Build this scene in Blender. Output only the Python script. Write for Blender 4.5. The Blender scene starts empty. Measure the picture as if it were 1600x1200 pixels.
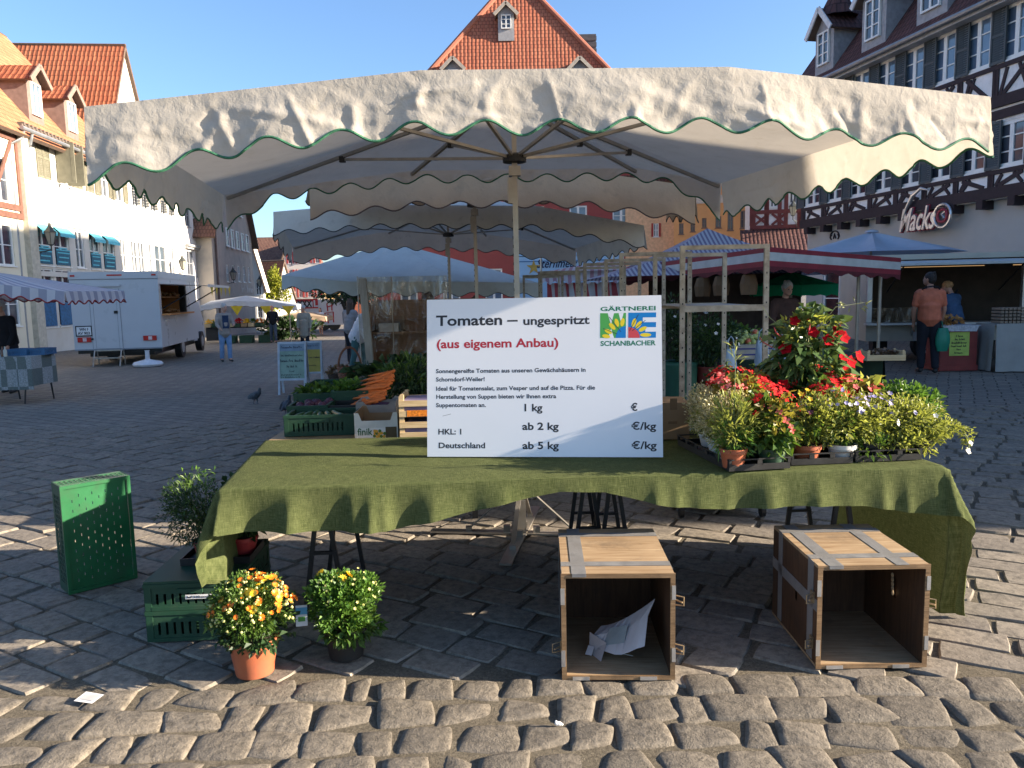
import bpy, math, random
import numpy as np
from mathutils import Vector, Matrix, noise
rad = math.radians
S = bpy.context.scene
COL = S.collection
random.seed(7); RNG = np.random.default_rng(7)

# ------------------------------------------------------------------ camera, sky, sun, exposure
PITCH, ROLL, EYE, FPX = rad(6.69), rad(1.2), 1.6, 1202.0
_f = Vector((0, math.cos(PITCH), -math.sin(PITCH))); _u0 = Vector((0, math.sin(PITCH), math.cos(PITCH))); _r0 = Vector((1, 0, 0))
_r = _r0*math.cos(ROLL) - _u0*math.sin(ROLL); _u = _r0*math.sin(ROLL) + _u0*math.cos(ROLL)
cam = bpy.data.objects.new('camera', bpy.data.cameras.new('camera')); COL.objects.link(cam)
cam.data.sensor_width = 36; cam.data.lens = 36*FPX/1600
cam.data.clip_start = .05; cam.data.clip_end = 2000
cam.matrix_world = Matrix(((_r.x, _u.x, -_f.x, 0), (_r.y, _u.y, -_f.y, 0), (_r.z, _u.z, -_f.z, EYE), (0, 0, 0, 1)))
S.camera = cam
SUN_EL, SUN_FROM = rad(17.5), Vector((math.cos(rad(7.4)), -math.sin(rad(7.4)), 0))   # low sun from the right, a little from behind the camera
sd = Vector((SUN_FROM.x*math.cos(SUN_EL), SUN_FROM.y*math.cos(SUN_EL), math.sin(SUN_EL)))
W = bpy.data.worlds.new("World"); S.world = W; W.use_nodes = True
wn = W.node_tree.nodes; bg = wn['Background']
sky = wn.new('ShaderNodeTexSky'); sky.sky_type = 'NISHITA'; sky.sun_disc = False
sky.sun_elevation = SUN_EL; sky.sun_rotation = math.atan2(SUN_FROM.x, SUN_FROM.y)
sky.air_density = 1.0; sky.dust_density = 1.3; sky.ozone_density = 3.0; sky.altitude = 250
tint = wn.new('ShaderNodeMix'); tint.data_type = 'RGBA'; tint.blend_type = 'MULTIPLY'; tint.inputs[0].default_value = 1; tint.inputs[7].default_value = (.93, 1.0, 1.1, 1)   # clear, slightly cool morning air
W.node_tree.links.new(sky.outputs[0], tint.inputs[6]); W.node_tree.links.new(tint.outputs[2], bg.inputs[0]); bg.inputs[1].default_value = .074
sl = bpy.data.lights.new('sun', 'SUN'); sl.energy = 5.0; sl.angle = rad(.55); sl.color = (1, .86, .68)
so = bpy.data.objects.new('sun', sl); COL.objects.link(so); so.rotation_euler = sd.to_track_quat('Z', 'Y').to_euler(); so.location = (20, -10, 30)
S.view_settings.view_transform = 'Standard'; S.view_settings.look = 'None'; S.view_settings.gamma = 1
S.view_settings.exposure = 1.95
S.render.engine = 'CYCLES'; S.cycles.max_bounces = 8; S.cycles.use_denoising = True

# ------------------------------------------------------------------ measuring helpers (turn a spot seen in the photo into a point of the place)
def ray(px, py): return _f + _r*((px-800)/FPX) - _u*((py-600)/FPX)
def at_y(px, py, y):
    d = ray(px, py); return Vector((0, 0, EYE)) + d*(y/d.y)
def at_z(px, py, z=0.):
    d = ray(px, py); return Vector((0, 0, EYE)) + d*((z-EYE)/d.z)
def hgt(px, py, y): return at_y(px, py, y).z
def gz(x, y):
    t = max(0., y-6); q = .010*t+.00016*t*t if t < 44 else .75+.0241*(t-44)
    s = min(1., max(0., (6-x)/10)); return -q*s*s*(3-2*s)
def ground(px, y):
    p = at_y(px, 500, y); return Vector((p.x, y, gz(p.x, y)))

# ------------------------------------------------------------------ mesh builder
class M:
    def __init__(s): s.v = []; s.f = []; s.m = []; s.uv = {}
    def face(s, pts, mi=0, uv=None):
        b = len(s.v); s.v += [tuple(p) for p in pts]; s.f.append(tuple(range(b, b+len(pts)))); s.m.append(mi)
        if uv: s.uv[len(s.f)-1] = uv
        return s
    def box(s, c, d, mi=0, rot=None):
        x, y, z = d[0]/2, d[1]/2, d[2]/2; b = len(s.v); c = Vector(c)
        for p in ((-x,-y,-z),(x,-y,-z),(x,y,-z),(-x,y,-z),(-x,-y,z),(x,-y,z),(x,y,z),(-x,y,z)):
            q = Vector(p)
            if rot is not None: q = rot @ q
            s.v.append(tuple(c+q))
        for f in ((0,3,2,1),(4,5,6,7),(0,1,5,4),(1,2,6,5),(2,3,7,6),(3,0,4,7)):
            s.f.append(tuple(b+i for i in f)); s.m.append(mi)
        return s
    def bx(s, x0, x1, y0, y1, z0, z1, mi=0): return s.box(((x0+x1)/2, (y0+y1)/2, (z0+z1)/2), (abs(x1-x0), abs(y1-y0), abs(z1-z0)), mi)
    def bar(s, a, b, w, d, mi=0, up=(0, 0, 1)):
        a = Vector(a); b = Vector(b); z = (b-a); L = z.length
        if L < 1e-6: return s
        z.normalize(); y = Vector(up)
        if abs(z.dot(y)) > .98: y = Vector((0, 1, 0))
        x = y.cross(z).normalized(); y = z.cross(x)
        return s.box((a+b)/2, (w, d, L), mi, Matrix((x, y, z)).transposed())
    def tube(s, pts, r, n=8, mi=0, caps=True):
        pts = [Vector(p) for p in pts]; k = len(pts); rr = r if isinstance(r, (list, tuple)) else [r]*k
        b = len(s.v); t0 = (pts[1]-pts[0]).normalized(); nx = t0.orthogonal().normalized()
        for i, p in enumerate(pts):
            t = (pts[min(i+1, k-1)]-pts[max(i-1, 0)])
            t = t.normalized() if t.length > 1e-9 else t0
            nx = (nx-t*nx.dot(t)); nx = nx.normalized() if nx.length > 1e-6 else t.orthogonal().normalized()
            ny = t.cross(nx)
            for j in range(n):
                a = 2*math.pi*j/n; s.v.append(tuple(p+(nx*math.cos(a)+ny*math.sin(a))*rr[i]))
        for i in range(k-1):
            for j in range(n):
                s.f.append((b+i*n+j, b+i*n+(j+1) % n, b+(i+1)*n+(j+1) % n, b+(i+1)*n+j)); s.m.append(mi)
        if caps:
            s.f.append(tuple(b+j for j in reversed(range(n)))); s.m.append(mi)
            s.f.append(tuple(b+(k-1)*n+j for j in range(n))); s.m.append(mi)
        return s
    def lathe(s, prof, n=20, mi=0, at=(0, 0, 0), sx=1, sy=1, caps=False):
        b = len(s.v); k = len(prof)
        for (r, z) in prof:
            for j in range(n):
                a = 2*math.pi*j/n; s.v.append((at[0]+r*sx*math.cos(a), at[1]+r*sy*math.sin(a), at[2]+z))
        for i in range(k-1):
            for j in range(n):
                s.f.append((b+i*n+j, b+i*n+(j+1) % n, b+(i+1)*n+(j+1) % n, b+(i+1)*n+j)); s.m.append(mi)
        if caps:
            s.f.append(tuple(b+j for j in reversed(range(n)))); s.m.append(mi)
            s.f.append(tuple(b+(k-1)*n+j for j in range(n))); s.m.append(mi)
        return s
    def ball(s, c, r, n=10, mi=0):
        if not isinstance(r, (tuple, list)): r = (r, r, r)
        k = max(4, n//2+1); pr = [(max(1e-4, math.sin(math.pi*i/k)), -math.cos(math.pi*i/k)) for i in range(k+1)]
        b = len(s.v); s.lathe([(a, z*r[2]) for a, z in pr], n, mi, c, r[0], r[1]); return s
    def prism(s, poly, y0, y1, mi=0, T=None, mside=None):
        """poly in x,z extruded along y"""
        n = len(poly); b = len(s.v); T = T or (lambda p: p)
        for y in (y0, y1):
            for (x, z) in poly: s.v.append(tuple(T(Vector((x, y, z)))))
        s.f.append(tuple(range(b, b+n))); s.m.append(mi); s.f.append(tuple(b+n+i for i in reversed(range(n)))); s.m.append(mi)
        for i in range(n):
            j = (i+1) % n; s.f.append((b+i, b+n+i, b+n+j, b+j)); s.m.append(mi if mside is None else mside)
        return s
    def sheet(s, g, mi=0, uv=None, fm=None):
        nu, nv = len(g), len(g[0]); b = len(s.v)
        for row in g: s.v += [tuple(p) for p in row]
        for i in range(nu-1):
            for j in range(nv-1):
                s.f.append((b+i*nv+j, b+(i+1)*nv+j, b+(i+1)*nv+j+1, b+i*nv+j+1)); s.m.append(mi if fm is None else fm(i, j))
                if uv: s.uv[len(s.f)-1] = [uv[i][j], uv[i+1][j], uv[i+1][j+1], uv[i][j+1]]
        return s
    def quads(s, q, mi=0):
        b = len(s.v); q = np.asarray(q); n = len(q); k = q.shape[1]
        s.v += list(map(tuple, q.reshape(-1, 3).tolist()))
        s.f += [tuple(range(b+i*k, b+i*k+k)) for i in range(n)]
        s.m += [mi]*n if np.isscalar(mi) else list(mi)
        return s
    def obj(s, name, mats, parent=None, smooth=None, loc=None):
        me = bpy.data.meshes.new(name); me.from_pydata(s.v, [], s.f)
        mats = mats if isinstance(mats, (list, tuple)) else [mats]
        for m in mats: me.materials.append(m)
        if len(mats) > 1: me.polygons.foreach_set('material_index', s.m)
        if s.uv:
            L = me.uv_layers.new(name='UVMap'); arr = np.zeros(len(me.loops)*2, dtype=np.float32)
            for fi, uvs in s.uv.items():
                st = me.polygons[fi].loop_start
                for k, (a, b) in enumerate(uvs): arr[2*(st+k)] = a; arr[2*(st+k)+1] = b
            L.data.foreach_set('uv', arr)
        if smooth is not None:
            me.polygons.foreach_set('use_smooth', [True]*len(me.polygons))
            if smooth < 170: me.set_sharp_from_angle(angle=rad(smooth))
        me.update()
        o = bpy.data.objects.new(name, me); COL.objects.link(o)
        if parent is not None: o.parent = parent
        if loc is not None: o.location = loc
        return o

def tag(o, label=None, cat=None, group=None, kind=None):
    if label: o['label'] = label
    if cat: o['category'] = cat
    if group: o['group'] = group
    if kind: o['kind'] = kind
    return o
def thing(name, label, cat, loc=(0, 0, 0), rz=0., group=None):
    o = bpy.data.objects.new(name, None); COL.objects.link(o); o.empty_display_size = .1
    o.location = loc; o.rotation_euler = (0, 0, rz); return tag(o, label, cat, group)
def copy_tree(o, parent=None):
    c = o.copy(); COL.objects.link(c)
    if parent is not None: c.parent = parent
    for ch in list(o.children): copy_tree(ch, c)
    return c
def dup(o, loc, rz=0., label=None, scale=None):
    c = copy_tree(o); c.location = loc; c.rotation_euler = (0, 0, rz)
    if label: c['label'] = label
    if scale: c.scale = scale
    return c
def text(body, size, name, m, parent, origin, ux, uz, bold=0., shear=0., align='LEFT', depth=.0006, width=None, space=1.):
    """writing as a thin mesh; origin = start of the base line, ux along the line, uz up"""
    cu = bpy.data.curves.new('tmp', 'FONT'); cu.body = body; cu.size = size; cu.offset = bold; cu.shear = shear; cu.align_x = align
    cu.extrude = depth; cu.resolution_u = 3; cu.space_character = space
    o = bpy.data.objects.new('tmp', cu); COL.objects.link(o)
    dg = bpy.context.evaluated_depsgraph_get(); me = bpy.data.meshes.new_from_object(o.evaluated_get(dg))
    bpy.data.objects.remove(o); bpy.data.curves.remove(cu)
    n = len(me.vertices); co = np.zeros(n*3); me.vertices.foreach_get('co', co); co = co.reshape(-1, 3)
    if width and n:
        w = co[:, 0].max()-min(0, co[:, 0].min())
        k = width/w; co[:, 0] *= k
    ux = Vector(ux).normalized(); uz = Vector(uz).normalized(); un = ux.cross(uz); origin = Vector(origin)
    A = np.array([ux, uz, un]); out = co @ A + np.array(origin)
    me.vertices.foreach_set('co', out.reshape(-1)); me.materials.clear(); me.materials.append(m); me.update(); me.name = name
    ob = bpy.data.objects.new(name, me); COL.objects.link(ob)
    if parent is not None: ob.parent = parent
    return ob

def scrawl(name, m, parent, origin, ux, uz, w, h, th=.1):
    """a line of writing that is too small to read in the photo: uneven strokes with word gaps"""
    q = M(); ux = Vector(ux).normalized(); uz = Vector(uz).normalized(); un = ux.cross(uz); o = Vector(origin); x = 0; t = h*th; k = 0; rg = random.Random(int(w*9999)+int(h*99999))
    while x < w-h*.3:
        if k and rg.random() < .16: x += h*.5; k = 0; continue
        a = o+ux*x+un*(.0004); tall = h*(1 if k == 0 or rg.random() < .25 else .6); sl = h*rg.uniform(-.05, .2)
        q.bar(a, a+ux*sl+uz*tall, t, .001, up=un); b = a+ux*(h*rg.uniform(.25, .45))
        q.bar(a+uz*tall*rg.uniform(.5, .95), b+uz*tall*rg.uniform(.1, .8), t*.8, .0011, up=un)
        if rg.random() < .5: q.bar(b+uz*tall*.55, b, t, .0012, up=un)
        x += h*rg.uniform(.42, .62); k += 1
    return q.obj(name, m, parent)

# ------------------------------------------------------------------ materials
def lin(r, g, b):
    f = lambda c: (c/255/12.92) if c <= 10 else ((c/255+.055)/1.055)**2.4
    return (f(r), f(g), f(b))
class G:
    def __init__(s, name):
        s.m = bpy.data.materials.new(name); s.m.use_nodes = True; s.n = s.m.node_tree.nodes; s.l = s.m.node_tree.links
        s.p = s.n['Principled BSDF']; s.out = s.n['Material Output']
    def new(s, t, **kw):
        x = s.n.new(t)
        for k, v in kw.items(): setattr(x, k, v)
        return x
    def put(s, sock, v):
        if hasattr(v, 'is_output') or isinstance(v, bpy.types.NodeSocket): s.l.new(v, sock)
        elif isinstance(v, (tuple, list)) and len(v) == 3 and sock.type == 'RGBA': sock.default_value = (*v, 1)
        else: sock.default_value = v
    def coord(s, kind='Object', scale=(1, 1, 1), rot=(0, 0, 0)):
        t = s.new('ShaderNodeTexCoord'); mp = s.new('ShaderNodeMapping'); s.l.new(t.outputs[kind], mp.inputs[0])
        mp.inputs['Scale'].default_value = scale; mp.inputs['Rotation'].default_value = rot; return mp.outputs[0]
    def noise(s, vec, scale, detail=4, rough=.55, dist=0):
        t = s.new('ShaderNodeTexNoise'); s.l.new(vec, t.inputs['Vector']); t.inputs['Scale'].default_value = scale
        t.inputs['Detail'].default_value = detail; t.inputs['Roughness'].default_value = rough; t.inputs['Distortion'].default_value = dist; return t.outputs['Fac']
    def ramp(s, fac, stops):
        r = s.new('ShaderNodeValToRGB'); s.l.new(fac, r.inputs[0]); e = r.color_ramp.elements
        while len(e) < len(stops): e.new(.5)
        for x, (p, c) in zip(e, stops): x.position = p; x.color = (*c, 1) if not np.isscalar(c) else (c, c, c, 1)
        return r.outputs[0]
    def mix(s, fac, a, b, mode='MIX'):
        x = s.new('ShaderNodeMix', data_type='RGBA', blend_type=mode)
        s.put(x.inputs[0], fac); s.put(x.inputs[6], a); s.put(x.inputs[7], b); return x.outputs[2]
    def math(s, op, a, b=0.):
        x = s.new('ShaderNodeMath', operation=op); s.put(x.inputs[0], a); s.put(x.inputs[1], b); return x.outputs[0]
    def bump(s, h, strength=.3, dist=.01, prev=None):
        b = s.new('ShaderNodeBump'); s.l.new(h, b.inputs['Height']); b.inputs['Strength'].default_value = strength; b.inputs['Distance'].default_value = dist
        if prev is not None: s.l.new(prev, b.inputs['Normal'])
        return b.outputs[0]
    def fin(s, col=None, rough=None, nrm=None, metal=None, spec=None):
        if col is not None: s.put(s.p.inputs['Base Color'], col)
        if rough is not None: s.put(s.p.inputs['Roughness'], rough)
        if nrm is not None: s.l.new(nrm, s.p.inputs['Normal'])
        if metal is not None: s.p.inputs['Metallic'].default_value = metal
        if spec is not None: s.p.inputs['Specular IOR Level'].default_value = spec
        return s.m
    def translucent(s, col, fac):
        t = s.new('ShaderNodeBsdfTranslucent'); s.put(t.inputs[0], col); x = s.new('ShaderNodeMixShader'); x.inputs[0].default_value = fac
        s.l.new(s.p.outputs[0], x.inputs[1]); s.l.new(t.outputs[0], x.inputs[2]); s.l.new(x.outputs[0], s.out.inputs[0]); return s.m
_mc = {}
def mat(name, c, rough=.6, var=.18, scale=6, bump=.15, bscale=60, metal=0, spec=.4, dirt=None, dscale=2.5, trans=0, bd=.004):
    """worn paint, plastic, cloth, plaster: a base colour broken up by soft noise, with fine relief and optional dirt of another colour"""
    if name in _mc: return _mc[name]
    g = G(name); v = g.coord(); n = g.noise(v, scale, 5)
    a = tuple(x*(1-var) for x in c); b = tuple(min(1, x*(1+var)) for x in c)
    col = g.ramp(n, [(.3, a), (.7, b)])
    if dirt: col = g.mix(g.ramp(g.noise(v, dscale, 6, .65), [(.48, 0.), (.72, .75)]), col, dirt)
    nr = g.bump(g.noise(v, bscale, 3), bump, bd) if bump else None
    r = g.math('ADD', g.math('MULTIPLY', n, .2), rough-.1)
    g.fin(col, r, nr, metal, spec)
    if trans: g.translucent(col, trans)
    _mc[name] = g.m; return g.m
def leafmat(name, c1, c2, trans=.3, rough=.45, spec=.4):
    if name in _mc: return _mc[name]
    g = G(name); geo = g.new('ShaderNodeNewGeometry')
    col = g.ramp(geo.outputs['Random Per Island'], [(0., c1), (.55, tuple((a+b)/2 for a, b in zip(c1, c2))), (1., c2)])
    g.fin(col, rough, spec=spec); g.translucent(g.mix(.5 if spec > .2 else 0., col, (c2[0]*1.3, c2[1]*1.3, c2[2]*.6)), trans); _mc[name] = g.m; return g.m
def glassmat(name, c=(.03, .035, .045), rough=.05):
    if name in _mc: return _mc[name]
    g = G(name); n = g.noise(g.coord(), .9, 2); g.fin(g.ramp(n, [(.35, c), (.65, tuple(x*2.2 for x in c))]), rough, g.bump(n, .04, .05), spec=.9); _mc[name] = g.m; return g.m
def woodmat(name, c1, c2, axis=0, rough=.6, k=1., stain=None):
    if name in _mc: return _mc[name]
    g = G(name); sc = [14, 14, 14]; sc[axis] = 1.1
    v = g.coord(scale=tuple(x*k for x in sc)); n = g.noise(v, 3.2, 6, .6, 1.2); n2 = g.noise(g.coord(), 3., 3)
    col = g.mix(g.ramp(n2, [(.35, 0.), (.7, .5)]), g.ramp(n, [(.3, c1), (.68, c2)]), tuple(x*.7 for x in c1))
    if stain: col = g.mix(g.ramp(g.noise(g.coord(), 7, 6, .7), [(.52, 0.), (.7, .7)]), col, stain)
    g.fin(col, rough, g.bump(n, .25, .003), spec=.3); _mc[name] = g.m; return g.m
def stripes(name, c1, c2, per, duty=.5, dirt=.2, trans=.2, coord=0, third=None):
    """striped awning cloth, stripes follow the UV of the sheet"""
    if name in _mc: return _mc[name]
    g = G(name); t = g.new('ShaderNodeTexCoord'); sp = g.new('ShaderNodeSeparateXYZ'); g.l.new(t.outputs['UV'], sp.inputs[0])
    fr = g.math('FRACT', g.math('DIVIDE', sp.outputs[coord], per)); k = g.math('GREATER_THAN', fr, duty)
    n = g.noise(g.coord(), 3, 5); col = g.mix(k, c1, c2); col = g.mix(g.math('MULTIPLY', n, dirt), col, (.25, .23, .2))
    g.fin(col, .8, g.bump(g.noise(g.coord(), 9, 3), .25, .02), spec=.2)
    if trans: g.translucent(col, trans)
    _mc[name] = g.m; return g.m
def tilemat(name, c1, c2, tw=.25, th=.33, rough=.75, moss=None):
    """clay tile roof: courses of tiles on the UV (metres)"""
    if name in _mc: return _mc[name]
    g = G(name); uv = g.coord('UV'); b = g.new('ShaderNodeTexBrick'); g.l.new(uv, b.inputs['Vector'])
    b.inputs['Scale'].default_value = 1; b.inputs['Brick Width'].default_value = tw; b.inputs['Row Height'].default_value = th
    b.inputs['Mortar Size'].default_value = .022; b.inputs['Mortar Smooth'].default_value = .4; b.offset = .5
    g.put(b.inputs['Color1'], c1); g.put(b.inputs['Color2'], c2); g.put(b.inputs['Mortar'], tuple(x*.4 for x in c1))
    sp = g.new('ShaderNodeSeparateXYZ'); g.l.new(uv, sp.inputs[0]); saw = g.math('FRACT', g.math('DIVIDE', sp.outputs[1], th))
    n = g.noise(g.coord(), 1.2, 6, .65)
    col = g.mix(g.ramp(n, [(.35, 0.), (.75, .45)]), b.outputs['Color'], tuple(x*.5 for x in c1) if moss is None else moss)
    wv = g.math('ABSOLUTE', g.math('SINE', g.math('MULTIPLY', sp.outputs[0], math.pi/tw)))
    hgt_ = g.math('ADD', g.math('MULTIPLY', g.math('SUBTRACT', 1., saw), .6), g.math('MULTIPLY', wv, .4))
    g.fin(col, rough, g.bump(hgt_, .9, .06), spec=.25); _mc[name] = g.m; return g.m
# ------------------------------------------------------------------ ground
def stonemat(name, c1, c2, sc=28, bs=.5):
    g = G(name); geo = g.new('ShaderNodeNewGeometry'); v = g.coord()
    base = g.ramp(geo.outputs['Random Per Island'], [(0., c1), (.5, tuple((a+b)/2 for a, b in zip(c1, c2))), (.85, c2), (1., tuple(x*1.15 for x in c1))])
    n = g.noise(v, sc, 6, .7); n2 = g.noise(v, 5, 4); n3 = g.noise(v, sc*5, 3, .7)
    col = g.mix(g.ramp(n, [(.34, .75), (.58, 0.)]), base, tuple(x*.4 for x in c1))
    col = g.mix(g.ramp(n3, [(.56, 0.), (.72, .5)]), col, tuple(min(1, x*1.5) for x in c2))
    col = g.mix(g.ramp(n2, [(.4, 0.), (.75, .3)]), col, (c1[0]*.6, c1[1]*.62, c1[2]*.68))
    nr = g.bump(n, bs, .012); nr = g.bump(n3, bs*.8, .003, nr)
    return g.fin(col, .82, nr, spec=.28)
mCobble = stonemat('cobble_granite', (.145, .125, .1), (.225, .192, .15), 30, .9)
mPave = stonemat('paving_granite', (.2, .172, .14), (.275, .235, .185), 22, .45)
def make_grit():
    g = G('grit'); v = g.coord(); n = g.noise(v, 90, 4, .8); n2 = g.noise(v, 7, 4)
    col = g.ramp(n, [(.3, (.06, .05, .038)), (.55, (.155, .132, .098)), (.75, (.26, .225, .17))]); col = g.mix(g.ramp(n2, [(.4, 0.), (.7, .5)]), col, (.07, .06, .045))
    return g.fin(col, .95, g.bump(n, .9, .008), spec=.1)
mGrit = make_grit()
def make_farpave():
    g = G('paving_setts'); v = g.coord(rot=(0, 0, rad(30))); b = g.new('ShaderNodeTexBrick'); wv = g.new('ShaderNodeVectorMath', operation='ADD')
    nz = g.new('ShaderNodeTexNoise'); g.l.new(v, nz.inputs[0]); nz.inputs['Scale'].default_value = 1.4; sc = g.new('ShaderNodeVectorMath', operation='SCALE'); g.l.new(nz.outputs['Color'], sc.inputs[0]); sc.inputs['Scale'].default_value = .12
    g.l.new(v, wv.inputs[0]); g.l.new(sc.outputs[0], wv.inputs[1]); g.l.new(wv.outputs[0], b.inputs['Vector'])
    b.inputs['Scale'].default_value = 1; b.inputs['Brick Width'].default_value = .34; b.inputs['Row Height'].default_value = .2; b.inputs['Mortar Size'].default_value = .012; b.inputs['Mortar Smooth'].default_value = .5
    g.put(b.inputs['Color1'], (.2, .175, .145)); g.put(b.inputs['Color2'], (.27, .235, .19)); g.put(b.inputs['Mortar'], (.05, .043, .037))
    n = g.noise(v, 20, 5, .7); n2 = g.noise(v, .35, 4)
    col = g.mix(g.ramp(n, [(.35, .45), (.6, 0.)]), b.outputs['Color'], (.075, .067, .058)); col = g.mix(g.ramp(n2, [(.4, 0.), (.7, .35)]), col, (.1, .09, .08))
    nr = g.bump(g.math('SUBTRACT', 1., b.outputs['Fac']), .8, .02); nr = g.bump(n, .4, .01, nr)
    return g.fin(col, .8, nr, spec=.3)
mFar = make_farpave()
m = M()
xs = [-400, -200, -100, -60] + [x for x in range(-40, 42, 2)] + [60, 100, 200, 400]
ys = [-60, -20, -5, 0, 1.2, 3, 5, 7, 10.1] + [12+2*i for i in range(35)] + [100, 140, 200, 300, 500]
grd = [[(x, y, gz(x, y)-.017) for y in ys] for x in xs]
m.sheet(grd, 0, fm=lambda i, j: 1 if (xs[i] >= -12 and xs[i+1] <= 12 and ys[j] >= -5 and ys[j+1] <= 10.1) else 0)
tag(m.obj('ground', [mFar, mGrit], smooth=180), 'grey stone market square floor running back between the houses', 'ground', kind='structure')
def stone(m, c, w, d, rot, zt, k=7, rnd=.16, dome=.012, drop=.035, jit=.008, tilt=.02):
    us = [-1, -.95, -.85, -.62, -.35, -.1, .15, .4, .65, .86, .95, 1] if k == 7 else [-1, -.9, 0, .9, 1]
    ca, sa = math.cos(rot), math.sin(rot); rows = []; tx, ty = random.gauss(0, tilt), random.gauss(0, tilt); cx = [random.gauss(0, jit) for _ in range(8)]; sd_ = random.random()*99
    for a in us:
        row = []
        for b in us:
            s = 1-rnd*abs(b)**3; t = 1-rnd*abs(a)**3
            x = a*w/2*s; y = b*d/2*t
            x += cx[0]*a*b+cx[1]*a+cx[4]*b; y += cx[2]*a*b+cx[3]*b+cx[5]*a
            e = max(abs(a), abs(b)); z = -dome*(a*a+b*b)*.5 + x*tx+y*ty
            if e > .99: z -= drop
            elif e > .94: z -= .007
            elif e > .84: z -= .002
            z += (.005*noise.noise((x*11+sd_, y*11, sd_))+.003*noise.noise((x*34, y*34, sd_))) if e < .99 else 0
            row.append((c[0]+x*ca-y*sa, c[1]+x*sa+y*ca, zt+z))
        rows.append(row)
    m.sheet(rows)
# big rounded cobbles in front
m = M(); y = 3.09; row = 0
while y > 1.7:
    d = random.uniform(.145, .225); x = -4.4+random.random()*.3
    while x < 4.4:
        w = random.uniform(.125, .265); cx = x+w/2; bend = -.035*max(0, cx-.3)**2-.018*max(0, -cx-.2)**2
        sl = -.07*max(0, cx-.3)+.036*max(0, -cx-.2)
        if w > .2 and d > .19 and random.random() < .2:   # a stone split into two
            for q in (-1, 1): stone(m, (cx, y-d/2+q*d*.26+bend, 0), w-.006, d/2-.005, sl, random.gauss(-.004, .004), rnd=.05, dome=.008)
        else: stone(m, (cx, y-d/2+bend+random.gauss(0, .006), 0), w-random.uniform(.002, .014), d-random.uniform(.0, .012), sl+random.gauss(0, .03), random.gauss(-.003, .005), rnd=random.uniform(.02, .07), dome=.008, jit=.011)
        x += w
    y -= d; row += 1
tag(m.obj('cobblestones', mCobble, smooth=70), 'big rounded sunlit cobbles with gritty joints in front of the stall', 'cobbles', kind='structure')
m = M(); th = rad(-30); ca, sa = math.cos(th), math.sin(th)
rh = .19
for i in range(-60, 62):
    off = random.random()*.3; x = -11+off; v = i*rh
    while x < 13:
        w = random.uniform(.24, .4); u = x+w/2; px, py = u*ca-v*sa, 5+u*sa+v*ca
        lim = 3.0+.035*max(0, px-.3)**2*-1
        if lim < py-.1 and py < 10.2 and abs(px) < 9.5 and not (py < 3.3 and abs(px) > 5):
            stone(m, (px, py, gz(px, py)), w-.006, rh-.006, th+random.gauss(0, .01), gz(px, py)+random.gauss(-.003, .003), k=4, rnd=.03, dome=.003, drop=.03, jit=.004, tilt=.012)
        x += w
tag(m.obj('paving_stones', mPave, smooth=50), 'flat rectangular paving stones laid in slanting courses under the stall', 'paving', kind='structure')

# ------------------------------------------------------------------ houses
def slab(m, p00, p10, p11, p01, th=.14, mi=0, mside=1):
    P = [Vector(p) for p in (p00, p10, p11, p01)]; n = (P[1]-P[0]).cross(P[3]-P[0]).normalized()
    if n.z < 0: n = -n
    lu = (P[1]-P[0]).length; U = (P[1]-P[0]).normalized(); uv = [((p-P[0]).dot(U), (p-P[0]-U*(p-P[0]).dot(U)).length) for p in P]
    m.face(P, mi, uv); Q = [p-n*th for p in P]; m.face(Q[::-1], mside)
    for i in range(4): j = (i+1) % 4; m.face([P[i], Q[i], Q[j], P[j]], mside)
def facade(m, L, z0, z1, rects, mi=0, dep=.13, y=0, x0=0):
    us = sorted({x0, L} | {r[0] for r in rects} | {r[1] for r in rects}); zs = sorted({z0, z1} | {r[2] for r in rects} | {r[3] for r in rects})
    for a, b in zip(us, us[1:]):
        for c, d in zip(zs, zs[1:]):
            mu, mz = (a+b)/2, (c+d)/2
            if any(r[0] < mu < r[1] and r[2] < mz < r[3] for r in rects): continue
            m.face([(a, y, c), (b, y, c), (b, y, d), (a, y, d)], mi)
    for (a, b, c, d) in [r[:4] for r in rects]:
        for q in ([(a,y,c),(a,y+dep,c),(a,y+dep,d),(a,y,d)], [(b,y,c),(b,y,d),(b,y+dep,d),(b,y+dep,c)], [(a,y,c),(b,y,c),(b,y+dep,c),(a,y+dep,c)], [(a,y,d),(a,y+dep,d),(b,y+dep,d),(b,y,d)]): m.face(q, mi)
def window(root, r, fm, pm, nx=2, ny=3, y=0, fw=.07, dep=.13, sill=True, label=None, bw=.025, tr=None):
    a, b, c, d = r[:4]; m = M(); f0, f1 = y+dep-.09, y+dep-.01
    m.bx(a, a+fw, f0, f1, c, d); m.bx(b-fw, b, f0, f1, c, d); m.bx(a+fw, b-fw, f0, f1, d-fw, d); m.bx(a+fw, b-fw, f0, f1, c, c+fw)
    for i in range(1, nx): u = a+(b-a)*i/nx; w = fw*.7 if nx % 2 == 0 and i == nx//2 else bw; m.bx(u-w, u+w, f0+.012, f1-.002, c+fw, d-fw)
    for i in range(1, ny): z = c+(d-c)*i/ny; m.bx(a+fw, b-fw, f0+.016, f1-.004, z-bw/1.4, z+bw/1.4)
    if sill: m.bx(a-.05, b+.05, y-.05, y+dep-.1, c-.05, c-.004)
    w = m.obj('window', fm, root)
    if label: w['label'] = label
    p = M(); p.bx(a+fw*.5, b-fw*.5, f1-.03, f1-.012, c+fw*.5, d-fw*.5); p.obj('pane', pm, w); return w
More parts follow.
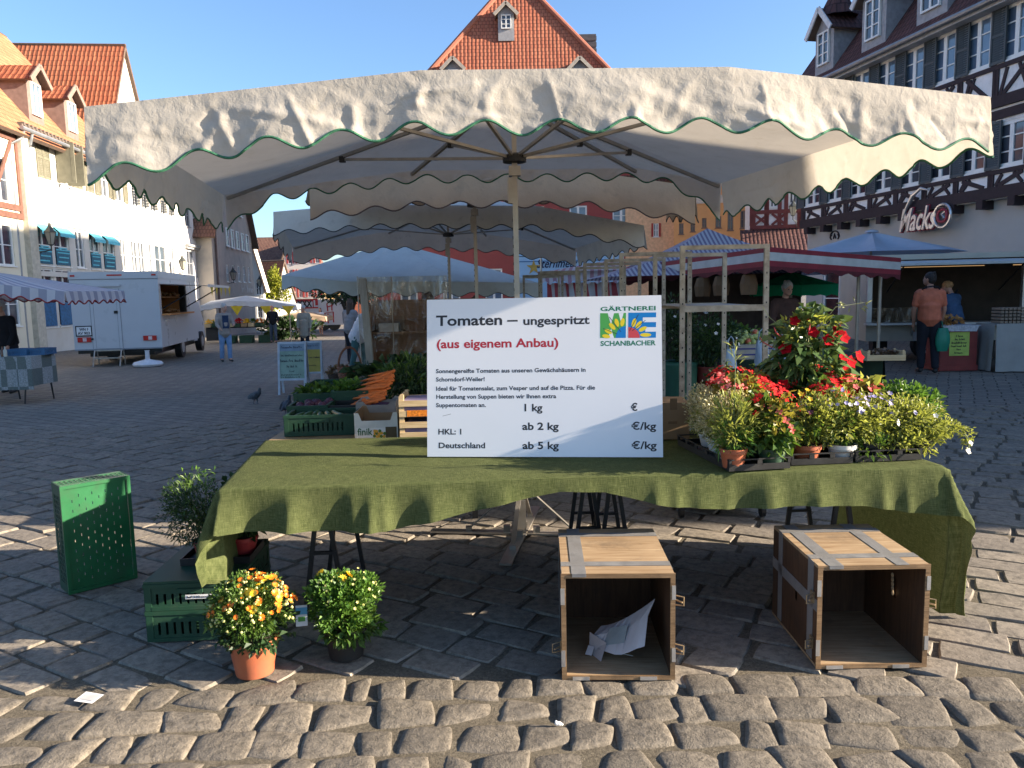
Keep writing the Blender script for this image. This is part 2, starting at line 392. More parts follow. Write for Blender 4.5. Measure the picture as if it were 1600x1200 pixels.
def shutter(root, a, b, c, d, m_, y=0, tiltout=0.):
    m = M(); n = 11
    if tiltout:   # hinged at the top, propped out below
        for i in range(n):
            t0, t1 = i/n, (i+.8)/n; f = lambda t: (y-.03-math.sin(tiltout)*(d-c)*t, d-math.cos(tiltout)*(d-c)*t)
            (ya, za), (yb, zb) = f(t0), f(t1); m.face([(a, ya, za), (b, ya, za), (b, yb-.01, zb), (a, yb-.01, zb)])
        for u in (a, b-.05):
            ya, za = f(0); yb, zb = f(1); m.bar((u+.025, ya, za), (u+.025, yb, zb), .05, .03)
    else:
        y0 = y-.06; m.bx(a, a+.06, y0, y-.01, c, d); m.bx(b-.06, b, y0, y-.01, c, d)
        for z in (c, (c+d)/2-.04, d-.08): m.bx(a+.06, b-.06, y0+.003, y-.012, z, z+.08)
        nn = int((d-c)/.07)
        for i in range(nn): z = c+.08+(d-c-.16)*i/nn; m.face([(a+.06, y0+.008, z), (b-.06, y0+.008, z), (b-.06, y0+.03, z+.065), (a+.06, y0+.03, z+.065)])
    return m.obj('shutter', m_, root)
class Plane:   # vertical facade plane
    def __init__(s, x, y, dx, dy): s.o = Vector((x, y, 0)); s.d = Vector((dx, dy, 0)).normalized(); s.rz = math.atan2(s.d.y, s.d.x)
    def px(s, px, py):
        d = ray(px, py); n = Vector((s.d.y, -s.d.x, 0)); t = n.dot(s.o-Vector((0, 0, EYE)))/n.dot(d); p = Vector((0, 0, EYE))+d*t
        return (p-s.o).dot(s.d), p.z
    def w(s, u, v=0): return s.o+s.d*u+Vector((-s.d.y, s.d.x, 0))*v
gl = glassmat('window_glass'); glb = glassmat('window_glass_sky', (.06, .09, .13)); gld = glassmat('window_dark', (.012, .013, .016))
wf = mat('white_window_paint', (.75, .75, .72), .45, .06); rfw = mat('roof_timber', (.12, .08, .06), .8)
plW = mat('white_plaster', (.58, .56, .51), .9, .05, 2, .2, 40, dirt=(.55, .5, .42), dscale=.8); plG = mat('grey_plaster', (.45, .395, .33), .9, .06, 2, .2, 40, dirt=(.27, .26, .24), dscale=.8)
plT = mat('infill_plaster', (.82, .8, .78), .9, .06, 3, .2, 40, dirt=(.5, .48, .45)); beamD = mat('dark_beam', (.035, .022, .025), .75, .3, 8, .4, 30); beamR = mat('oxblood_beam', (.16, .04, .035), .75, .25, 8, .4, 30)
zinc = mat('zinc_gutter', (.3, .31, .32), .45, .2, 3, metal=.6); tileR = tilemat('red_roof_tile', (.33, .1, .05), (.42, .15, .075), .22, .34); tileO = tilemat('orange_roof_tile', (.42, .17, .085), (.52, .25, .13), .2, .3)
tileD = tilemat('dark_roof_tile', (.1, .045, .04), (.14, .065, .055), .2, .28); tileB = tilemat('brown_roof_tile', (.16, .08, .06), (.22, .12, .085), .2, .3); shG = mat('green_grey_shutter', (.06, .075, .08), .6, .15, 5, .1); shB = mat('beige_shutter', (.17, .16, .115), .6, .15, 5, .1)

def dormer(root, u, w, zb, h, yb, ridge, slope, fm, wallm, roofm, mats_trim, depth=3.0, spire=False, pane=None):
    """gabled roof dormer; front at local y=yb, base zb; local to the house"""
    D = M(); rise = (w/2+.15)*slope
    D.bx(u-w/2, u+w/2, yb, yb+depth, zb-.6, zb+h)
    D.prism([(u-w/2, zb+h), (u+w/2, zb+h), (u, zb+h+w/2*slope)], yb+.002, yb+depth, 0)
    o = D.obj('dormer', wallm, root)
    r = M(); e = w/2+.22; zt = zb+h+w/2*slope+.06; ze = zt-e*slope
    slab(r, (u-e, yb-.3, ze), (u-e, yb+depth+1.2, ze), (u, yb+depth+1.2, zt), (u, yb-.3, zt), .08)
    slab(r, (u+e, yb-.3, ze), (u+e, yb+depth+1.2, ze), (u, yb+depth+1.2, zt), (u, yb-.3, zt), .08)
    if spire:
        for k in range(8):
            a0, a1 = 2*math.pi*k/8, 2*math.pi*(k+1)/8; R0 = e*.95
            r.face([(u+R0*math.cos(a0), yb+.5+R0*math.sin(a0), zt-.35), (u+R0*math.cos(a1), yb+.5+R0*math.sin(a1), zt-.35), (u+.18*math.cos(a1), yb+.5+.18*math.sin(a1), zt+.75), (u+.18*math.cos(a0), yb+.5+.18*math.sin(a0), zt+.75)], 0, [(0, 0), (.4, 0), (.2, .8), (0, .8)])
            r.face([(u+.18*math.cos(a0), yb+.5+.18*math.sin(a0), zt+.75), (u+.18*math.cos(a1), yb+.5+.18*math.sin(a1), zt+.75), (u, yb+.5, zt+1.35)], 0, [(0, 0), (.4, 0), (.2, .8)])
    r.obj('dormer_roof', [roofm, rfw], o)
    if spire: M().lathe([(.02, 0), (.09, .12), (.09, .2), (.02, .32), (.015, .9), (.001, 1.0)], 8, 0, (u, yb+.5, zt+1.25)).obj('finial', zinc, o)
    t = M()
    for s_ in (-1, 1): t.bar((u+s_*(e+.02), yb-.31, ze-.02), (u, yb-.31, zt-.02), .05, .2)
    t.obj('bargeboard', mats_trim, o)
    ww = w*.62; win = M(); rr = (u-ww/2, u+ww/2, zb+.1, zb+h-.12); window(o, rr, fm, pane or gl, 2, 3, yb-.13, .06, .13, False)
    return o

# --- black half-timbered house on the sunny side's opposite (shades the square)
vd = ray(563, 464); vd = Vector((vd.x, vd.y, 0)).normalized()
c0 = at_y(1262, 358, 33.)
PR = Plane(c0.x, c0.y, -vd.x, -vd.y)
LR = (33-3.0)/abs(vd.y)
H = thing('half_timbered_house', 'long black and white half-timbered house with green shutters and a dark tiled roof', 'house', (c0.x, c0.y, 0), PR.rz)
zb0 = PR.px(1262, 358)[1]; zE = (PR.px(1320, 118)[1]+PR.px(1577, 1)[1])/2+.1
wl = [(1272, 1290, 270.6, 322), (1306, 1324, 262, 315), (1342.7, 1361, 252, 309), (1381, 1401, 243, 302), (1423, 1445, 236, 294), (1469, 1494, 226, 285), (1521, 1547, 214, 270.6), (1579, 1609, 188, 259)]
UL = [(PR.px(a, c)[0], PR.px(b, c)[0]) for a, b, c, d in wl]
zls = sum(PR.px(a, d)[1] for a, b, c, d in wl)/8; zlt = sum(PR.px(a, c)[1] for a, b, c, d in wl)/8
zus = sum(PR.px(*q)[1] for q in ((1463, 139.5), (1513, 121.5), (1573, 98)))/3; zut = sum(PR.px(*q)[1] for q in ((1462, 67.5), (1512, 42), (1573, 13)))/3
stp = UL[-1][0]-UL[-2][0]
while UL[-1][1]+stp < LR-.6: UL.append((UL[-1][0]+stp, UL[-1][1]+stp))
UL = [((a+b)/2-.52, (a+b)/2+.52) for a, b in UL]
m = M(); gw = [(u, u+w, z0, z1) for u, w, z0, z1 in ((3.6, 1.2, .6, 2.6), (5.7, 1.0, .6, 2.6), (11.5, 2.4, 2.5, 3.3), (15.2, 1.9, 2.5, 3.3), (18., 1.9, 2.5, 3.3), (1.2, 1.1, 0, 2.3))]
facade(m, LR, -1.5, zb0, gw); m.bx(0, LR, .3, 8.6, -1.5, zb0-.002); m.face([(0, 0, -1.5), (0, .3, -1.5), (0, .3, zb0), (0, 0, zb0)]); m.face([(LR, 0, -1.5), (LR, .3, -1.5), (LR, .3, zb0), (LR, 0, zb0)])
gf = m.obj('ground_floor_wall', mat('shop_front_plaster', (.4, .39, .37), .9, .05, 2, .15, 40, dirt=(.4, .39, .37), dscale=.7), H)
for r in gw: window(H, r, wf if r[3] < 3 else beamD, gld, 2 if r[3] > 3 else 1, 2 if r[3] < 3 else 1, fw=.08)
m = M(); JY = -.28; rects = [(a, b, zls, zlt) for a, b in UL]+[(a, b, zus, zut) for a, b in UL]
facade(m, LR, zb0, zE+.1, rects, 0, y=JY); m.bx(0, LR, JY+.25, 8.6, zb0+.004, zE+.1); m.prism([(0, zE+.1), (8.9, zE+.1), (4.45, zE+6.0)], 0, .3, T=lambda p: Vector((p.y, p.x+JY+.0, p.z))); m.prism([(0, zE+.1), (8.9, zE+.1), (4.45, zE+6.0)], LR-.3, LR, T=lambda p: Vector((p.y, p.x+JY, p.z)))
m.face([(0, JY, zb0), (0, JY+.3, zb0), (0, JY+.3, zE), (0, JY, zE)]); m.face([(LR, JY, zb0), (LR, JY+.3, zb0), (LR, JY+.3, zE), (LR, JY, zE)])
m.obj('upper_wall', plT, H)
m = M(); by0, by1 = JY-.05, JY-.001
def hb(z0, z1, d=0): m.bx(0, LR, by0-d, by1, z0, z1)
hb(zb0+.02, zb0+.36, .05); zr1 = zls-.18; hb(zls-.18, zls-.05, .004)
zt0 = zlt+.1; hb(zt0, zt0+.26, .006); hb(zt0+.34, zt0+.66, .06); zr2 = zus-.18; hb(zus-.18, zus-.05, .004); hb(zut+.08, zE-.02, .02)
def vb(u, z0, z1, w=.2): m.bx(u-w/2, u+w/2, by0+.006, by1, z0, z1)
prev = .1
for k, (a, b) in enumerate(UL):
    for za, zb_ in ((zb0+.36, zr1), (zt0+.66, zr2)):
        vb(a-.05, za, zb_, .13); vb(b+.2, za, zb_, .13)
        s_ = 1 if k % 2 else -1; c_ = (a+b)/2+.08
        m.bar((c_-s_*.42, (by0+by1)/2+.002, za+.02), (c_+s_*.42, (by0+by1)/2+.002, zb_-.02), .045, .12, up=(1, 0, 0))
        m.bar((c_+s_*.42, (by0+by1)/2+.0025, za+.02), (c_+s_*.12, (by0+by1)/2+.0025, zb_-.02), .044, .09, up=(1, 0, 0))
        m.bar((b+.42, (by0+by1)/2+.003, za+.02), (b+.64, (by0+by1)/2+.003, zb_-.02), .043, .1, up=(1, 0, 0))
vb(.12, zb0+.36, zE, .24)
m.obj('timber_frame', beamD, H)
m = M()
for (z0_, z1_) in ((zls-.05, zt0), (zus-.05, zut+.08)):
    ed = [0]+[q for a, b in UL for q in (a-.03, b+.03)]+[LR]
    for a, b in zip(ed[::2], ed[1::2]): m.bx(a, b, JY-.02, JY-.002, z0_, z1_)
m.obj('window_surround', mat('grey_painted_wood', (.2, .205, .22), .7, .1, 4, .15), H)
m = M()
for i in range(int(LR/1.15)): m.bx(.35+i*1.15, .6+i*1.15, JY-.12, .0, zb0-.24, zb0+.015)
m.obj('corbel', beamD, H)
for i, (a, b) in enumerate(UL):
    for z0, z1, pm in ((zls, zlt, gl), (zus, zut, glb)):
        w_ = window(H, (a, b, z0, z1), wf, pm, 2, 3, JY, .1, .11)
        shutter(H, b+.03, b+.58, z0-.04, z1+.05, shG, JY-.02)
        if i == 0: shutter(H, a-.6, a-.03, z0-.04, z1+.05, shG, JY-.02)
m = M(); yr = 4.15; zR = zE+6.4; ov = -.75
for (y0, y1) in ((ov, yr), (9.1, yr)):
    z0_ = zE-.15 if y0 < 0 else zE-.1
    slab(m, (-.5, y0, z0_), (LR+.5, y0, z0_), (LR+.5, y1, zR), (-.5, y1, zR), .18)
rf = m.obj('roof', [tileD, rfw], H)
m = M(); m.bx(-.45, LR+.45, ov+.05, JY-.05, zE-.36, zE-.2); m.obj('eaves_soffit', mat('grey_eaves', (.4, .4, .39), .7), H)
m = M(); m.tube([(-.5, ov-.08, zE-.2), (LR+.5, ov-.08, zE-.2)], .085, 8); m.obj('gutter', zinc, H)
ud = [PR.px(1303, 85)[0]+.15, PR.px(1378, 52)[0]+.2, PR.px(1466, 10)[0]+.3]; ud.append(2*ud[2]-ud[1]+.3)
for q, (u, w_, zz, hh, sp) in enumerate(((ud[0], 1.2, zE+.35, 1.45, True), (ud[1], 1.3, zE+.4, 1.6, False), (ud[2], 1.35, zE+.4, 1.6, False), (ud[3], 1.35, zE+.4, 1.6, False))):
    yb_ = ov+(zz-zE+.1)/1.33; dormer(H, u, w_, zz, hh, yb_-.1, 0, 1.15, wf, mat('grey_dormer_wood', (.3, .3, .31), .7), tileD, mat('white_bargeboard', (.6, .6, .6), .6), 3.2, sp)
# shop sign in script letters, chromed red
sgm = mat('sign_chrome', (.62, .6, .6), .3, .1, 4, 0, metal=.7); sgr = mat('sign_red', (.3, .03, .05), .5)
us_, zs_ = PR.px(1424, 362); un_ = PR.px(1500, 362)[0]
sg = thing('shop_sign', 'silver script shop sign with red edges above the sausage trailer', 'sign', PR.w(us_, -.06)+Vector((0, 0, zs_)), PR.rz)
for dy, mm_, nm, of in ((-.36, sgr, 'backing', .05), (-.42, sgm, 'lettering', .018)):
    text('Macks', 1.05, nm, mm_, sg, (0, dy, 0), (1, 0, 0), (0, 0, 1), bold=of, shear=.35, width=(un_-us_)*.78, depth=.03)
m = M()
for r_, mi_ in ((.36, 0), (.2, 1)):
    m.tube([((un_-us_)*.9+r_*math.cos(t*.314), -.42, .34+r_*math.sin(t*.314)) for t in range(21)], .045, 6, mi_)
m.tube([((un_-us_)*.9+.1, -.42, .25), ((un_-us_)*.9-.02, -.42, .38), ((un_-us_)*.9+.14, -.42, .46)], .04, 6, 0)
m.obj('emblem', [sgm, sgr], sg)
M().tube([(.15, -.44, .35), (.35, -.44, .75), (.62, -.44, 1.12), (1.0, -.44, 1.32), (1.35, -.44, 1.22)], [.03, .05, .07, .05, .02], 7).obj('flourish', sgm, sg)
# camera box and oval crest on the wall
u_, z_ = PR.px(1305, 369); cr = thing('wall_emblem', 'small dark scrollwork emblem on the pale wall under the beams', 'emblem', PR.w(u_, -.03)+Vector((0, 0, z_)), PR.rz)
m = M(); m.tube([(.28*math.cos(t*.3), 0, .2*math.sin(t*.3)) for t in range(-1, 12)], .03, 6); m.tube([(-.22, 0, -.12), (-.3, 0, -.02), (-.2, 0, .05)], .03, 6); m.tube([(.22, 0, -.12), (.3, 0, -.02), (.2, 0, .05)], .03, 6); m.tube([(-.08, 0, -.1), (0, 0, .1), (.08, 0, -.1)], .025, 6); m.obj('scrollwork', beamD, cr)

# --- generic row house with windows given as (px box) lists
def rowhouse(name, label, P, u0, u1, zb, ze, wallm, roofm, wins, kind='side', zr=None, depth=10, ovh=.5, zbase=-3, fm=None, shut=None, pane=None, roof_label=None, nx=2, ny=2, roof_to=None, cat='house'):
    o = P.w(u0); H = thing(name, label, cat, (o.x, o.y, 0), P.rz); L = u1-u0
    rects = [(a-u0, b-u0, c, d) for a, b, c, d in wins]; m = M(); zr = zr or ze+5
    facade(m, L, zbase, ze, [q for q in rects if q[2] < ze]); m.bx(0, L, .3, depth, zbase, ze-.003)
    for x in (0, L): m.face([(x, 0, zbase), (x, .3, zbase), (x, .3, ze), (x, 0, ze)])
    if kind == 'gable': 
        m.prism([(0, ze), (L, ze), (L/2, zr)], 0, .35); m.prism([(0, ze), (L, ze), (L/2, zr)], depth-.3, depth)
    else:
        RL_ = roof_to or L
        for x in ((0, L-.3) if not roof_to else (0,)): m.prism([(0, ze), (depth, ze), (depth/2, zr)], x, x+.3, T=lambda p: Vector((p.y, p.x, p.z)))
    m.obj('wall', wallm, H)
    r = M()
    if kind == 'gable':
        k = (zr-ze)/(L/2); zt = zr+.12
        for s_ in (-1, 1):
            xe = L/2+s_*(L/2+ovh); slab(r, (xe, -ovh*.6, zt-k*(L/2+ovh)), (xe, depth+.3, zt-k*(L/2+ovh)), (L/2, depth+.3, zt), (L/2, -ovh*.6, zt), .15)
    else:
        k = (zr-ze)/(depth/2); zt = zr+.12
        for s_ in (-1, 1):
            ye = depth/2+s_*(depth/2+ovh); slab(r, (-.15, ye, zt-k*(depth/2+ovh)), ((roof_to or L+.15), ye, zt-k*(depth/2+ovh)), ((roof_to or L+.15), depth/2, zt), (-.15, depth/2, zt), .15)
    r.obj('roof', [roofm, rfw], H)
    for i, q in enumerate(rects):
        window(H, q, fm or wf, pane or gl, nx, ny, 0 if q[2] < ze else -.14, .06, .13)
        if shut: sw = min(.48, (q[1]-q[0])*.42); shutter(H, q[0]-sw, q[0]-.02, q[2], q[3], shut); shutter(H, q[1]+.02, q[1]+sw, q[2], q[3], shut)
    return H
def boxes(P, lst):
    out = []
    for (a, b, c, d) in lst:
        u0, z1 = P.px(a, c); u1, _ = P.px(b, c); _, z0 = P.px(a, d); out.append((min(u0, u1), max(u0, u1), z0, z1))
    return out

# --- left row
c1 = at_y(20, 400, 29.); ld = ray(682, 461); ld = Vector((ld.x, ld.y, 0)).normalized(); PL = Plane(c1.x, c1.y, ld.x, ld.y)
zA = PL.px(50, 205)[1]; zl = PL.px(100, 341)[1]; uA = PL.px(285, 350)[0]; uD = PL.px(41, 400)[0]
P2 = [(53, 73, 214, 274), (84, 101, 223, 287), (108, 123, 236, 294), (129, 141, 240, 298), (152, 165, 247, 303), (175, 188, 254, 308)]
tl = [(203, 213, 262, 322), (218, 227, 268, 327), (232, 241, 275, 331), (248, 256, 285, 336), (261, 268, 292, 340)]
w2 = boxes(PL, P2); z20 = sum(w[2] for w in w2)/6; z21 = sum(w[3] for w in w2)/6
w2 = [(a, b, z20, z21) for a, b, c, d in w2]; wt = boxes(PL, tl); wt = [(a, b, z20-.05, z21) for a, b, c, d in wt]
w1 = boxes(PL, [(53, 77, 347, 413), (82, 105, 349, 415), (116, 129, 358, 416), (138, 154, 362, 418), (159, 177, 365, 421), (187, 196, 372, 420), (204, 214, 377, 419), (215, 225, 379, 420), (229, 237, 381, 420), (241, 259, 384, 422), (265, 272, 388, 425)])
z10 = sum(w[2] for w in w1)/len(w1)-.1; z11 = sum(w[3] for w in w1)/len(w1); w1 = [(a, b, z10, z11) for a, b, c, d in w1]
w0 = boxes(PL, [(60, 84, 440, 515), (88, 112, 438, 513)]); z00 = gz(-18, 30)+.95; w0 = [(a, b, .95-.3, 3.0) for a, b, c, d in w0]+[(8.2+i*2.4, 10.2+i*2.4, .5, 2.7) for i in range(4)]
HA = rowhouse('white_house', 'long white plastered shop house with beige shutters and dormers in an orange tiled roof', PL, uD, uA, 0, zA, plW, tileO, w2+wt+w1+w0, 'side', zA+6.4, 10.5, .45, fm=wf, roof_to=PL.px(218, 72)[0]-3.3-uD)
# the roof of the house is split: first part ridge along the street, second part is the gable of the red roof behind
for (a, b, c, d), k in zip(w2, (1, 2, 1, 1, 0, 0)):
    a -= uD; b -= uD
    if k == 1:
        shutter(HA, a, (a+b)/2-.01, c, d, shB, .01); shutter(HA, (a+b)/2+.01, b, c, d, shB, .01)
    elif k == 2:
        m = M(); m.bx(a+.02, a+.07, -.75, -.02, c, d); m.bx(a+.015, a+.075, -.7, -.6, c+.1, d-.1); m.obj('shutter', shB, HA); m = M(); m.bx(b-.02, b+.03, -.7, -.02, c, d); m.obj('shutter', shB, HA)
    else: shutter(HA, a-.55, a-.03, c, d, shB); shutter(HA, b+.03, b+.55, c, d, shB)
for (a, b, c, d) in wt: shutter(HA, a-uD, b-uD, c+.15, d+.05, shB, 0, rad(38))
m = M(); m.bx(0, uA-uD, -.12, -.002, zl-.1, zl+.1); m.bx(0, uA-uD, -.07, -.003, zl-.35, zl-.1); m.bx(0, uA-uD, -.06, -.002, z10-.45, z10-.25); m.obj('string_course', plW, HA)
m = M(); m.bx(0, uA-uD, -.28, -.004, zA-.12, zA+.02)
for i in range(int((uA-uD)/.3)): m.bx(.1+i*.3, .2+i*.3, -.32, -.06, zA-.02, zA+.1)
m.obj('cornice', mat('eaves_brown', (.14, .11, .09), .7), HA)
m = M(); m.tube([(-.6, -.55, zA-.25), (uA-uD, -.55, zA-.25)], .08, 8); m.tube([(.25, -.5, zA-.3), (.25, -.4, zA-.7), (.3, -.14, zA-1.0), (.3, -.12, -2)], .06, 8); m.tube([(-.35, -.5, zA-.3), (-.35, -.4, zA-.6), (-.75, -.14, zA-.9), (-.75, -.12, -2)], .06, 8); m.obj('gutter', zinc, HA)
bl = mat('turquoise_blind', (.12, .5, .6), .6, .1); blp = mat('teal_banner', (.03, .12, .18), .6, .35, 9); blw = mat('blue_banner', (.03, .12, .25), .6, .35, 9)
for i in (0, 1, 3, 4):
    a, b, c, d = w1[i]; a -= uD; b -= uD; m = M(); m.face([(a-.02, -.01, d), (b+.02, -.01, d), (b+.02, -.28, d-.28), (a-.02, -.28, d-.28)]); m.face([(a-.02, -.28, d-.28), (b+.02, -.28, d-.28), (b+.02, -.28, d-.42), (a-.02, -.28, d-.42)]); m.obj('blind', bl, HA)
    m = M(); m.bx(a+.05, b-.05, -.03, -.012, c+.05, c+(d-c)*.42); q = m.obj('banner', blp, HA)
    m = M()
    for k in range(4): m.bx(a+.15+.1*(k % 2), b-.3+.1*(k % 3), -.042, -.034, c+.15+k*.19, c+.2+k*.19)
    m.bx(a+.05, b-.05, -.045, -.034, c+(d-c)*.4, c+(d-c)*.43); m.obj('banner_print', bl, q)
for i in (0, 1):
    a, b, c, d = w0[i]; a -= uD; b -= uD; m = M(); m.bx(a+.05, b-.05, -.03, -.012, c+.03, c+(d-c)*.42); m.obj('banner', blw, HA)
for q, (pa, pb, zz) in enumerate(((50, 72, zA+.75), (104, 126, zA+.75))):
    u_ = (PL.px(pa, 165)[0]+PL.px(pb, 165)[0])/2-uD+.5; dormer(HA, u_, 1.2, zz, 1.5, -.45+(zz-zA+.3)/(6.5/5.7)-.1, 0, .9, wf, mat('brown_dormer', (.2, .14, .12), .8), tileR, mat('brown_bargeboard', (.22, .16, .13), .7), 2.6, pane=glb)
# red roofed house whose gable looks over the white one
uk = PL.px(218, 72)[0]; zk = PL.px(218, 72)[1]
HK = rowhouse('red_roofed_house', 'house with a steep red tiled roof and white gable rising over the white shop house', Plane(PL.w(0, .9).x, PL.w(0, .9).y, PL.d.x, PL.d.y), uk-3.7, uk+3.7, 0, zk-6.8, plW, tileR, [(uk-.5, uk+.5, zk-4.6, zk-3.0)], 'gable', zk, 14, .3, shut=None, pane=gl)
# narrow white house
u0, u1 = uA+.05, PL.px(331, 350)[0]; zB = PL.px(290, 318)[1]+1.4
wB = boxes(PL, [(287, 295, 317, 352), (300, 307, 322, 356), (312, 320, 327, 360), (291, 301, 391, 430), (305, 313, 393, 432), (317, 325, 396, 432)])
HB = rowhouse('narrow_house', 'narrow white house with grey framed windows beside the long shop house', PL, u0, u1, 0, zB, mat('cool_white_plaster', (.62, .62, .62), .9, .05, 2, .15, 40), tileB, wB, 'side', zB+4.5, 9, .5, fm=mat('grey_window_frame', (.3, .31, .33), .5))
zz = PL.px(300, 393)[1]+.25; m = M(); m.bx(0, u1-u0, -.3, -.003, zz, zz+.14); m.bx(0, u1-u0, -.2, -.004, zz-.14, zz); m.obj('cornice', mat('grey_stone_trim', (.3, .3, .3), .8), HB)
# grey gable house
PC = Plane(PL.w(0, -1.0).x, PL.w(0, -1.0).y, PL.d.x, PL.d.y); u0 = PC.px(332, 400)[0]; u1 = PC.px(394, 400)[0]; zC = PC.px(393, 362)[1]-.4
wC = boxes(PC, [(351, 355, 355, 384), (359, 363, 358, 387), (367, 371, 361, 389), (375, 379, 364, 391), (382, 386, 366, 393), (353, 357, 413, 440), (362, 366, 414, 440), (371, 375, 415, 440), (379, 383, 416, 441), (387, 390, 417, 441), (357, 360, 316, 330), (365, 368, 319, 334), (372, 375, 321, 338)])
wC = [(a, b, c, d) for a, b, c, d in wC]
HC = rowhouse('grey_gable_house', 'tall grey gabled house with rows of small windows and a wall lantern', PC, u0, u1, 0, zC, plG, tileB, [w for w in wC if w[3] < zC], 'gable', zC+(u1-u0)/2*1.45, 12, .7)
for w in wC:
    if w[3] >= zC: window(HC, (w[0]-u0, w[1]-u0, w[2], w[3]), wf, gl, 1, 2, -.135, .08, .13)
m = M(); m.tube([(.6, -.1, zC), (.6, -.1, -3)], .07, 8); m.obj('drainpipe', mat('brown_pipe', (.12, .08, .07), .6), HC)
u_, z_ = PC.px(385, 457); scrawl('lettering', mat('pale_letters', (.6, .58, .55), .6), HC, (u_-u0-1.6, -.06, z_), (1, 0, 0), (0, 0, 1), 3.4, .6, .14)
# half-timbered house at the picture's edge
PH = Plane(PL.w(uD-.2, -.15).x, PL.w(uD-.2, -.15).y, -PL.d.x, -PL.d.y)
PHf = Plane(PL.w(uD-9.3, -.15).x, PL.w(uD-9.3, -.15).y, PL.d.x, PL.d.y)
HH = rowhouse('timbered_corner_house', 'cream house with red-brown timber beams cut off by the edge of the view', PHf, 0, 9, 0, zA-.1, mat('cream_plaster', (.75, .68, .52), .9, .05, 2, .15, 40), tileO, [(7.2, 8.3, 5.3, 6.9), (5., 6.1, 5.3, 6.9), (6.9, 8.2, 3.0, 4.5), (6.9, 8.2, .8, 2.4)], 'side', zA+6.3, 10.5, .4)
m = M()
for z in (4.75, 5.05, 7.6): m.bx(0, 9, -.06, -.002, z, z+.22)
for u in (8.82, 6.7, 4.6, 2.4): m.bx(u, u+.2, -.055, -.003, 4.8, zA-.1)
for u in (7.0, 4.9): m.bar((u, -.03, 5.25), (u+1.6, -.03, 7.6), .05, .16, up=(1, 0, 0))
m.obj('timber_frame', mat('red_brown_beam', (.15, .07, .05), .75, .2, 8), HH)
m = M(); m.bx(8.98, 9.6, -.2, .3, -2, zA-.35); m.obj('corner_pier', mat('buff_plaster', (.5, .46, .37), .9), HH)

# --- far end of the street, sunlit
def block(name, label, x0, x1, y, zbase, ze, wallm, roofm, rise, depth, wins=(), gable_front=True, fm=None, shut=None, rz=0., cat='house'):
    P = Plane(x0, y, math.cos(rz), math.sin(rz)); L = (x1-x0)/math.cos(rz)
    return rowhouse(name, label, P, 0, L, 0, ze, wallm, roofm, wins, 'gable' if gable_front else 'side', ze+rise, depth, .4, zbase, fm, shut, nx=2, ny=2, cat=cat)
def X(px, y): return at_y(px, 460, y).x
def Zp(py, y, px=440): return at_y(px, py, y).z
y = 74
block('sunlit_end_house', 'white gabled house in full sun just past the grey gable house', X(384, y), X(412, y), y, -4, Zp(432, y), plW, plW, Zp(375, y)-Zp(432, y), .5, [(1.0+i*1.1, 1.5+i*1.1, -.2+2.2*j, 1.0+2.2*j) for i in range(1) for j in range(2)])
y = 92
hE = block('brick_roof_house', 'small gabled house with a brick red roof and yellow ivy climbing its gable', X(428, y), X(447, y), y, -4, Zp(470, y), plW, tileR, Zp(406, y)-Zp(470, y), 3.2, [(1.9, 2.7, 1.2, 2.4)], rz=rad(70))
y = 104
block('big_brown_roof_house', 'large house with a broad brown tiled roof behind the ivy gable', X(386, y), X(452, y), y, -4, Zp(440, y), plW, tileB, Zp(366, y)-Zp(440, y), 12, [], False)
y = 100
gh = [(u*1.15+.6, u*1.15+1.1, z, z+1.5) for u in range(4) for z in (Zp(465, y), Zp(440, y), Zp(412, y))]
block('red_shutter_house', 'tall white house with red window shutters at the street end', X(446, y), X(474, y), y, -4, Zp(398, y), plW, tileB, 3, 10, gh, True, shut=mat('red_shutter', (.4, .05, .04), .6))
y = 108
block('ochre_house', 'ochre yellow house behind the striped truck', X(474, y), X(510, y), y, -4, Zp(440, y), mat('ochre_plaster', (.55, .38, .2), .9), tileR, 2, 9, [(2, 3, .2, 1.8), (5, 6, .2, 1.8)], False)
block('brick_house', 'low red brick house beside the ochre one', X(508, y), X(600, y), y+3, -4, Zp(462, y), mat('brick_red', (.32, .12, .08), .9), tileR, 2, 9, [(2, 3, -.4, .8)], False)
# --- town hall
y = 48; xa, xb = X(610, y), X(990, y); zT = 10.3
TH = thing('town_hall', 'red town hall with a huge hipped tile roof rising over the stall canopy', 'town hall', ((xa+xb)/2, y, 0)); hw = (xb-xa)/2
# hip sides measured on the picture: the slope runs on below the canopy
s0, s1 = at_y(668, 108, y), at_y(932, 108, y); t0, t1 = at_y(745, 0, y), at_y(806, 0, y); sl_ = ((s1.x-s0.x)-(t1.x-t0.x))/2/(t0.z-s0.z); cx = (s0.x+s1.x)/2-(xa+xb)/2+.4
ze_ = zT; wE = (s1.x-s0.x)/2+sl_*(s0.z-ze_); zr_ = s0.z+((s1.x-s0.x)/2)/sl_+1.6; rd = 3.4
def scal(py, t): return t
m = M(); hwl = wE-.6
ww = [(x_-hwl, x_-hwl+1.1, z_, z_+2.0) for x_ in (1.5, 4.2, 6.9, 9.6, 12.3, 15) for z_ in (1.2, 5.0, 9.0) if x_ < 2*hwl-1.2]
facade(m, hwl, -3, ze_, ww, 0, x0=-hwl); m.bx(-hwl, hwl, .3, 17.5, -3, ze_-.004)
m.obj('wall', mat('town_hall_red', (.3, .07, .06), .85, .08, 2, .15, 40), TH, loc=(cx, 1.2, 0))
for r in ww: window(TH, (r[0]+cx, r[1]+cx, r[2], r[3]), wf, glb, 2, 3, 1.2, .1, .13)
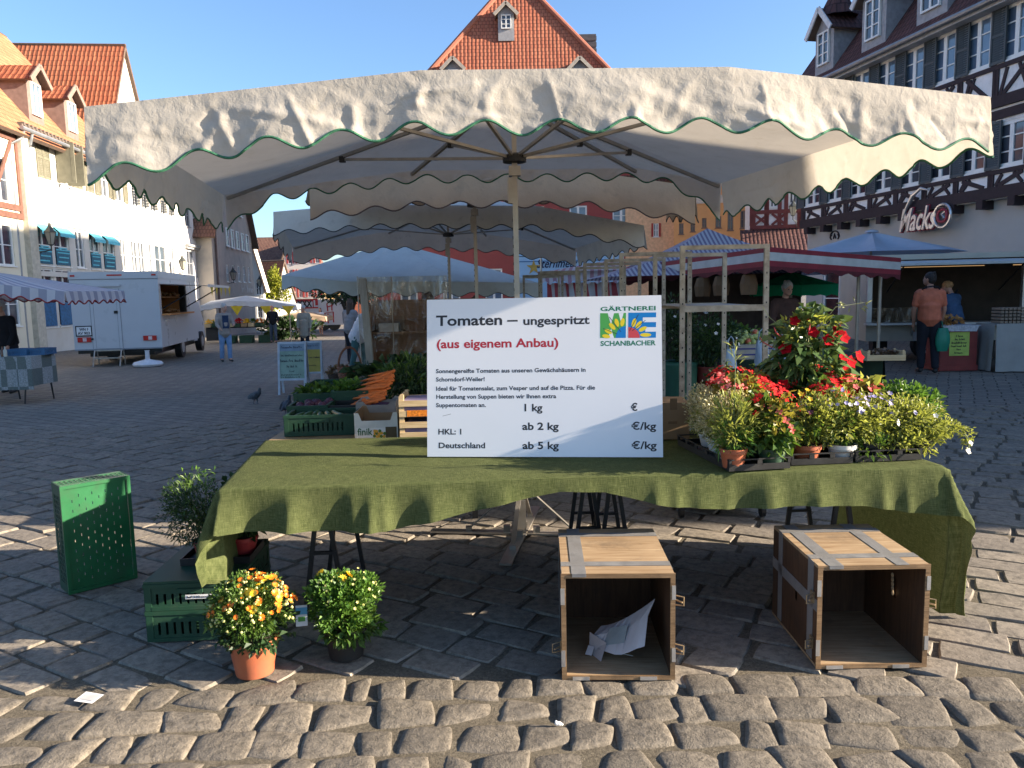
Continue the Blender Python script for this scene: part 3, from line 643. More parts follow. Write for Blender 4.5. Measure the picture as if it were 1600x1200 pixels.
m = M(); apex = (cx, rd, zr_); fl_, fr_ = (cx-wE, 0, ze_), (cx+wE, 0, ze_); bl_, br_ = (cx-wE, 19, ze_), (cx+wE, 19, ze_); ap2 = (cx, 15.5, zr_)
def tri(m, P, th=.2):
    P = [Vector(p) for p in P]; U = (P[1]-P[0]).normalized(); m.face(P, 0, [((p-P[0]).dot(U), (p-P[0]-U*(p-P[0]).dot(U)).length) for p in P])
tri(m, (fl_, fr_, apex)); tri(m, (fr_, br_, ap2, apex)); tri(m, (bl_, fl_, apex, ap2)); m.face([fl_, fr_, br_, bl_], 1)
hip = mat('ridge_tile', (.3, .11, .07), .8, .25, 30, .3)
rf = m.obj('roof', [tilemat('town_hall_tile', (.34, .105, .06), (.41, .15, .085), .24, .24), rfw], TH)
m = M(); m.tube([fl_, apex], .17, 8); m.tube([fr_, apex], .17, 8); m.tube([apex, ap2], .17, 8); m.obj('ridge', hip, TH)
def on_roof(px, py):   # point on the front slope
    d = ray(px, py); a = Vector((0, -(zr_-ze_), rd)).normalized(); o = Vector((TH.location.x+cx, y, ze_)); t = a.dot(o-Vector((0, 0, EYE)))/a.dot(d); p = Vector((0, 0, EYE))+d*t; return p-TH.location
for (px, py, w_, hh) in ((791, 50, 1.0, 1.05), (709, 134, 1.0, 1.0), (905, 134, 1.0, 1.0)):
    p = on_roof(px, py); dormer(TH, p.x, w_, p.z, hh, p.y-.25, 0, 1.0, wf, mat('grey_dormer_wood', (.3, .3, .31)), tileR, mat('pale_bargeboard', (.4, .35, .29), .7), 1.6)
slate = mat('slate_cladding', (.05, .055, .065), .6, .3, 6)
ch = at_y(908, 70, y+9)-TH.location; m = M(); m.bx(ch.x-.95, ch.x+.95, 8, 11, zr_-14, ch.z+.4)
for i in range(9): m.bx(ch.x-.98, ch.x+.98, 7.96, 8.0, ch.z-3.4+i*.42, ch.z-3.1+i*.42)
m.obj('chimney', slate, TH); M().lathe([(.5, 0), (.5, 3), (.35, 3.2), (.6, 4), (.1, 6)], 8, 0, (cx, rd+.3, zr_-.4)).obj('turret', slate, TH)
# --- right row behind: orange house, red half-timbered house
oy = 47.; o0 = X(1010, oy); PO = Plane(o0, oy, math.cos(rad(-13)), math.sin(rad(-13))); plO = mat('orange_plaster', (.72, .34, .13), .9, .06, 2, .15, 40)
wO = boxes(PO, [(1061, 1068, 349, 366), (1079, 1086, 346, 362), (1097, 1104, 341, 356), (1118, 1127, 338, 356), (1137, 1146, 332, 360), (1157, 1168, 329, 357), (1063, 1070, 300, 318), (1098, 1105, 296, 314), (1137, 1146, 290, 308)])
uo = PO.px(1170, 340)[0]
HO = rowhouse('orange_house', 'orange plastered house with small deep windows and a pale string band', PO, PO.px(1053, 340)[0], uo, 0, Zp(255, oy-2, 1100), plO, tileB, wO, 'side', Zp(255, oy-2, 1100)+4, 9, fm=mat('brown_window', (.18, .11, .08), .6))
HO2 = rowhouse('peach_house', 'peach coloured house with red shutters next to the orange one', Plane(o0, oy+2, 1, -.12), PO.px(985, 340)[0], PO.px(1085, 340)[0], 0, Zp(270, oy, 1020), mat('peach_plaster', (.75, .48, .28), .9), tileB, boxes(Plane(o0, oy+2, 1, -.12), [(1021, 1029, 349, 370)]), 'side', Zp(270, oy, 1020)+4, 9, shut=mat('red_shutter', (.4, .05, .04), .6))
uu0 = PO.px(1053, 340)[0]; zz = PO.px(1100, 318)[1]; m = M(); m.bx(0, uo-uu0, -.06, -.003, zz, zz+.45); m.obj('string_band', mat('pale_band', (.6, .5, .4), .9), HO)
PT = Plane(X(1170, 42.), 42., math.cos(rad(-13)), math.sin(rad(-13))); u1 = PT.px(1256, 320)[0]; zt_ = Zp(262, 42, 1210); wT = boxes(PT, [(1183, 1194, 295, 328), (1204, 1215, 291, 324), (1234, 1246, 283, 318)])
HT = rowhouse('red_timbered_house', 'narrow half-timbered house with oxblood beams beside the black timbered one', PT, 0, u1, 0, zt_, plT, tileD, wT, 'side', zt_+4.5, 9, fm=wf)
m = M(); zs2 = min(w[2] for w in wT)-.08; zq = PT.px(1200, 352)[1]
for z in (zs2-.15, zq-.2, zt_-.25): m.bx(0, u1, -.07, -.002, z, z+.2)
for u in [.08, u1-.15]+[w[0]-.16 for w in wT]+[w[1]+.12 for w in wT]: m.bx(u-.1, u+.1, -.06, -.003, zq, zt_-.1)
for a, b in ((.2, .2+u1*.28), (.3+u1*.3, .3+u1*.56)):
    m.bar((a, -.03, zq), (b, -.03, zs2-.15), .05, .13, up=(1, 0, 0)); m.bar((b, -.034, zq), (a, -.034, zs2-.15), .05, .13, up=(1, 0, 0))
m.obj('timber_frame', beamR, HT)
m = M(); zp = PT.px(1200, 358)[1]; slab(m, (-.5, -2.6, zp-1.7), (u1+.4, -2.6, zp-1.7), (u1+.4, 0, zp), (-.5, 0, zp), .15); m.obj('pent_roof', [tileD, rfw], HT)
# hidden low row that closes the square on the shady side between the houses
V = Vector
# ------------------------------------------------------------------ stall canopies
def canvas(name, c, stain, trans=.22, s=1.):
    g = G(name); v = g.coord(); vo = g.new('ShaderNodeTexVoronoi'); g.l.new(v, vo.inputs['Vector']); vo.inputs['Scale'].default_value = 13; n = g.noise(v, 2.2, 6, .65); n2 = g.noise(v, 9, 5, .7); f = g.noise(v, 160, 2)
    col = g.mix(g.ramp(n, [(.42, 0.), (.78, .6)]), c, tuple(x*.72 for x in c)); col = g.mix(g.ramp(n2, [(.56, 0.), (.8, .55)]), col, stain)
    nr = g.bump(vo.outputs['Distance'], .12*s, .02); nr = g.bump(g.noise(v, 24, 5, .6, .6), .3*s, .012, nr); nr = g.bump(g.noise(v, 45, 4, .6), .25*s, .006, nr); nr = g.bump(f, .12, .002, nr)
    g.fin(col, .85, nr, spec=.15); return g.translucent(col, trans)
cvA = canvas('cream_canvas', (.58, .53, .46), (.42, .36, .26), .3); cvB = canvas('tan_canvas', (.5, .37, .25), (.3, .25, .18), .2); cvC = canvas('grey_canvas', (.62, .59, .53), (.28, .27, .24), .2); cvD = canvas('blue_grey_canvas', (.52, .54, .52), (.34, .35, .33), .18)
trimG = mat('green_binding', (.03, .13, .07), .8, .2, 40, .4, 200); trimD = mat('dark_binding', (.025, .03, .03), .8, .2, 40); trimB = mat('brown_binding', (.09, .06, .045), .8, .2, 40); trimR = mat('red_binding', (.25, .03, .03), .8, .2, 40)
steel = mat('galvanised_steel', (.33, .3, .25), .5, .25, 14, .1, 60, metal=.3, dirt=(.12, .09, .06), dscale=9); alu = mat('weathered_aluminium', (.36, .33, .29), .38, .15, 9, .06, 80, metal=.7); blackp = mat('black_plastic', (.015, .015, .016), .45, .3, 12, .1)
_cr = random.Random(5); CREASE = []
for _ in range(150):
    an = _cr.choice([1.57, 1.2, 1.9, .9, 2.3, .2, 2.9])+_cr.gauss(0, .2)
    CREASE.append((_cr.uniform(-2.5, 6.5), _cr.uniform(2.12, 2.62), math.cos(an), math.sin(an), _cr.uniform(.05, .24), _cr.choice([-1, 1, 1])*_cr.uniform(.003, .011), _cr.uniform(.012, .045)))
def crease(p, a):
    """old canvas: gentle swells, straight sharp fold creases and fine crinkles"""
    s = p.x if a != 7 and a != 21 else p.y; w = .013*noise.noise(V((s*1.7, p.z*2, a)))+.007*noise.noise(V((s*5+p.z*3, p.z*6-s, a)))+.0035*(1-2.5*abs(noise.noise(V((s*11-p.z*9, p.z*15+s*4, a)))))
    for (x, z, c, n, L, am, wd) in CREASE:
        dx = s-x; dz = p.z-z
        if abs(dx) > .3: continue
        u = dx*c+dz*n
        if abs(u) > L: continue
        v = abs(-dx*n+dz*c)
        if v < wd: w += am*(1-v/wd)*min(1, (L-abs(u))/(.3*L))
    return w
def umbrella(name, label, per, runs, apex, pole, hub_z, cm, tm, drop=.22, amp=.03, lam=.31, step=.03, rows=6, wr=0., flare=.03, group=None, sag=.04, ribs=True, trim_r=.006, base='feet', polez=0., cat='canopy', uvs=False, stripe=None, metal=None):
    o = Vector((pole[0], pole[1], polez)); T = thing(name, label, cat, o, 0, group); L = lambda p: Vector(p)-o
    metal = metal or alu
    m = M(); n = len(per); nt = 9
    for i in range(n):
        a, b = Vector(per[i]), Vector(per[(i+1) % n]); k = max(3, int((b-a).length/.12)); g = []; uv = []; dist = (b-a).length
        for s in range(k+1):
            e = a.lerp(b, s/k); row = []; ru = []
            for t in range(nt+1):
                q = e.lerp(Vector(apex), t/nt); q.z -= sag*math.sin(math.pi*t/nt)*math.sin(math.pi*s/k)
                if wr: q.z += .4*crease(q, 3)*math.sin(math.pi*t/nt)
                row.append(L(q)); ru.append((dist*s/k, t*.1))
            g.append(row); uv.append(ru)
        m.sheet(g, 0, uv if uvs else None)
    cano = m.obj('canopy', [cm], T, smooth=180)
    vm = M(); tr = M()
    for ri, (idx, dfun) in enumerate(runs):
        P = [Vector(per[i % n]) for i in idx]; seg = [(P[i+1]-P[i]).length for i in range(len(P)-1)]; tot = sum(seg); k = int(tot/step); hv = (P[-1]-P[0]); nv = Vector((hv.y, -hv.x, 0)).normalized()
        g = []; uv = []; bot = []
        for s in range(k+1):
            d = tot*s/k; acc = 0
            for i, l in enumerate(seg):
                if d <= acc+l+1e-6: e = P[i].lerp(P[i+1], (d-acc)/l); break
                acc += l
            dr = drop*(dfun(s/k) if dfun else 1)+amp*math.cos(2*math.pi*d/lam); row = []; ru = []
            for t in range(rows+1):
                f = t/rows; q = e+Vector((0, 0, -dr*f)); w = flare*f
                if wr: w += wr*crease(q+nv*.2, ri*7)*min(1, f*3)*(.6+.8*f) if 0 < t else 0
                w += .015*f*math.sin(d*9+ri)
                q = q+nv*w; row.append(L(q)); ru.append((d, f*dr))
            g.append(row); uv.append(ru); bot.append(row[-1])
        vm.sheet(g, 0, uv if uvs else None); tr.tube(bot, trim_r, 5)
    vm.obj('valance', [stripe or cm], T, smooth=180); tr.obj('binding', tm, T)
    ap = L(apex); hub = Vector((0, 0, hub_z-polez))
    p = M(); p.box((0, 0, (hub_z-polez)*.5+.0), (.034, .034, hub_z-polez), 0); p.box((0, 0, (hub_z+ap.z+o.z)/2-polez), (.03, .03, ap.z+o.z-hub_z-.04))
    for i in range(34): p.box((-.0185, -.012, .25+i*.055), (.004, .012, .02), 1)
    p.box((-.03, 0, hub_z-polez-.2), (.03, .04, .16), 0); p.box((0, 0, hub_z-polez-.08), (.075, .075, .06), 0)
    p.obj('pole', [metal, blackp], T)
    h = M(); h.lathe([(.04, -.03), (.075, -.025), (.075, .015), (.04, .03)], 12, 0, hub, caps=True); h.obj('hub', blackp, T)
    if ribs:
        for q in per:
            e = L(q); dirv = (e-ap); a = ap+Vector((0, 0, -.06)); b = ap+dirv*.985+Vector((0, 0, -.035)); r = M(); r.bar(a, b, .022, .022); rb = r.obj('rib', metal, T)
            st = M(); mid = a.lerp(b, .52)+Vector((0, 0, -.02)); st.bar(hub+(mid-hub).normalized()*.06, mid, .018, .018); st.box(mid, (.04, .04, .04), 1); st.obj('strut', [metal, blackp], rb)
    if base == 'feet':
        f = M()
        for a in (-100, -10, 80, 172):
            c, s = math.cos(rad(a)), math.sin(rad(a)); f.bar((c*.04, s*.04, .012), (c*.62, s*.62, .012), .075, .012, 0)
            f.box((c*.1, s*.1, .035), (.045, .045, .05), 0)
            f.bar((c*.36, s*.36, .03), (c*.06, s*.06, .3), .03, .008, 0); f.box((c*.36, s*.36, .03), (.04, .04, .035), 0)
        f.obj('base_foot', metal, T)
        M().box((0, 0, .12), (.06, .06, .24)).obj('sleeve', metal, T)
    return T
# the near one over the flower table
FL, FR, RL, RR = V((-1.80, 3.40, 2.43)), V((2.19, 3.60, 2.44)), V((-2.27, 6.29, 2.43)), V((1.70, 6.27, 2.44))
f1 = V((-.365, 3.415, 2.555)); f2 = V((.965, 3.46, 2.555)); b1 = V((-.75, 6.1, 2.56)); b2 = V((1.02, 6.2, 2.56))
up = 2.45
U1 = umbrella('market_umbrella', 'big cream canvas stall canopy with green scalloped edge over the flower table', [FL, f1, f2, FR, RR, b2, b1, RL],
    [((0, 1, 2, 3), lambda s: 1+.22*(1-min(1, s*6))-.08*max(0, (s-.8)*5)), ((3, 4), lambda s: .95+.3*max(0, s-.7)), ((4, 5, 6, 7), lambda s: .25+.8*max(0, 1-10*min(s, 1-s))), ((7, 8), lambda s: 1.05)],
    V((-.02, 4.92, 2.86)), (.045, 5.0), up, cvA, trimG, .245, .031, .312, .012, 20, .85, .02)
umbrella('market_umbrella', 'tan canvas stall canopy directly behind the big cream one', [at_y(483, 284, 6.6), at_y(650, 268, 6.6), at_y(920, 268, 6.6), at_y(1086, 291, 6.6), at_y(1040, 306, 9.2), at_y(880, 296, 9.2), at_y(690, 296, 9.2), at_y(540, 306, 9.2)],
    [((0, 1, 2, 3), lambda s: 1+.12*abs(s-.5)), ((3, 4), None), ((4, 5, 6, 7), lambda s: .5), ((7, 8), lambda s: .6)], V((-.2, 7.9, 2.95)), (-.34, 7.9), 2.5, cvB, trimB, .27, .03, .36, .03, 7, .5, .02)
umbrella('market_umbrella', 'grey canvas stall canopy with dark piping, third from the flower table', [at_y(427, 331, 9.3), at_y(600, 320, 9.3), at_y(840, 322, 9.3), at_y(1006, 352, 9.3), at_y(900, 388, 12.2), at_y(760, 366, 12.2), at_y(606, 362, 12.2), at_y(457, 386, 12.2)],
    [((0, 1, 2, 3), None), ((3, 4), None), ((4, 5, 6, 7), None), ((7, 8), None)], V((-.7, 10.8, 2.95)), (-.83, 10.7), 2.42, cvC, trimD, .25, .03, .36, .035, 7, .5, .03)
umbrella('peaked_tent', 'blue-grey peaked tent over the stall with the clear plastic screen', [at_y(440, 430, 12.6), at_y(545, 440, 12.3), at_y(720, 440, 12.3), at_y(842, 442, 12.6), at_y(800, 430, 16.2), at_y(480, 430, 16.2)],
    [((0, 1, 2, 3), None), ((3, 4), None), ((4, 5), None), ((5, 6), None)], at_y(615, 378, 14.2), (-1.75, 15.5), 2.0, cvD, trimD, .2, .035, .42, .04, 5, .6, .02, ribs=False, base=None, cat='tent')
# ------------------------------------------------------------------ people
def blobs(name, parts, vox, m, parent, smooth_iter=4, extra=None):
    """one continuous surface grown round tapered limbs and balls; parts: ('c',a,b,ra,rb) or ('e',c,(rx,ry,rz),rotation)"""
    mm = M()
    for p in parts:
        if p[0] == 'c':
            a, b = V(p[1]), V(p[2]); n = 5; d = (b-a)
            if d.length < 1e-4: continue
            dn = d.normalized(); pts = [a-dn*p[3]*.6]; rr = [p[3]*.55]
            for i in range(n+1): pts.append(a+d*i/n); rr.append(p[3]+(p[4]-p[3])*i/n)
            pts.append(b+dn*p[4]*.6); rr.append(p[4]*.55); mm.tube(pts, rr, 12)
        else:
            t = M(); t.ball((0, 0, 0), p[2], 14); R_ = p[3] if len(p) > 3 else Matrix.Identity(3); b = len(mm.v)
            mm.v += [tuple(R_ @ V(q)+V(p[1])) for q in t.v]; mm.f += [tuple(i+b for i in f) for f in t.f]; mm.m += t.m
    o = mm.obj(name, m)
    md = o.modifiers.new('r', 'REMESH'); md.mode = 'VOXEL'; md.voxel_size = vox
    s2 = o.modifiers.new('s', 'SMOOTH'); s2.iterations = smooth_iter; s2.factor = .5
    dg = bpy.context.evaluated_depsgraph_get(); me = bpy.data.meshes.new_from_object(o.evaluated_get(dg)); old = o.data
    o.modifiers.clear(); o.data = me; bpy.data.meshes.remove(old); me.name = name; me.polygons.foreach_set('use_smooth', [True]*len(me.polygons)); me.update()
    o.parent = parent; return o
skin = mat('skin', (.5, .27, .19), .55, .12, 12, .1, 120); skin2 = mat('tanned_skin', (.42, .22, .15), .55, .12, 12)
def cloth(n, c): return mat(n, c, .85, .16, 9, .35, 35, spec=.15, bd=.01)
def person(label, loc, rz, hgt_=1.72, top=None, legs=None, hair=None, hairlen=0., sleeve=1, arms=((.25, .1), (.25, .1)), lean=0., head=(0, 0), stride=.12, coat=None, skirt=None, shoes=None, sk=None, girth=1., vox=.012, legs_short=False, bald=False):
    """standing figure, faces local -y; arms = (shoulder swing forward, elbow bend) for the left and right arm"""
    k = hgt_/1.75; T = thing('person', label, 'person', loc, rz); sk = sk or skin
    ln = Matrix.Rotation(lean, 3, 'X'); hip = V((0, 0, .93)); f = lambda p: ((ln @ (V(p)-hip))+hip)*k
    g = V((1, 1, 1))
    J = {}
    for s, q in ((1, 'l'), (-1, 'r')):
        J['hip'+q] = V((s*.09, 0, .9))*k; st = s*stride; J['kn'+q] = V((s*.1, -st*.45-.02, .49))*k; J['an'+q] = V((s*.105, -st*.9+.03, .085))*k; J['to'+q] = V((s*.125, -st*.9-.13, .035))*k
        a, e = arms[0 if s == 1 else 1]; sh = V((s*.185, 0, 1.42)); el = sh+V((s*.06, -math.sin(a)*.29, -math.cos(a)*.29)); wr = el+V((-s*.02-s*.16*max(0, e-.9), -math.sin(a+e)*.26, -math.cos(a+e)*.26))
        J['sh'+q] = f(sh); J['el'+q] = f(el); J['wr'+q] = f(wr); d = (wr-el).normalized(); J['ha'+q] = f(wr+d*.09); J['fi'+q] = f(wr+d*.18)
    nk0, nk1 = f((0, .01, 1.46)), f((0, -.005, 1.56)); hr = Matrix.Rotation(lean*.6+head[0], 3, 'X'); hz = Matrix.Rotation(head[1], 3, 'Z'); hc = nk1+(hz @ (hr @ V((0, -.02, .1))))*k
    hp = lambda p: hc+(hz @ (hr @ V(p)))*k; HR = hz @ hr
    B = [('c', f((0, 0, .98)), f((0, 0, 1.2)), .135*k*girth, .14*k*girth), ('e', f((0, 0, 1.3)), (.165*k*girth, .105*k*girth, .17*k), ln), ('e', f((0, 0, .95)), (.16*k*girth, .11*k*girth, .13*k), ln), ('c', nk0, nk1, .055*k, .05*k),
         ('e', hc, (.073*k, .092*k, .112*k), HR), ('e', hp((0, -.05, -.05)), (.052*k, .05*k, .06*k), HR), ('e', hp((0, -.096, -.012)), (.013*k, .02*k, .024*k), HR), ('e', hp((0, -.085, -.05)), (.024*k, .014*k, .009*k), HR)]
    for s in (-1, 1): B.append(('e', hp((s*.074, .005, -.005)), (.012*k, .02*k, .03*k), HR))
    for q in 'lr':
        B += [('c', J['sh'+q], J['el'+q], .05*k, .04*k), ('c', J['el'+q], J['wr'+q], .04*k, .027*k), ('c', f((0, 0, 1.4)), J['sh'+q], .08*k, .058*k), ('c', J['hip'+q], J['kn'+q], .085*k*girth, .056*k), ('c', J['kn'+q], J['an'+q], .056*k, .038*k), ('c', J['an'+q], J['to'+q], .04*k, .03*k)]
        w, h, fi = J['wr'+q], J['ha'+q], J['fi'+q]; B.append(('e', (w+h)/2, (.03*k, .042*k, .05*k))); dirv = (fi-h); s = 1 if q == 'l' else -1
        for i, lf in enumerate((.82, 1., .95, .75)):
            o_ = V((0, (-.033+.021*i)*k, 0)); kn = h+o_+dirv*.45*lf; B.append(('c', h+o_*.8, kn, .0115*k, .0105*k)); B.append(('c', kn, kn+dirv*.42*lf+V((-s*.022, 0, 0))*k, .0105*k, .0095*k))
        tb = w+(h-w)*.4+V((0, -.04*k, 0)); B.append(('c', tb, tb+dirv*.45+V((-s*.012, -.022, 0))*k, .013*k, .011*k))
    b_ = blobs('body', B, .011*k, sk, T)
    e = M()
    for s in (-1, 1):
        m_ = M(); m_.ball((0, 0, 0), .0115*k, 8); bb = len(e.v); e.v += [tuple(V(p)+hp((s*.03, -.083, .015))) for p in m_.v]; e.f += [tuple(i+bb for i in f_) for f_ in m_.f]; e.m += m_.m
    e.obj('eye', mat('eye_dark', (.03, .02, .015), .3), T)
    if top:
        x = .018*k; r = 1.0; C = [('c', f((0, 0, .95)), f((0, 0, 1.2)), .15*k*girth+x*.3, .145*k*girth+x), ('e', f((0, 0, 1.3)), (.17*k*girth+x, .11*k*girth+x, .175*k), ln), ('c', nk0-V((0, 0, .02)), nk0+V((0, 0, .02)), .066*k, .062*k)]
        if not coat: C.append(('c', f((0, 0, .945)), f((0, 0, 1.1)), .17*k*girth, .16*k*girth))
        if coat: C += [('c', f((0, 0, 1.0)), f((0, .0, coat)), .15*k*girth+x, .165*k*girth+x), ('e', f((0, 0, (1+coat)/2)), (.185*k*girth, .13*k*girth, .16*k))]
        for q in 'lr':
            el = J['sh'+q].lerp(J['el'+q], .75) if sleeve < 1 else J['el'+q]; C += [('c', J['sh'+q], el, .058*k+x*.6, .05*k+x*.5), ('c', f((0, 0, 1.4)), J['sh'+q], .085*k+x*.5, .065*k+x*.5)]
            if sleeve >= 1: C.append(('c', J['el'+q], J['el'+q].lerp(J['wr'+q], .9), .048*k+x*.5, .038*k+x*.4))
        blobs('top', C, .013*k, top, T)
    if legs or skirt:
        x = .016*k; C = [('e', f((0, 0, .95)), (.165*k*girth+x*.6, .115*k*girth+x*.6, .1*k))]
        if skirt: C += [('c', V((0, 0, 1.0))*k, V((0, 0, skirt))*k, .15*k, .2*k)]
        else:
            for q in 'lr': C += [('c', J['hip'+q], J['kn'+q], .09*k*girth+x*.6, .066*k+x*.6), ('c', J['kn'+q], J['kn'+q].lerp(J['an'+q], .35 if legs_short else .93), .066*k+x*.6, .056*k+x*.5)]
        blobs('trousers' if not skirt else 'skirt', C, .013*k, legs or top, T)
    S_ = []
    for q in 'lr': S_ += [('c', J['an'+q]+V((0, .02, -.03))*k, J['to'+q], .045*k, .036*k), ('e', (J['an'+q]+J['to'+q])/2-V((0, 0, .03))*k, (.042*k, .11*k, .02*k))]
    blobs('shoes', S_, .011*k, shoes or mat('dark_shoe', (.02, .018, .017), .5), T)
    if hair:
        Hh = [('e', hp((0, .018, .03)), (.084*k, .096*k, .1*k), HR)]
        if hairlen > 0: Hh += [('c', hp((0, .07, .02)), hp((0, .09, -hairlen)), .075*k, .05*k), ('c', hp((.06, .03, 0)), hp((.075, .03, -hairlen*.8)), .035*k, .03*k), ('c', hp((-.06, .03, 0)), hp((-.075, .03, -hairlen*.8)), .035*k, .03*k)]
        else: Hh += [('e', hp((0, .04, -.01)), (.08*k, .075*k, .085*k), HR)]
        for i in range(26):
            a = random.random()*6.28; z = random.uniform(-.02, .115); Hh.append(('e', hp((.074*math.cos(a)*math.sqrt(max(.05, 1-(z/.13)**2)), .035+.06*abs(math.sin(a)), z)), (.022*k, .022*k, .022*k)))
        blobs('hair', Hh, .011*k, hair, T, 2)
    return T
hGrey = mat('grey_hair', (.4, .38, .36), .8, .25, 60, .5, 120); hBrown = mat('brown_hair', (.07, .04, .025), .7, .3, 60, .5, 120); hDark = mat('dark_hair', (.025, .02, .018), .7, .3, 60, .5); hBlond = mat('blonde_hair', (.42, .22, .09), .7, .25, 60, .5, 120)
jean = cloth('blue_jeans', (.16, .26, .42)); dkj = cloth('dark_trousers', (.02, .022, .03)); beige = cloth('beige_coat', (.33, .29, .23)); navy = cloth('navy_jumper', (.03, .05, .1)); blackc = cloth('black_jumper', (.015, .015, .018)); white = cloth('white_cotton', (.62, .62, .66)); greyk = cloth('grey_knit', (.25, .23, .23)); salmon = cloth('salmon_polo', (.55, .16, .09)); denim = cloth('denim_jacket', (.06, .11, .2)); teal = cloth('teal_trousers', (.06, .14, .15)); brownc = cloth('brown_jacket', (.09, .05, .04))
def standing(px, y, **kw):
    p = ground(px, y); return p
p = person('elderly man in blue jeans and open grey-beige jacket looking down at his hand', ground(350, 22.6), rad(35), 1.68, cloth('stone_jacket', (.3, .26, .23)), jean, hGrey, 0, 1, ((.35, 1.2), (.3, .9)), .04, (.2, .3), .08, .86, girth=1.08)
M().bx(-.085, .085, -.165, -.12, .98, 1.36).obj('jumper', navy, p)
person('elderly woman in a beige coat with short curly grey hair, head bowed', ground(475, 27.5), rad(8), 1.62, beige, dkj, hGrey, 0, 1, ((.1, .25), (.1, .25)), .1, (.35, 0), .06, .62, girth=1.12)
person('man in a black jumper and dark jeans standing by the white tent stall', ground(426, 36), rad(15), 1.72, blackc, cloth('slate_jeans', (.06, .08, .11)), None, 0, 1, ((.2, .9), (.2, 1.)), 0, (0, 0), .1, sk=mat('ruddy_skin', (.48, .22, .16), .5))
person('woman in a short white dress walking towards the stalls from the truck', ground(501, 49), rad(5), 1.66, white, None, hBrown, .18, .5, ((.1, .1), (-.15, .2)), 0, (0, 0), .3, skirt=.56, shoes=mat('tan_shoe', (.3, .2, .12), .6))
person('long haired woman in a grey knit top and dark trousers by the plastic screen', ground(546, 20), rad(150), 1.7, greyk, dkj, hBrown, .3, 1, ((.3, .9), (.3, .9)), .05, (.1, .2), .1)
person('person in a loose white blouse bending over the baskets beside the post', ground(558, 17.5), rad(70), 1.66, white, teal, hDark, 0, 1, ((.5, .4), (.5, .4)), .45, (.1, 0), .15, .82, girth=1.15)
person('man in a black sweatshirt behind the checked table at the picture edge', ground(8, 14.8), rad(-10), 1.75, blackc, dkj, hGrey, 0, 1, ((.25, .4), (.25, .4)), .1, (.1, -.3), .05, girth=1.2)
mp = person('man in a salmon polo shirt and black trousers holding a green bag', ground(1452, 14.0), rad(165), 1.8, salmon, dkj, hDark, 0, .5, ((.12, .2), (.12, .3)), .03, (0, .9), .06, girth=1.15, sk=skin2)
M().tube([(-.16, 0, 1.5), (-.1, .1, 1.56), (0, .13, 1.58), (.1, .1, 1.56), (.16, 0, 1.5)], .012, 6).obj('dark_collar', dkj, mp)
pw = person('blonde woman in a denim jacket leaning over the trailer counter', ground(1493, 15.3), rad(200), 1.68, denim, dkj, hBlond, .02, 1, ((.6, .7), (.6, .7)), .25, (.35, .3), .05)
M().tube([(-.14, -.1, 1.5), (-.1, -.16, 1.35), (.0, -.19, 1.15), (.14, -.16, .95)], .02, 6).obj('bag_strap', blackc, pw)
person('dark jacketed man with grey hair standing behind the apple crates', ground(1224, 12.6), rad(10), 1.7, brownc, dkj, hGrey, 0, 1, ((.2, .6), (.2, .6)), .1, (.3, 0), .05)
person('curly haired stall keeper seen behind the clear plastic screen', ground(676, 10.9), rad(-20), 1.66, brownc, dkj, hBrown, .05, 1, ((.3, .8), (.3, .8)), .1, (.35, -.3), .05)
person('brown haired person stooping behind the white price board', ground(738, 11.6), rad(20), 1.6, greyk, dkj, hBrown, .02, 1, ((.4, .8), (.4, .8)), .15, (.5, 0), .05)
# ------------------------------------------------------------------ flower table, cloth
def burlap():
    g = G('green_burlap'); uv = g.coord('UV'); v1 = g.coord('UV', (9, 190, 1)); v2 = g.coord('UV', (190, 9, 1)); a = g.noise(v1, 2.2, 4, .7); b = g.noise(v2, 2.2, 4, .7); n = g.noise(uv, 3.5, 5, .6)
    w = g.math('MULTIPLY', g.math('ADD', a, b), .5); col = g.ramp(w, [(.36, (.027, .037, .012)), (.5, (.077, .094, .034)), (.64, (.15, .165, .072))])
    col = g.mix(g.ramp(n, [(.35, 0.), (.7, .25)]), col, (.12, .125, .055)); nr = g.bump(w, .7, .004); nr = g.bump(g.noise(uv, 9, 4), .25, .01, nr)
    n4 = g.noise(uv, 28, 4, .7); col = g.mix(g.ramp(n4, [(.4, .22), (.6, 0.)]), col, (.03, .038, .012))
    g.fin(col, .95, nr, spec=.08); return g.translucent(col, .06)
mBur = burlap()
TFL, TFR, TBL, TBR = V((-1.337, 3.43, 0)), V((2.03, 3.575, 0)), V((-1.5, 4.589, 0)), V((1.9, 4.62, 0))
TZ = .752; TWd = (TFR-TFL).length; TD = 1.12
hem = [(-.5, .32)]+[((at_y(px, py, 3.4).x-TFL.x), TZ-at_y(px, py, 3.4).z) for px, py in ((345, 834), (450, 832), (560, 833), (620, 830), (700, 812), (800, 790), (880, 775), (950, 777), (1050, 799), (1150, 806), (1270, 800), (1370, 802), (1440, 812))]+[(4.5, .33)]
def F(a):
    for (x0, y0), (x1, y1) in zip(hem, hem[1:]):
        if a <= x1: return y0+(y1-y0)*(a-x0)/(x1-x0)
    return hem[-1][1]
def top_pt(a, b):
    s, t = a/TWd, b/TD; p = (TFL*(1-s)+TFR*s)*(1-t)+(TBL*(1-s)+TBR*s)*t; return V((p.x, p.y, TZ))
SL, SR, BK = .46, .79, .3
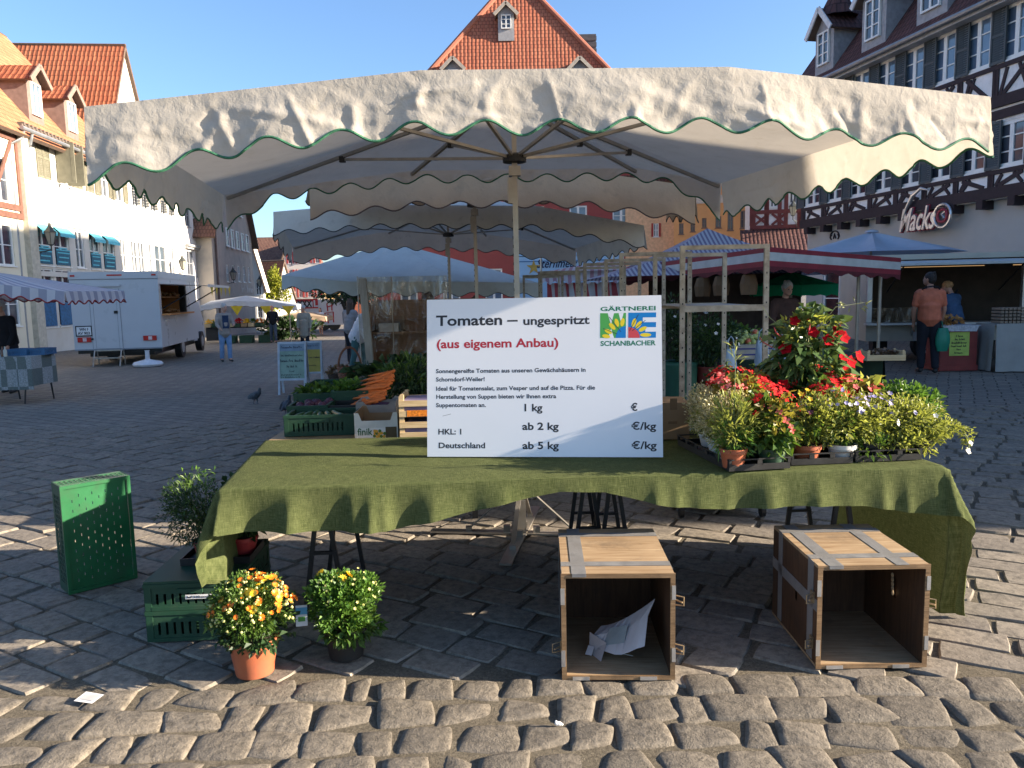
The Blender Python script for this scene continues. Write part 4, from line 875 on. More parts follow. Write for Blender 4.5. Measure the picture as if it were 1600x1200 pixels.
def cloth_pt(a, b):
    ca, cb = min(max(a, 0), TWd), min(max(b, 0), TD); p = top_pt(ca, cb); da, db = a-ca, b-cb; r = math.hypot(da, db)
    if r < 1e-6:
        e = min(a, TWd-a, b, TD-b); f = min(1, e/.12); w = .006*noise.noise(V((a*3, b*9, 1)))+.004*max(0, noise.noise(V((a*9+b*5, b*14, 3)))); return p+V((0, 0, w*f+.002-.004*(1-f)**2))
    phi = math.atan2(abs(db), abs(da)); out = V((math.copysign(1, da)*math.cos(phi) if da else 0, math.copysign(1, db)*math.sin(phi) if db else 0, 0))
    an = ca+.35*phi*(1 if da > 0 else -1 if da < 0 else 0); n1 = noise.noise(V((an*3.1, .5, 9))); n2 = noise.noise(V((an*7.5, 2.5+r*.5, 4))); n3 = noise.noise(V((an*2.+r*1.2, 3, 14)))
    k = min(1, r/.28); rip = (.055*(1-2.4*abs(n1))+.022*(1-2.6*abs(n2))+.02*n3+.006*noise.noise(V((an*17, r*4, 8))))*k if abs(db) > 0 else (.03*noise.noise(V((b*3, .3, 2)))+.006*noise.noise(V((b*9, r*3, 2))))*k
    corner = math.sin(2*phi)*r; bulge = .018+max(rip, -.012)+corner*(.1 if da < 0 else .08)
    if da > 0: bulge += .03*k*math.sin(min(1, r/.7)*3)+.012
    dz = r*(1-.12*math.sin(2*phi)); lean = .035 if db < 0 else .0
    z = TZ+.002-dz*.985-.006*k
    q = p+out*(bulge+lean*dz)
    if z < .02: q = q+out*(.02-z)*.4; z = .012+.006*(noise.noise(V((a*5, b*5, 0)))+.6)
    return V((q.x, q.y, z))
aa = [-SL+SL*i/22 for i in range(22)]+[TWd*i/230 for i in range(231)]+[TWd+SR*(i+1)/34 for i in range(34)]
m = M(); g = []; uv = []
for a in aa:
    f = F(min(max(a, 0), TWd)); bb = [-f+f*i/22 for i in range(22)]+[TD*i/40 for i in range(41)]+[TD+BK*(i+1)/8 for i in range(8)]
    g.append([cloth_pt(a, b) for b in bb]); uv.append([(a, b) for b in bb])
m.sheet(g, 0, uv); ck = m.obj('tablecloth', mBur, smooth=180)
tag(ck, 'coarse olive green burlap cloth draped over the flower table', 'tablecloth')
tw = mat('table_wood', (.3, .2, .1), .6, .2, 8); tlm = mat('black_steel_leg', (.02, .02, .022), .45, .2, 10, .05)
for i, (x0, x1, lab) in enumerate(((-1.29, .47, 'folding table under the empty end of the green cloth'), (.49, 1.98, 'folding table under the potted flowers on the green cloth'))):
    T = thing('folding_table', lab, 'table', ((x0+x1)/2, 4.05, 0), rad(1.2), 'folding tables under the cloth'); h = (x1-x0)/2
    M().bx(-h, h, -.46, .46, .71, .742).obj('tabletop', tw, T)
    for sx in (-1, 1):
        l = M(); xx = sx*(h-.3)
        if (i == 0) == (sx > 0): xx = sx*(h-.06)
        for yy in ((-.2, .36) if abs(xx) < h-.1 else (.1, .4)):
            l = M(); l.bar((xx, yy, .71), (xx-.1, yy-.03, .005), .022, .02); l.bar((xx, yy, .71), (xx+.1, yy-.02, .005), .022, .02); l.bar((xx-.07, yy-.018, .3), (xx+.07, yy-.014, .3), .02, .015); l.obj('leg_frame', tlm, T)
# loose trestle legs that stand out under the cloth
# ------------------------------------------------------------------ price board
bl_, br_ = V((-.451, 3.959, .762)), V((.757, 3.825, .762)); tl_, tr_ = at_y(676, 468, 4.075), at_y(1030, 462, 3.94)
B = thing('price_board', 'large white tomato price board leaning upright on the green cloth', 'sign', bl_)
ux = (br_-bl_).normalized(); uz = ((tl_+tr_)-(bl_+br_)).normalized(); uz = (uz-ux*uz.dot(ux)).normalized(); un = ux.cross(uz); BW, BH = (br_-bl_).length, ((tl_-bl_).length+(tr_-br_).length)/2
m = M(); m.box(ux*BW/2+uz*BH/2-un*0, (BW, .006, BH), 0, Matrix((ux, -un, uz)).transposed()); m.obj('panel', mat('white_board', (.78, .78, .8), .38, .02, 2, .02), B)
def bu(x, y):
    sx = (x-113)/1395; yb = 1053+12*sx; yt = 112-30*(x-133)/1355; v = (yb-y)/(yb-yt); xl = 113+20*v; xr = 1508-20*v; return ux*((x-xl)/(xr-xl)*BW)+uz*(v*BH)+un*.00315
inkK = mat('black_ink', (.025, .025, .03), .5, 0, 1, 0); inkR = mat('red_ink', (.42, .02, .035), .5, 0, 1, 0); inkG = mat('logo_green', (.0, .16, .07), .5, 0, 1, 0); inkB = mat('logo_blue', (.0, .19, .52), .5, 0, 1, 0); inkY = mat('logo_yellow', (.8, .6, .02), .5, 0, 1, 0); inkRd = mat('logo_red', (.6, .06, .07), .5, 0, 1, 0); inkGl = mat('logo_leaf_green', (.07, .35, .07), .5, 0, 1, 0)
for (s, x0, x1, yb, cap, bold, mm_) in (('Tomaten –', 185, 668, 268, 63, .014, inkK), ('ungespritzt', 697, 1083, 262, 50, .012, inkK), ('(aus eigenem Anbau)', 182, 903, 403, 53, .013, inkR),
    ('Sonnengereifte Tomaten aus unseren Gewächshäusern in', 177, 1060, 553, 25, .010, inkK), ('Schorndorf-Weiler!', 176, 468, 603, 25, .010, inkK), ('Ideal für Tomatensalat, zum Vesper und auf die Pizza. Für die', 174, 1115, 658, 25, .010, inkK),
    ('Herstellung von Suppen bieten wir Ihnen extra', 174, 889, 707, 25, .010, inkK), ('Suppentomaten an.', 173, 473, 757, 25, .010, inkK), ('1 kg', 690, 808, 783, 44, .010, inkK), ('€', 1322, 1360, 783, 44, .012, inkK), ('ab 2 kg', 688, 903, 895, 44, .010, inkK), ('€/kg', 1325, 1468, 897, 44, .012, inkK),
    ('ab 5 kg', 688, 903, 1010, 44, .010, inkK), ('€/kg', 1327, 1472, 1013, 44, .012, inkK), ('HKL: 1', 181, 323, 920, 34, .010, inkK), ('Deutschland', 181, 465, 1002, 34, .010, inkK), ('GÄRTNEREI', 1143, 1457, 179, 25, .03, inkG), ('SCHANBACHER', 1145, 1460, 390, 29, .006, inkG)):
    a, b = bu(x0, yb), bu(x1, yb); text(s, cap/941*BH/.73, 'lettering', mm_, B, a, ux, uz, bold=cap*.00003, depth=.00005, width=(b-a).length)
def poly(m, pts, mi, k): m.face([bu(*p)+un*(.00006*k) for p in pts], mi)
m = M()
poly(m, [(1143, 192), (1186, 192), (1205, 262), (1222, 192), (1290, 190), (1290, 342), (1143, 342)], 0, 1)
poly(m, [(1186, 192), (1205, 262), (1222, 192)], 5, 2); poly(m, [(1248, 192), (1262, 250), (1276, 191)], 5, 2); poly(m, [(1188, 342), (1206, 285), (1222, 342)], 5, 2)
poly(m, [(1235, 342)]+[(1290-58*math.cos(t*.16), 342-72*math.sin(t*.16)) for t in range(10)]+[(1290, 270), (1290, 342)], 1, 3)
poly(m, [(1303, 189), (1460, 187), (1460, 341), (1303, 342)], 1, 1); poly(m, [(1385, 218), (1460, 217), (1460, 246), (1385, 247)], 5, 2); poly(m, [(1400, 277), (1460, 277), (1460, 304), (1400, 305)], 5, 2)
poly(m, [(1303, 342)]+[(1303+66*math.cos(t*.157), 342-66*math.sin(t*.157)) for t in range(11)], 2, 3)
for (cx_, cy_, an, L_) in ((1178, 332, 170, 24), (1190, 303, 150, 24), (1212, 272, 130, 26), (1238, 250, 105, 26), (1270, 247, 80, 26), (1335, 250, 75, 28), (1362, 262, 55, 28), (1385, 288, 30, 26), (1402, 324, 0, 32)):
    c, s = math.cos(rad(an)), math.sin(rad(an)); poly(m, [(cx_+L_*c*math.cos(t*.628)-12*s*math.sin(t*.628), cy_-L_*s*math.cos(t*.628)-12*c*math.sin(t*.628)) for t in range(10)], 3, 4+.1*(cx_ % 7))
for (x0, y0, x1, y1) in ((1160, 285, 1240, 318), (1195, 215, 1262, 305), (1310, 300, 1360, 200), (1325, 300, 1400, 235)):
    d = math.hypot(x1-x0, y1-y0); nx_, ny_ = -(y1-y0)/d*1.6, (x1-x0)/d*1.6; poly(m, [(x0+nx_, y0+ny_), (x1+nx_, y1+ny_), (x1-nx_, y1-ny_), (x0-nx_, y0-ny_)], 4, 6)
m.obj('emblem', [inkGl, inkB, inkRd, inkY, inkK, mat('white_board', (.78, .78, .8))], B)
m = M(); poly(m, [(212, 809), (262, 797), (263, 800), (213, 812)], 0, 1); m.obj('pen_mark', mat('grey_smear', (.3, .3, .32)), B)
# ------------------------------------------------------------------ old plywood crates
ply = woodmat('sunlit_plywood', (.25, .155, .078), (.43, .31, .185), 0, .75, 1., (.15, .105, .068)); plyd = woodmat('shaded_plywood', (.055, .028, .015), (.11, .058, .03), 2, .7, 1., (.05, .03, .02)); tape = mat('grey_duct_tape', (.2, .195, .19), .45, .2, 20, .2, 90, dirt=(.12, .11, .1), dscale=10); brass = mat('old_latch', (.4, .3, .18), .4, .2, 20, .1, metal=.6); bare = mat('bare_tin', (.6, .6, .6), .3, .2, 10, .1, metal=.8)  # same plywood in a sunlit tone and a darker one with shade coloured in
def wooden_crate(label, loc, rz, w, d, h, latches, slot):
    T = thing('wooden_crate', label, 'crate', loc, rz, 'old plywood crates tipped on their sides'); t = .014
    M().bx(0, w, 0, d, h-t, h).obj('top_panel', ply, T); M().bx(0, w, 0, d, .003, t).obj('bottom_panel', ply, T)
    for x in (0, w-t):
        m = M(); L = d-.02
        hole = [(.26, .36, h*.5, h*.5+.03)]
        for k, xx in enumerate((x, x+t)):
            us = [0, d]; m2 = []; mm = M(); facade(mm, d, t, h-t, [(d*.42, d*.46, h*.45, h*.66)] if slot else [], 0, dep=0)
            b = len(m.v); m.v += [(xx, p[0], p[2]) for p in mm.v]; m.f += [tuple(i+b for i in f) for f in mm.f]; m.m += mm.m
        m.bx(x+.0005, x+t-.0005, -.0005, .004, t, h-t)
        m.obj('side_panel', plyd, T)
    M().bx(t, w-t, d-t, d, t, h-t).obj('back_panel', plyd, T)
    m = M()   # worn lipped edge of the open side
    m.bx(-.004, w+.004, -.006, 0, h-.018, h+.001); m.bx(-.004, w+.004, -.006, 0, .002, .02); m.bx(-.004, .016, -.006, 0, .02, h-.018); m.bx(w-.016, w+.004, -.006, 0, .02, h-.018)
    m.obj('rim', woodmat('worn_edge', (.15, .085, .04), (.33, .21, .11), 0, .7, 1.6, (.09, .06, .035)), T)
    m = M(); z0, z1 = h+.0003, h+.0022
    m.bx(.04, .1, -.007, d+.001, z0, z1); m.bx(w-.14, w-.085, -.007, d+.001, z0+.0002, z1) if slot else None
    m.bx(-.001, w+.001, .085, .135, z0+.0004, z1+.0006); m.bx(-.001, w+.001, d-.12, d-.07, z0+.0005, z1+.0007)
    m.bx(.042, .1, -.009, -.006, h-.012, h+.0022)
    for xx, sg_ in ((-.0022, 1), (w+.0003, 1)):
        m.bx(xx, xx+.002, .05, .11, .02, h); m.bx(xx, xx+.0023, .0, d, h*.55, h*.55+.05) if slot else None; m.bx(xx, xx+.0021, d-.13, d-.08, .02, h)
    m.obj('tape', tape, T)
    m = M()
    for xx in (.04, w-.14): m.bx(xx, xx+.07, -.0085, -.006, .001, .016)
    for zz in (.06, h-.13): m.bx(-.006, .011, -.008, -.006, zz, zz+.07); m.bx(w-.01, w+.0055, -.008, -.006, zz+.02, zz+.08)
    m.obj('tin_patch', bare, T)
    for (sx, z) in latches:
        m = M(); x = w+.002 if sx > 0 else -.002; q = .04*sx
        m.box((x+sx*.004, .045, z), (.008, .03, .05)); m.tube([(x+sx*.008, .03, z-.02), (x+q, .015, z-.018), (x+q, .015, z+.018), (x+sx*.008, .03, z+.02)], .003, 5); m.tube([(x+sx*.01, .03, z), (x+q*.8, .005, z)], .004, 5); m.obj('latch', brass, T)
    if slot:
        m = M()
        for i in range(5): m.ball((w-t-.008, d*.45+.002*i, h*.5+.02*i), (.006, .009, .012), 6)
        m.obj('rope_handle', mat('rope', (.45, .33, .2), .9), T)
    return T
wooden_crate('upright looking empty plywood crate with taped top holding crumpled cardboard', (.187, 3.037, 0), rad(-2.2), .458, .6, .457, ((1, .33), (1, .12), (-1, .13)), False)
wooden_crate('wider empty plywood crate beside the hanging end of the green cloth', (1.259, 3.084, 0), rad(-.4), .458, .56, .45, ((1, .27), (-1, .3), (-1, .1)), True)
cb = thing('cardboard_scrap', 'crumpled pale printed cardboard lying inside the taped plywood crate', 'cardboard', (.45, 3.22, .016), rad(-28))
m = M(); g = []
for i in range(9):
    s = i/8; g.append([(-.13+.27*s, .02-.05*math.sin(s*2), .0+.03+.09*s+.05*math.sin(s*2.6)*0+.012*math.sin(s*8)), (-.12+.25*s, .03+.02*s, .1+.13*s**1.5+.01*math.sin(s*9)), (-.1+.25*s, .09, .13+.17*s**1.4)])
m.sheet([[(q[0], q[1]-.06, q[2]-.03) for q in r] for r in g]); m.sheet([[(-.13+.03*j, -.05-.035*i, .0+.03*(1-i)*.9+.01) for i in range(2)] for j in range(2)]); m.face([(-.13, -.04, .0), (-.05, -.1, .0), (-.04, -.06, .07), (-.13, -.03, .09)])
m.obj('sheet', mat('pale_cardboard', (.5, .46, .45), .7, .1, 8), cb)
m = M(); m.face([(-.06, -.051, .05), (.04, -.057, .085), (.045, -.025, .155), (-.04, -.019, .12)]); m.bx(-.08, .08, -.062, -.061, .035, .038); m.obj('print', mat('grey_print', (.25, .28, .28), .6), cb)
# ------------------------------------------------------------------ leaves, flowers, pots
PT_ = 'potted plants crowded on the flower table'
def leafcloud(c, r, n, L, Wd, up=.3, clump=18, spread=.35, fold=.25, droop=.15, shell=.45, low=-1.):
    c = np.array(c, float); r = np.array(r, float)
    d = RNG.normal(size=(clump, 3)); d /= np.linalg.norm(d, axis=1)[:, None]; d[:, 2] = np.where(d[:, 2] < low, -d[:, 2], d[:, 2]); rr = RNG.uniform(shell, 1, clump)[:, None]; cc = d*rr
    k = RNG.integers(0, clump, n); p = cc[k]+RNG.normal(size=(n, 3))*spread*.5; ln = np.linalg.norm(p, axis=1); p = p*np.where(ln > 1.12, 1.12/np.maximum(ln, 1e-6), 1)[:, None]
    dr = p/np.maximum(np.linalg.norm(p, axis=1), 1e-6)[:, None]*.8+RNG.normal(size=(n, 3))*.45; dr[:, 2] += up; dr /= np.linalg.norm(dr, axis=1)[:, None]
    sd_ = np.cross(dr, RNG.normal(size=(n, 3))*.5+np.array([0, 0, 1.])); sd_ /= np.maximum(np.linalg.norm(sd_, axis=1), 1e-6)[:, None]; nn = np.cross(sd_, dr)
    s = RNG.uniform(.6, 1.25, n)[:, None]; b = c+p*r; Ls, Ws = L*s, Wd*s
    return np.stack([b, b+dr*Ls*.5+sd_*Ws*.5+nn*Ws*fold, b+dr*Ls-np.array([0, 0, 1.])*Ls*droop, b+dr*Ls*.5-sd_*Ws*.5+nn*Ws*fold], 1)
def petals(pos, nrm, size, k=5, cup=.25, wd=.75):
    out = []
    for p, n in zip(pos, nrm):
        n = V(n).normalized(); a = n.orthogonal().normalized(); b = n.cross(a); p = V(p); s = size*random.uniform(.75, 1.2); o0 = random.random()*6
        for i in range(k):
            t = o0+6.2832*i/k; d = a*math.cos(t)+b*math.sin(t); e = n.cross(d)
            out.append([p, p+d*s*.6+e*s*wd*.5+n*s*cup*.6, p+d*s+n*s*cup, p+d*s*.6-e*s*wd*.5+n*s*cup*.6])
    return np.array([[tuple(q) for q in f] for f in out])
def shellpts(c, r, n, zmin=.0, seedshift=0, front=None):
    P, N = [], []
    while len(P) < n:
        d = V((random.gauss(0, 1), random.gauss(0, 1), random.gauss(0, 1))).normalized()
        if d.z < zmin: continue
        q = random.uniform(.88, 1.08); P.append(V(c)+V((d.x*r[0], d.y*r[1], d.z*r[2]))*q); N.append(d+V((0, -.3, .3)))
    return P, N
terr = mat('terracotta_plastic', (.36, .1, .045), .45, .16, 9, .08, dirt=(.27, .1, .06), dscale=7); potW = mat('white_pot', (.62, .6, .56), .5, .1, 5, .05); potK = mat('black_pot', (.018, .018, .018), .5, .2, 8, .05); potG = mat('dark_green_pot', (.03, .07, .04), .5, .15, 8, .05); potRd = mat('dark_red_pot', (.16, .025, .02), .55, .15, 6); soil = mat('potting_soil', (.03, .02, .014), 1, .4, 60, .8, 90)
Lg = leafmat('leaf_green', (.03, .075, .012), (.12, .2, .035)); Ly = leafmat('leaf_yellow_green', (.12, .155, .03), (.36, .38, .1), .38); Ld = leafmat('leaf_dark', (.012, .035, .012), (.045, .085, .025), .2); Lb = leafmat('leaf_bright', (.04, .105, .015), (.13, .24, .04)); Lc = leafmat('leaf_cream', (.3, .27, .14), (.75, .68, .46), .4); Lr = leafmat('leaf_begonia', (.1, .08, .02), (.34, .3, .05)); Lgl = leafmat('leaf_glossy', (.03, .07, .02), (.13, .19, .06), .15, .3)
fRed = leafmat('petal_scarlet', (.5, .01, .015), (.72, .04, .04), .2, .8, .08); fPnk = leafmat('petal_coral', (.62, .05, .05), (.8, .24, .22), .2, .8, .08); fCr = leafmat('petal_crimson', (.2, .0, .006), (.36, .006, .012), .06, .8, .05); fOr = leafmat('petal_orange', (.6, .1, .01), (.8, .3, .02), .2); fYe = leafmat('petal_yellow', (.75, .42, .01), (.9, .65, .05), .2); fWh = leafmat('petal_white', (.6, .58, .55), (.85, .83, .8), .2); fPu = leafmat('petal_lilac', (.25, .22, .45), (.48, .42, .68), .2); fDk = leafmat('petal_maroon', (.05, .008, .02), (.12, .02, .04), .1)
bud = leafmat('bud_yellow', (.4, .42, .12), (.65, .6, .25), .1)
def pot(m_, r, h, root, name='pot', taper=.76, rim=True):
    p = M(); rt = r; rb = r*taper
    p.lathe([(rb*.85, 0), (rb, .004), (rt*.97, h-.022), (rt*1.05, h-.02), (rt*1.05, h), (rt*.98, h), (rt*.93, h-.015), (0.001, h-.016)], 28, 0); o = p.obj(name, m_, root, 40)
    s = M(); s.lathe([(rt*.93, h-.012), (rt*.6, h-.004), (.001, h-.002)], 16); s.obj('soil', soil, o); return o
def plant(name, label, loc, potspec, clouds, stems=0, flowers=(), group=None, cat='potted plant', rz=0., stemcol=None, extra=None):
    T = thing(name, label, cat, loc, rz, group); z0 = 0
    if potspec: r, h, pm = potspec; pot(pm, r, h, T); z0 = h
    fm = M(); mats = []
    for cl in clouds:
        (c, r, n, L, Wd, lm), kw = cl[:6], (cl[6] if len(cl) > 6 else {})
        if group == PT_ and n > 100: n = int(n*1.45); r = (r[0]*1.06, r[1]*1.06, r[2]*1.12)
        if lm not in mats: mats.append(lm)
        fm.quads(leafcloud(c, r, n, L, Wd, **kw), mats.index(lm))
    if stems:
        sc = stemcol or mat('plant_stem', (.08, .11, .03), .7); mats.append(sc); c, r = clouds[0][0], clouds[0][1]
        for i in range(stems):
            d = V((random.gauss(0, 1), random.gauss(0, 1), abs(random.gauss(0, 1)))).normalized(); e = V(c)+V((d.x*r[0], d.y*r[1], d.z*r[2]))*random.uniform(.6, 1.); b = V((random.gauss(0, .02), random.gauss(0, .02), max(0, z0-.01)))
            fm.tube([b, b.lerp(e, .5)+V((0, 0, .03)), e], [.0028, .002, .0012], 4, len(mats)-1)
    fm.obj('foliage', mats, T)
    for nm, P, N, size, k, pm, cup, wd in flowers:
        q = M(); q.quads(petals(P, N, size, k, cup, wd)); q.obj(nm, pm, T)
    if extra: extra(T)
    return T
def fl(c, r, n, size, pm, zmin=.1, k=5, cup=.25, wd=.75, nm='flowers'):
    P, N = shellpts(c, r, n, zmin); return (nm, P, N, size, k, pm, cup, wd)
# chrysanthemums in front
c = (0, 0, .275); r = (.165, .16, .15)
def mumbuds(T):
    P, N = shellpts(c, (r[0]*1.02, r[1]*1.02, r[2]*1.05), 130, -.2); q = M()
    for p in P: q.ball(p, random.uniform(.0045, .0075), 6)
    q.obj('buds', bud, T)
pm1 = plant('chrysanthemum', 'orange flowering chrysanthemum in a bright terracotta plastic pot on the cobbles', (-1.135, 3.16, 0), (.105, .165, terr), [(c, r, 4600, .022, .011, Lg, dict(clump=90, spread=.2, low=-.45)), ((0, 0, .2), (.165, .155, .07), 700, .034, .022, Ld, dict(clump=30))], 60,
    [('flowers', *shellpts(c, (.172, .165, .165), 44, .12), .015, 11, fOr, .35, .45), ('flowers', *shellpts((.07, -.05, .31), (.09, .1, .12), 9, .2), .019, 12, fYe, .3, .45), ('flowers', *shellpts(c, (.17, .165, .16), 20, .15), .012, 9, fCr if False else fOr, .6, .4)], None, extra=mumbuds)
c = (0, 0, .25); r = (.165, .16, .125)
pm2 = plant('chrysanthemum', 'bushy bright green chrysanthemum in a black pot with a few yellow blooms', (-.77, 3.3, 0), (.1, .15, potK), [(c, r, 5600, .026, .015, Lb, dict(clump=90, spread=.2, low=-.6, up=.5)), ((.02, -.02, .16), (.14, .12, .06), 500, .04, .024, Lg, {})], 40,
    [('flowers', *shellpts((-.04, .02, .3), (.09, .05, .1), 6, .5), .024, 12, fYe, .25, .45), ('buds', *shellpts(c, (.16, .15, .155), 40, .1), .007, 6, bud, .4, .6)])
m = M(); m.box((0, 0, .03), (.05, .002, .09), 0); m.box((0, -.0015, .05), (.05, .001, .03), 1); m.box((0, -.0014, .015), (.03, .001, .02), 2); tg = m.obj('plant_label', [mat('label_white', (.7, .72, .72)), mat('label_sky', (.1, .35, .55)), mat('label_green', (.1, .3, .05))], None, loc=(-.955, 3.27, .17)); tg.rotation_euler = (rad(-15), 0, rad(10)); tg.parent = pm2; tg.matrix_parent_inverse = Matrix.Translation(-V(pm2.location))
# ------------------------------------------------------------------ trays and potted plants on the cloth
def tray(label, a, b, dpt, n=3):
    a, b = V(a), V(b); d = (b-a); rz = math.atan2(d.y, d.x); T = thing('plant_tray', label, 'tray', (a.x, a.y, TZ+.006), rz, 'black carrying trays for potted plants'); w = d.length
    m = M(); t = .004; m.bx(0, w, 0, dpt, 0, t)
    for (x0, x1, y0, y1) in ((0, w, 0, t), (0, w, dpt-t, dpt), (0, t, t, dpt-t), (w-t, w, t, dpt-t)): m.bx(x0, x1, y0, y1, t, .03)
    for i in range(n+1): m.bx(w*i/n-.012 if i else 0, w*i/n+.012 if i < n else w, -.002, .006, .03, .05); m.bx(w*i/n-.012 if i else 0, w*i/n+.012 if i < n else w, dpt-.006, dpt+.002, .03, .05)
    k = int(dpt/.12)
    for i in range(k+1): y = dpt*i/k; m.bx(-.002, .006, max(0, y-.014), min(dpt, y+.014), .03, .05); m.bx(w-.006, w+.002, max(0, y-.014), min(dpt, y+.014), .03, .05)
    m.bx(-.003, w+.003, -.003, .003, .05, .056); m.bx(-.003, w+.003, dpt-.003, dpt+.003, .05, .056); m.bx(-.003, .003, .003, dpt-.003, .05, .056); m.bx(w-.003, w+.003, .003, dpt-.003, .05, .056)
    for i in range(1, n): m.bx(w*i/n-.002, w*i/n+.002, t, dpt-t, t, .022)
    m.obj('tray_body', blackp, T); return T
tray('long black plant tray nearest the price board', (1.0, 3.5), (1.30, 3.545), .66, 2); tray('black plant tray in the middle of the flower display', (1.325, 3.6), (1.63, 3.625), .5); tray('black plant tray at the corner of the green cloth', (1.65, 3.64), (1.985, 3.67), .42)
def P3(px, y, z=0): p = at_y(px, 600, y); return (p.x, y, TZ+.012+z)
def W_(px0, px1, y): return (px1-px0)/FPX*y
kw = dict(clump=26, spread=.28)
PL_ = lambda lab, loc, ps, cl, st, fl_, nm='potted_flower': plant(nm, lab, loc, ps, cl, st, fl_, PT_)
PL_('small slender leaved plant in a terracotta pot at the tray corner', P3(1147, 3.555), (.062, .095, terr), [((0, 0, .2), (.1, .09, .12), 420, .05, .009, Ly, dict(clump=40, spread=.25, up=.6)), ((0, 0, .13), (.075, .07, .06), 200, .045, .01, Lb, {}), ((.01, .02, .48), (.02, .02, .1), 30, .06, .007, Ly, {})], 22, [])
M().tube([(0, 0, .08), (.005, .01, .3), (.012, .02, .6)], [.003, .003, .0015], 5).obj('stalk', mat('plant_stem', (.08, .11, .03)), bpy.data.objects['potted_flower'])
PL_('red begonia in a dark green pot with bronze tinted leaves', P3(1208, 3.59), (.065, .085, potG), [((0, 0, .2), (.11, .1, .13), 330, .05, .03, Lg, dict(clump=30)), ((.02, 0, .24), (.1, .1, .1), 130, .04, .024, Lr, {})], 18, [fl((0, 0, .24), (.12, .11, .16), 34, .019, fRed, .1, 4), fl((.03, 0, .2), (.12, .11, .1), 16, .017, fPnk, -.2, 4)])
PL_('yellowish small leaved plant in the terracotta pot of the middle tray', P3(1262, 3.69), (.07, .08, terr), [((0, 0, .18), (.125, .11, .12), 900, .026, .012, Ly, dict(clump=44)), ((.0, 0, .2), (.12, .1, .12), 160, .03, .016, Lg, {})], 20, [fl((-.02, 0, .22), (.12, .1, .14), 7, .014, fYe, .4), fl((0, 0, .2), (.13, .11, .15), 8, .013, fDk, .3)])
PL_('lilac flowering plant in a white pot of the middle tray', P3(1318, 3.7), (.068, .075, potW), [((0, 0, .19), (.13, .11, .12), 800, .03, .013, Ly, dict(clump=40)), ((0, .02, .17), (.12, .1, .1), 240, .034, .016, Lg, {})], 24, [fl((0, 0, .22), (.13, .11, .13), 46, .013, fPu, .2, 6), fl((0, 0, .2), (.13, .11, .1), 12, .013, fWh, .0)])
PL_('trailing plant with tiny lilac blooms left of the corner tray', P3(1362, 3.74), (.065, .075, potK), [((0, 0, .17), (.12, .1, .11), 700, .028, .012, Ly, dict(clump=40)), ((-.02, -.08, .06), (.08, .03, .05), 130, .03, .013, Lg, dict(low=-1))], 22, [fl((0, 0, .19), (.12, .1, .12), 26, .013, fPu, .3, 6), fl((0, -.03, .17), (.11, .1, .08), 8, .015, fWh, 0)])
PL_('yellow green bushy plant in the middle of the corner tray', P3(1402, 3.77), (.065, .075, potK), [((0, 0, .17), (.125, .1, .11), 820, .026, .013, Ly, dict(clump=44)), ((0, -.08, .07), (.1, .03, .04), 120, .03, .013, Ly, {})], 20, [fl((0, 0, .18), (.12, .1, .1), 8, .013, fPu, .3, 6)])
pt = PL_('plant with a long trailing shoot of white blooms hanging off the table corner', P3(1438, 3.8), (.065, .075, potK), [((0, 0, .16), (.12, .11, .1), 620, .028, .013, Ly, dict(clump=36)), ((.13, 0, .13), (.09, .05, .035), 240, .024, .011, Ly, {}), ((.0, -.08, .06), (.06, .04, .05), 180, .03, .013, Ly, {}), ((.23, -.02, .09), (.035, .03, .055), 90, .022, .01, Ly, {})], 20, [fl((.05, 0, .17), (.1, .1, .08), 7, .016, fWh, .2), ('flowers', [V((.235, -.03, .01)), V((.25, -.02, .05))], [V((.3, -.5, .3))]*2, .018, 5, fWh, .2, .8)])
M().tube([(0, 0, .12), (.1, 0, .15), (.19, -.01, .13), (.235, -.02, .08), (.24, -.03, .02)], .003, 5).obj('shoot', mat('plant_stem', (.08, .11, .03)), pt)
PL_('fresh green parsley like plant behind the trailing shoot', P3(1412, 3.98), (.07, .08, potK), [((0, 0, .2), (.16, .12, .11), 1300, .034, .02, Lb, dict(clump=60, up=.5))], 24, [fl((-.1, -.03, .22), (.08, .05, .08), 10, .014, fPu, .3, 6)])
for lab, y, x in (('first white pot of cream flecked foliage along the tray edge', 3.72, 1.07), ('second white pot of cream flecked foliage along the tray edge', 3.9, 1.06), ('rearmost white pot of cream flecked foliage along the tray edge', 4.07, 1.06)):
    PL_(lab, (x, y, TZ+.012), (.062, .08, potW), [((-.01, 0, .2), (.12, .1, .12), 1900, .017, .009, Lc, dict(clump=80, spread=.3, up=.6)), ((0, 0, .17), (.11, .09, .09), 500, .024, .01, Ly, {})], 26, [])
PL_('scarlet begonia with yellow leaves behind the cream foliage', (1.2, 3.83, TZ+.012), (.065, .08, potG), [((0, 0, .24), (.12, .1, .12), 260, .05, .032, Lr, dict(clump=26)), ((0, 0, .2), (.11, .1, .1), 200, .045, .03, Lg, {})], 16, [fl((.02, -.02, .27), (.13, .11, .12), 46, .019, fRed, .0, 4), fl((-.1, -.05, .33), (.06, .05, .06), 14, .018, fPnk, .0, 4)])
PL_('scarlet begonia beside the tall stalk in the inner tray row', (1.22, 4.02, TZ+.012), (.065, .08, potG), [((0, 0, .25), (.13, .1, .12), 260, .05, .032, Lr, dict(clump=26))], 16, [fl((.05, -.02, .28), (.12, .11, .12), 50, .02, fRed, .0, 4), fl((-.14, -.08, .36), (.05, .05, .05), 12, .02, fPnk, .0, 4)])
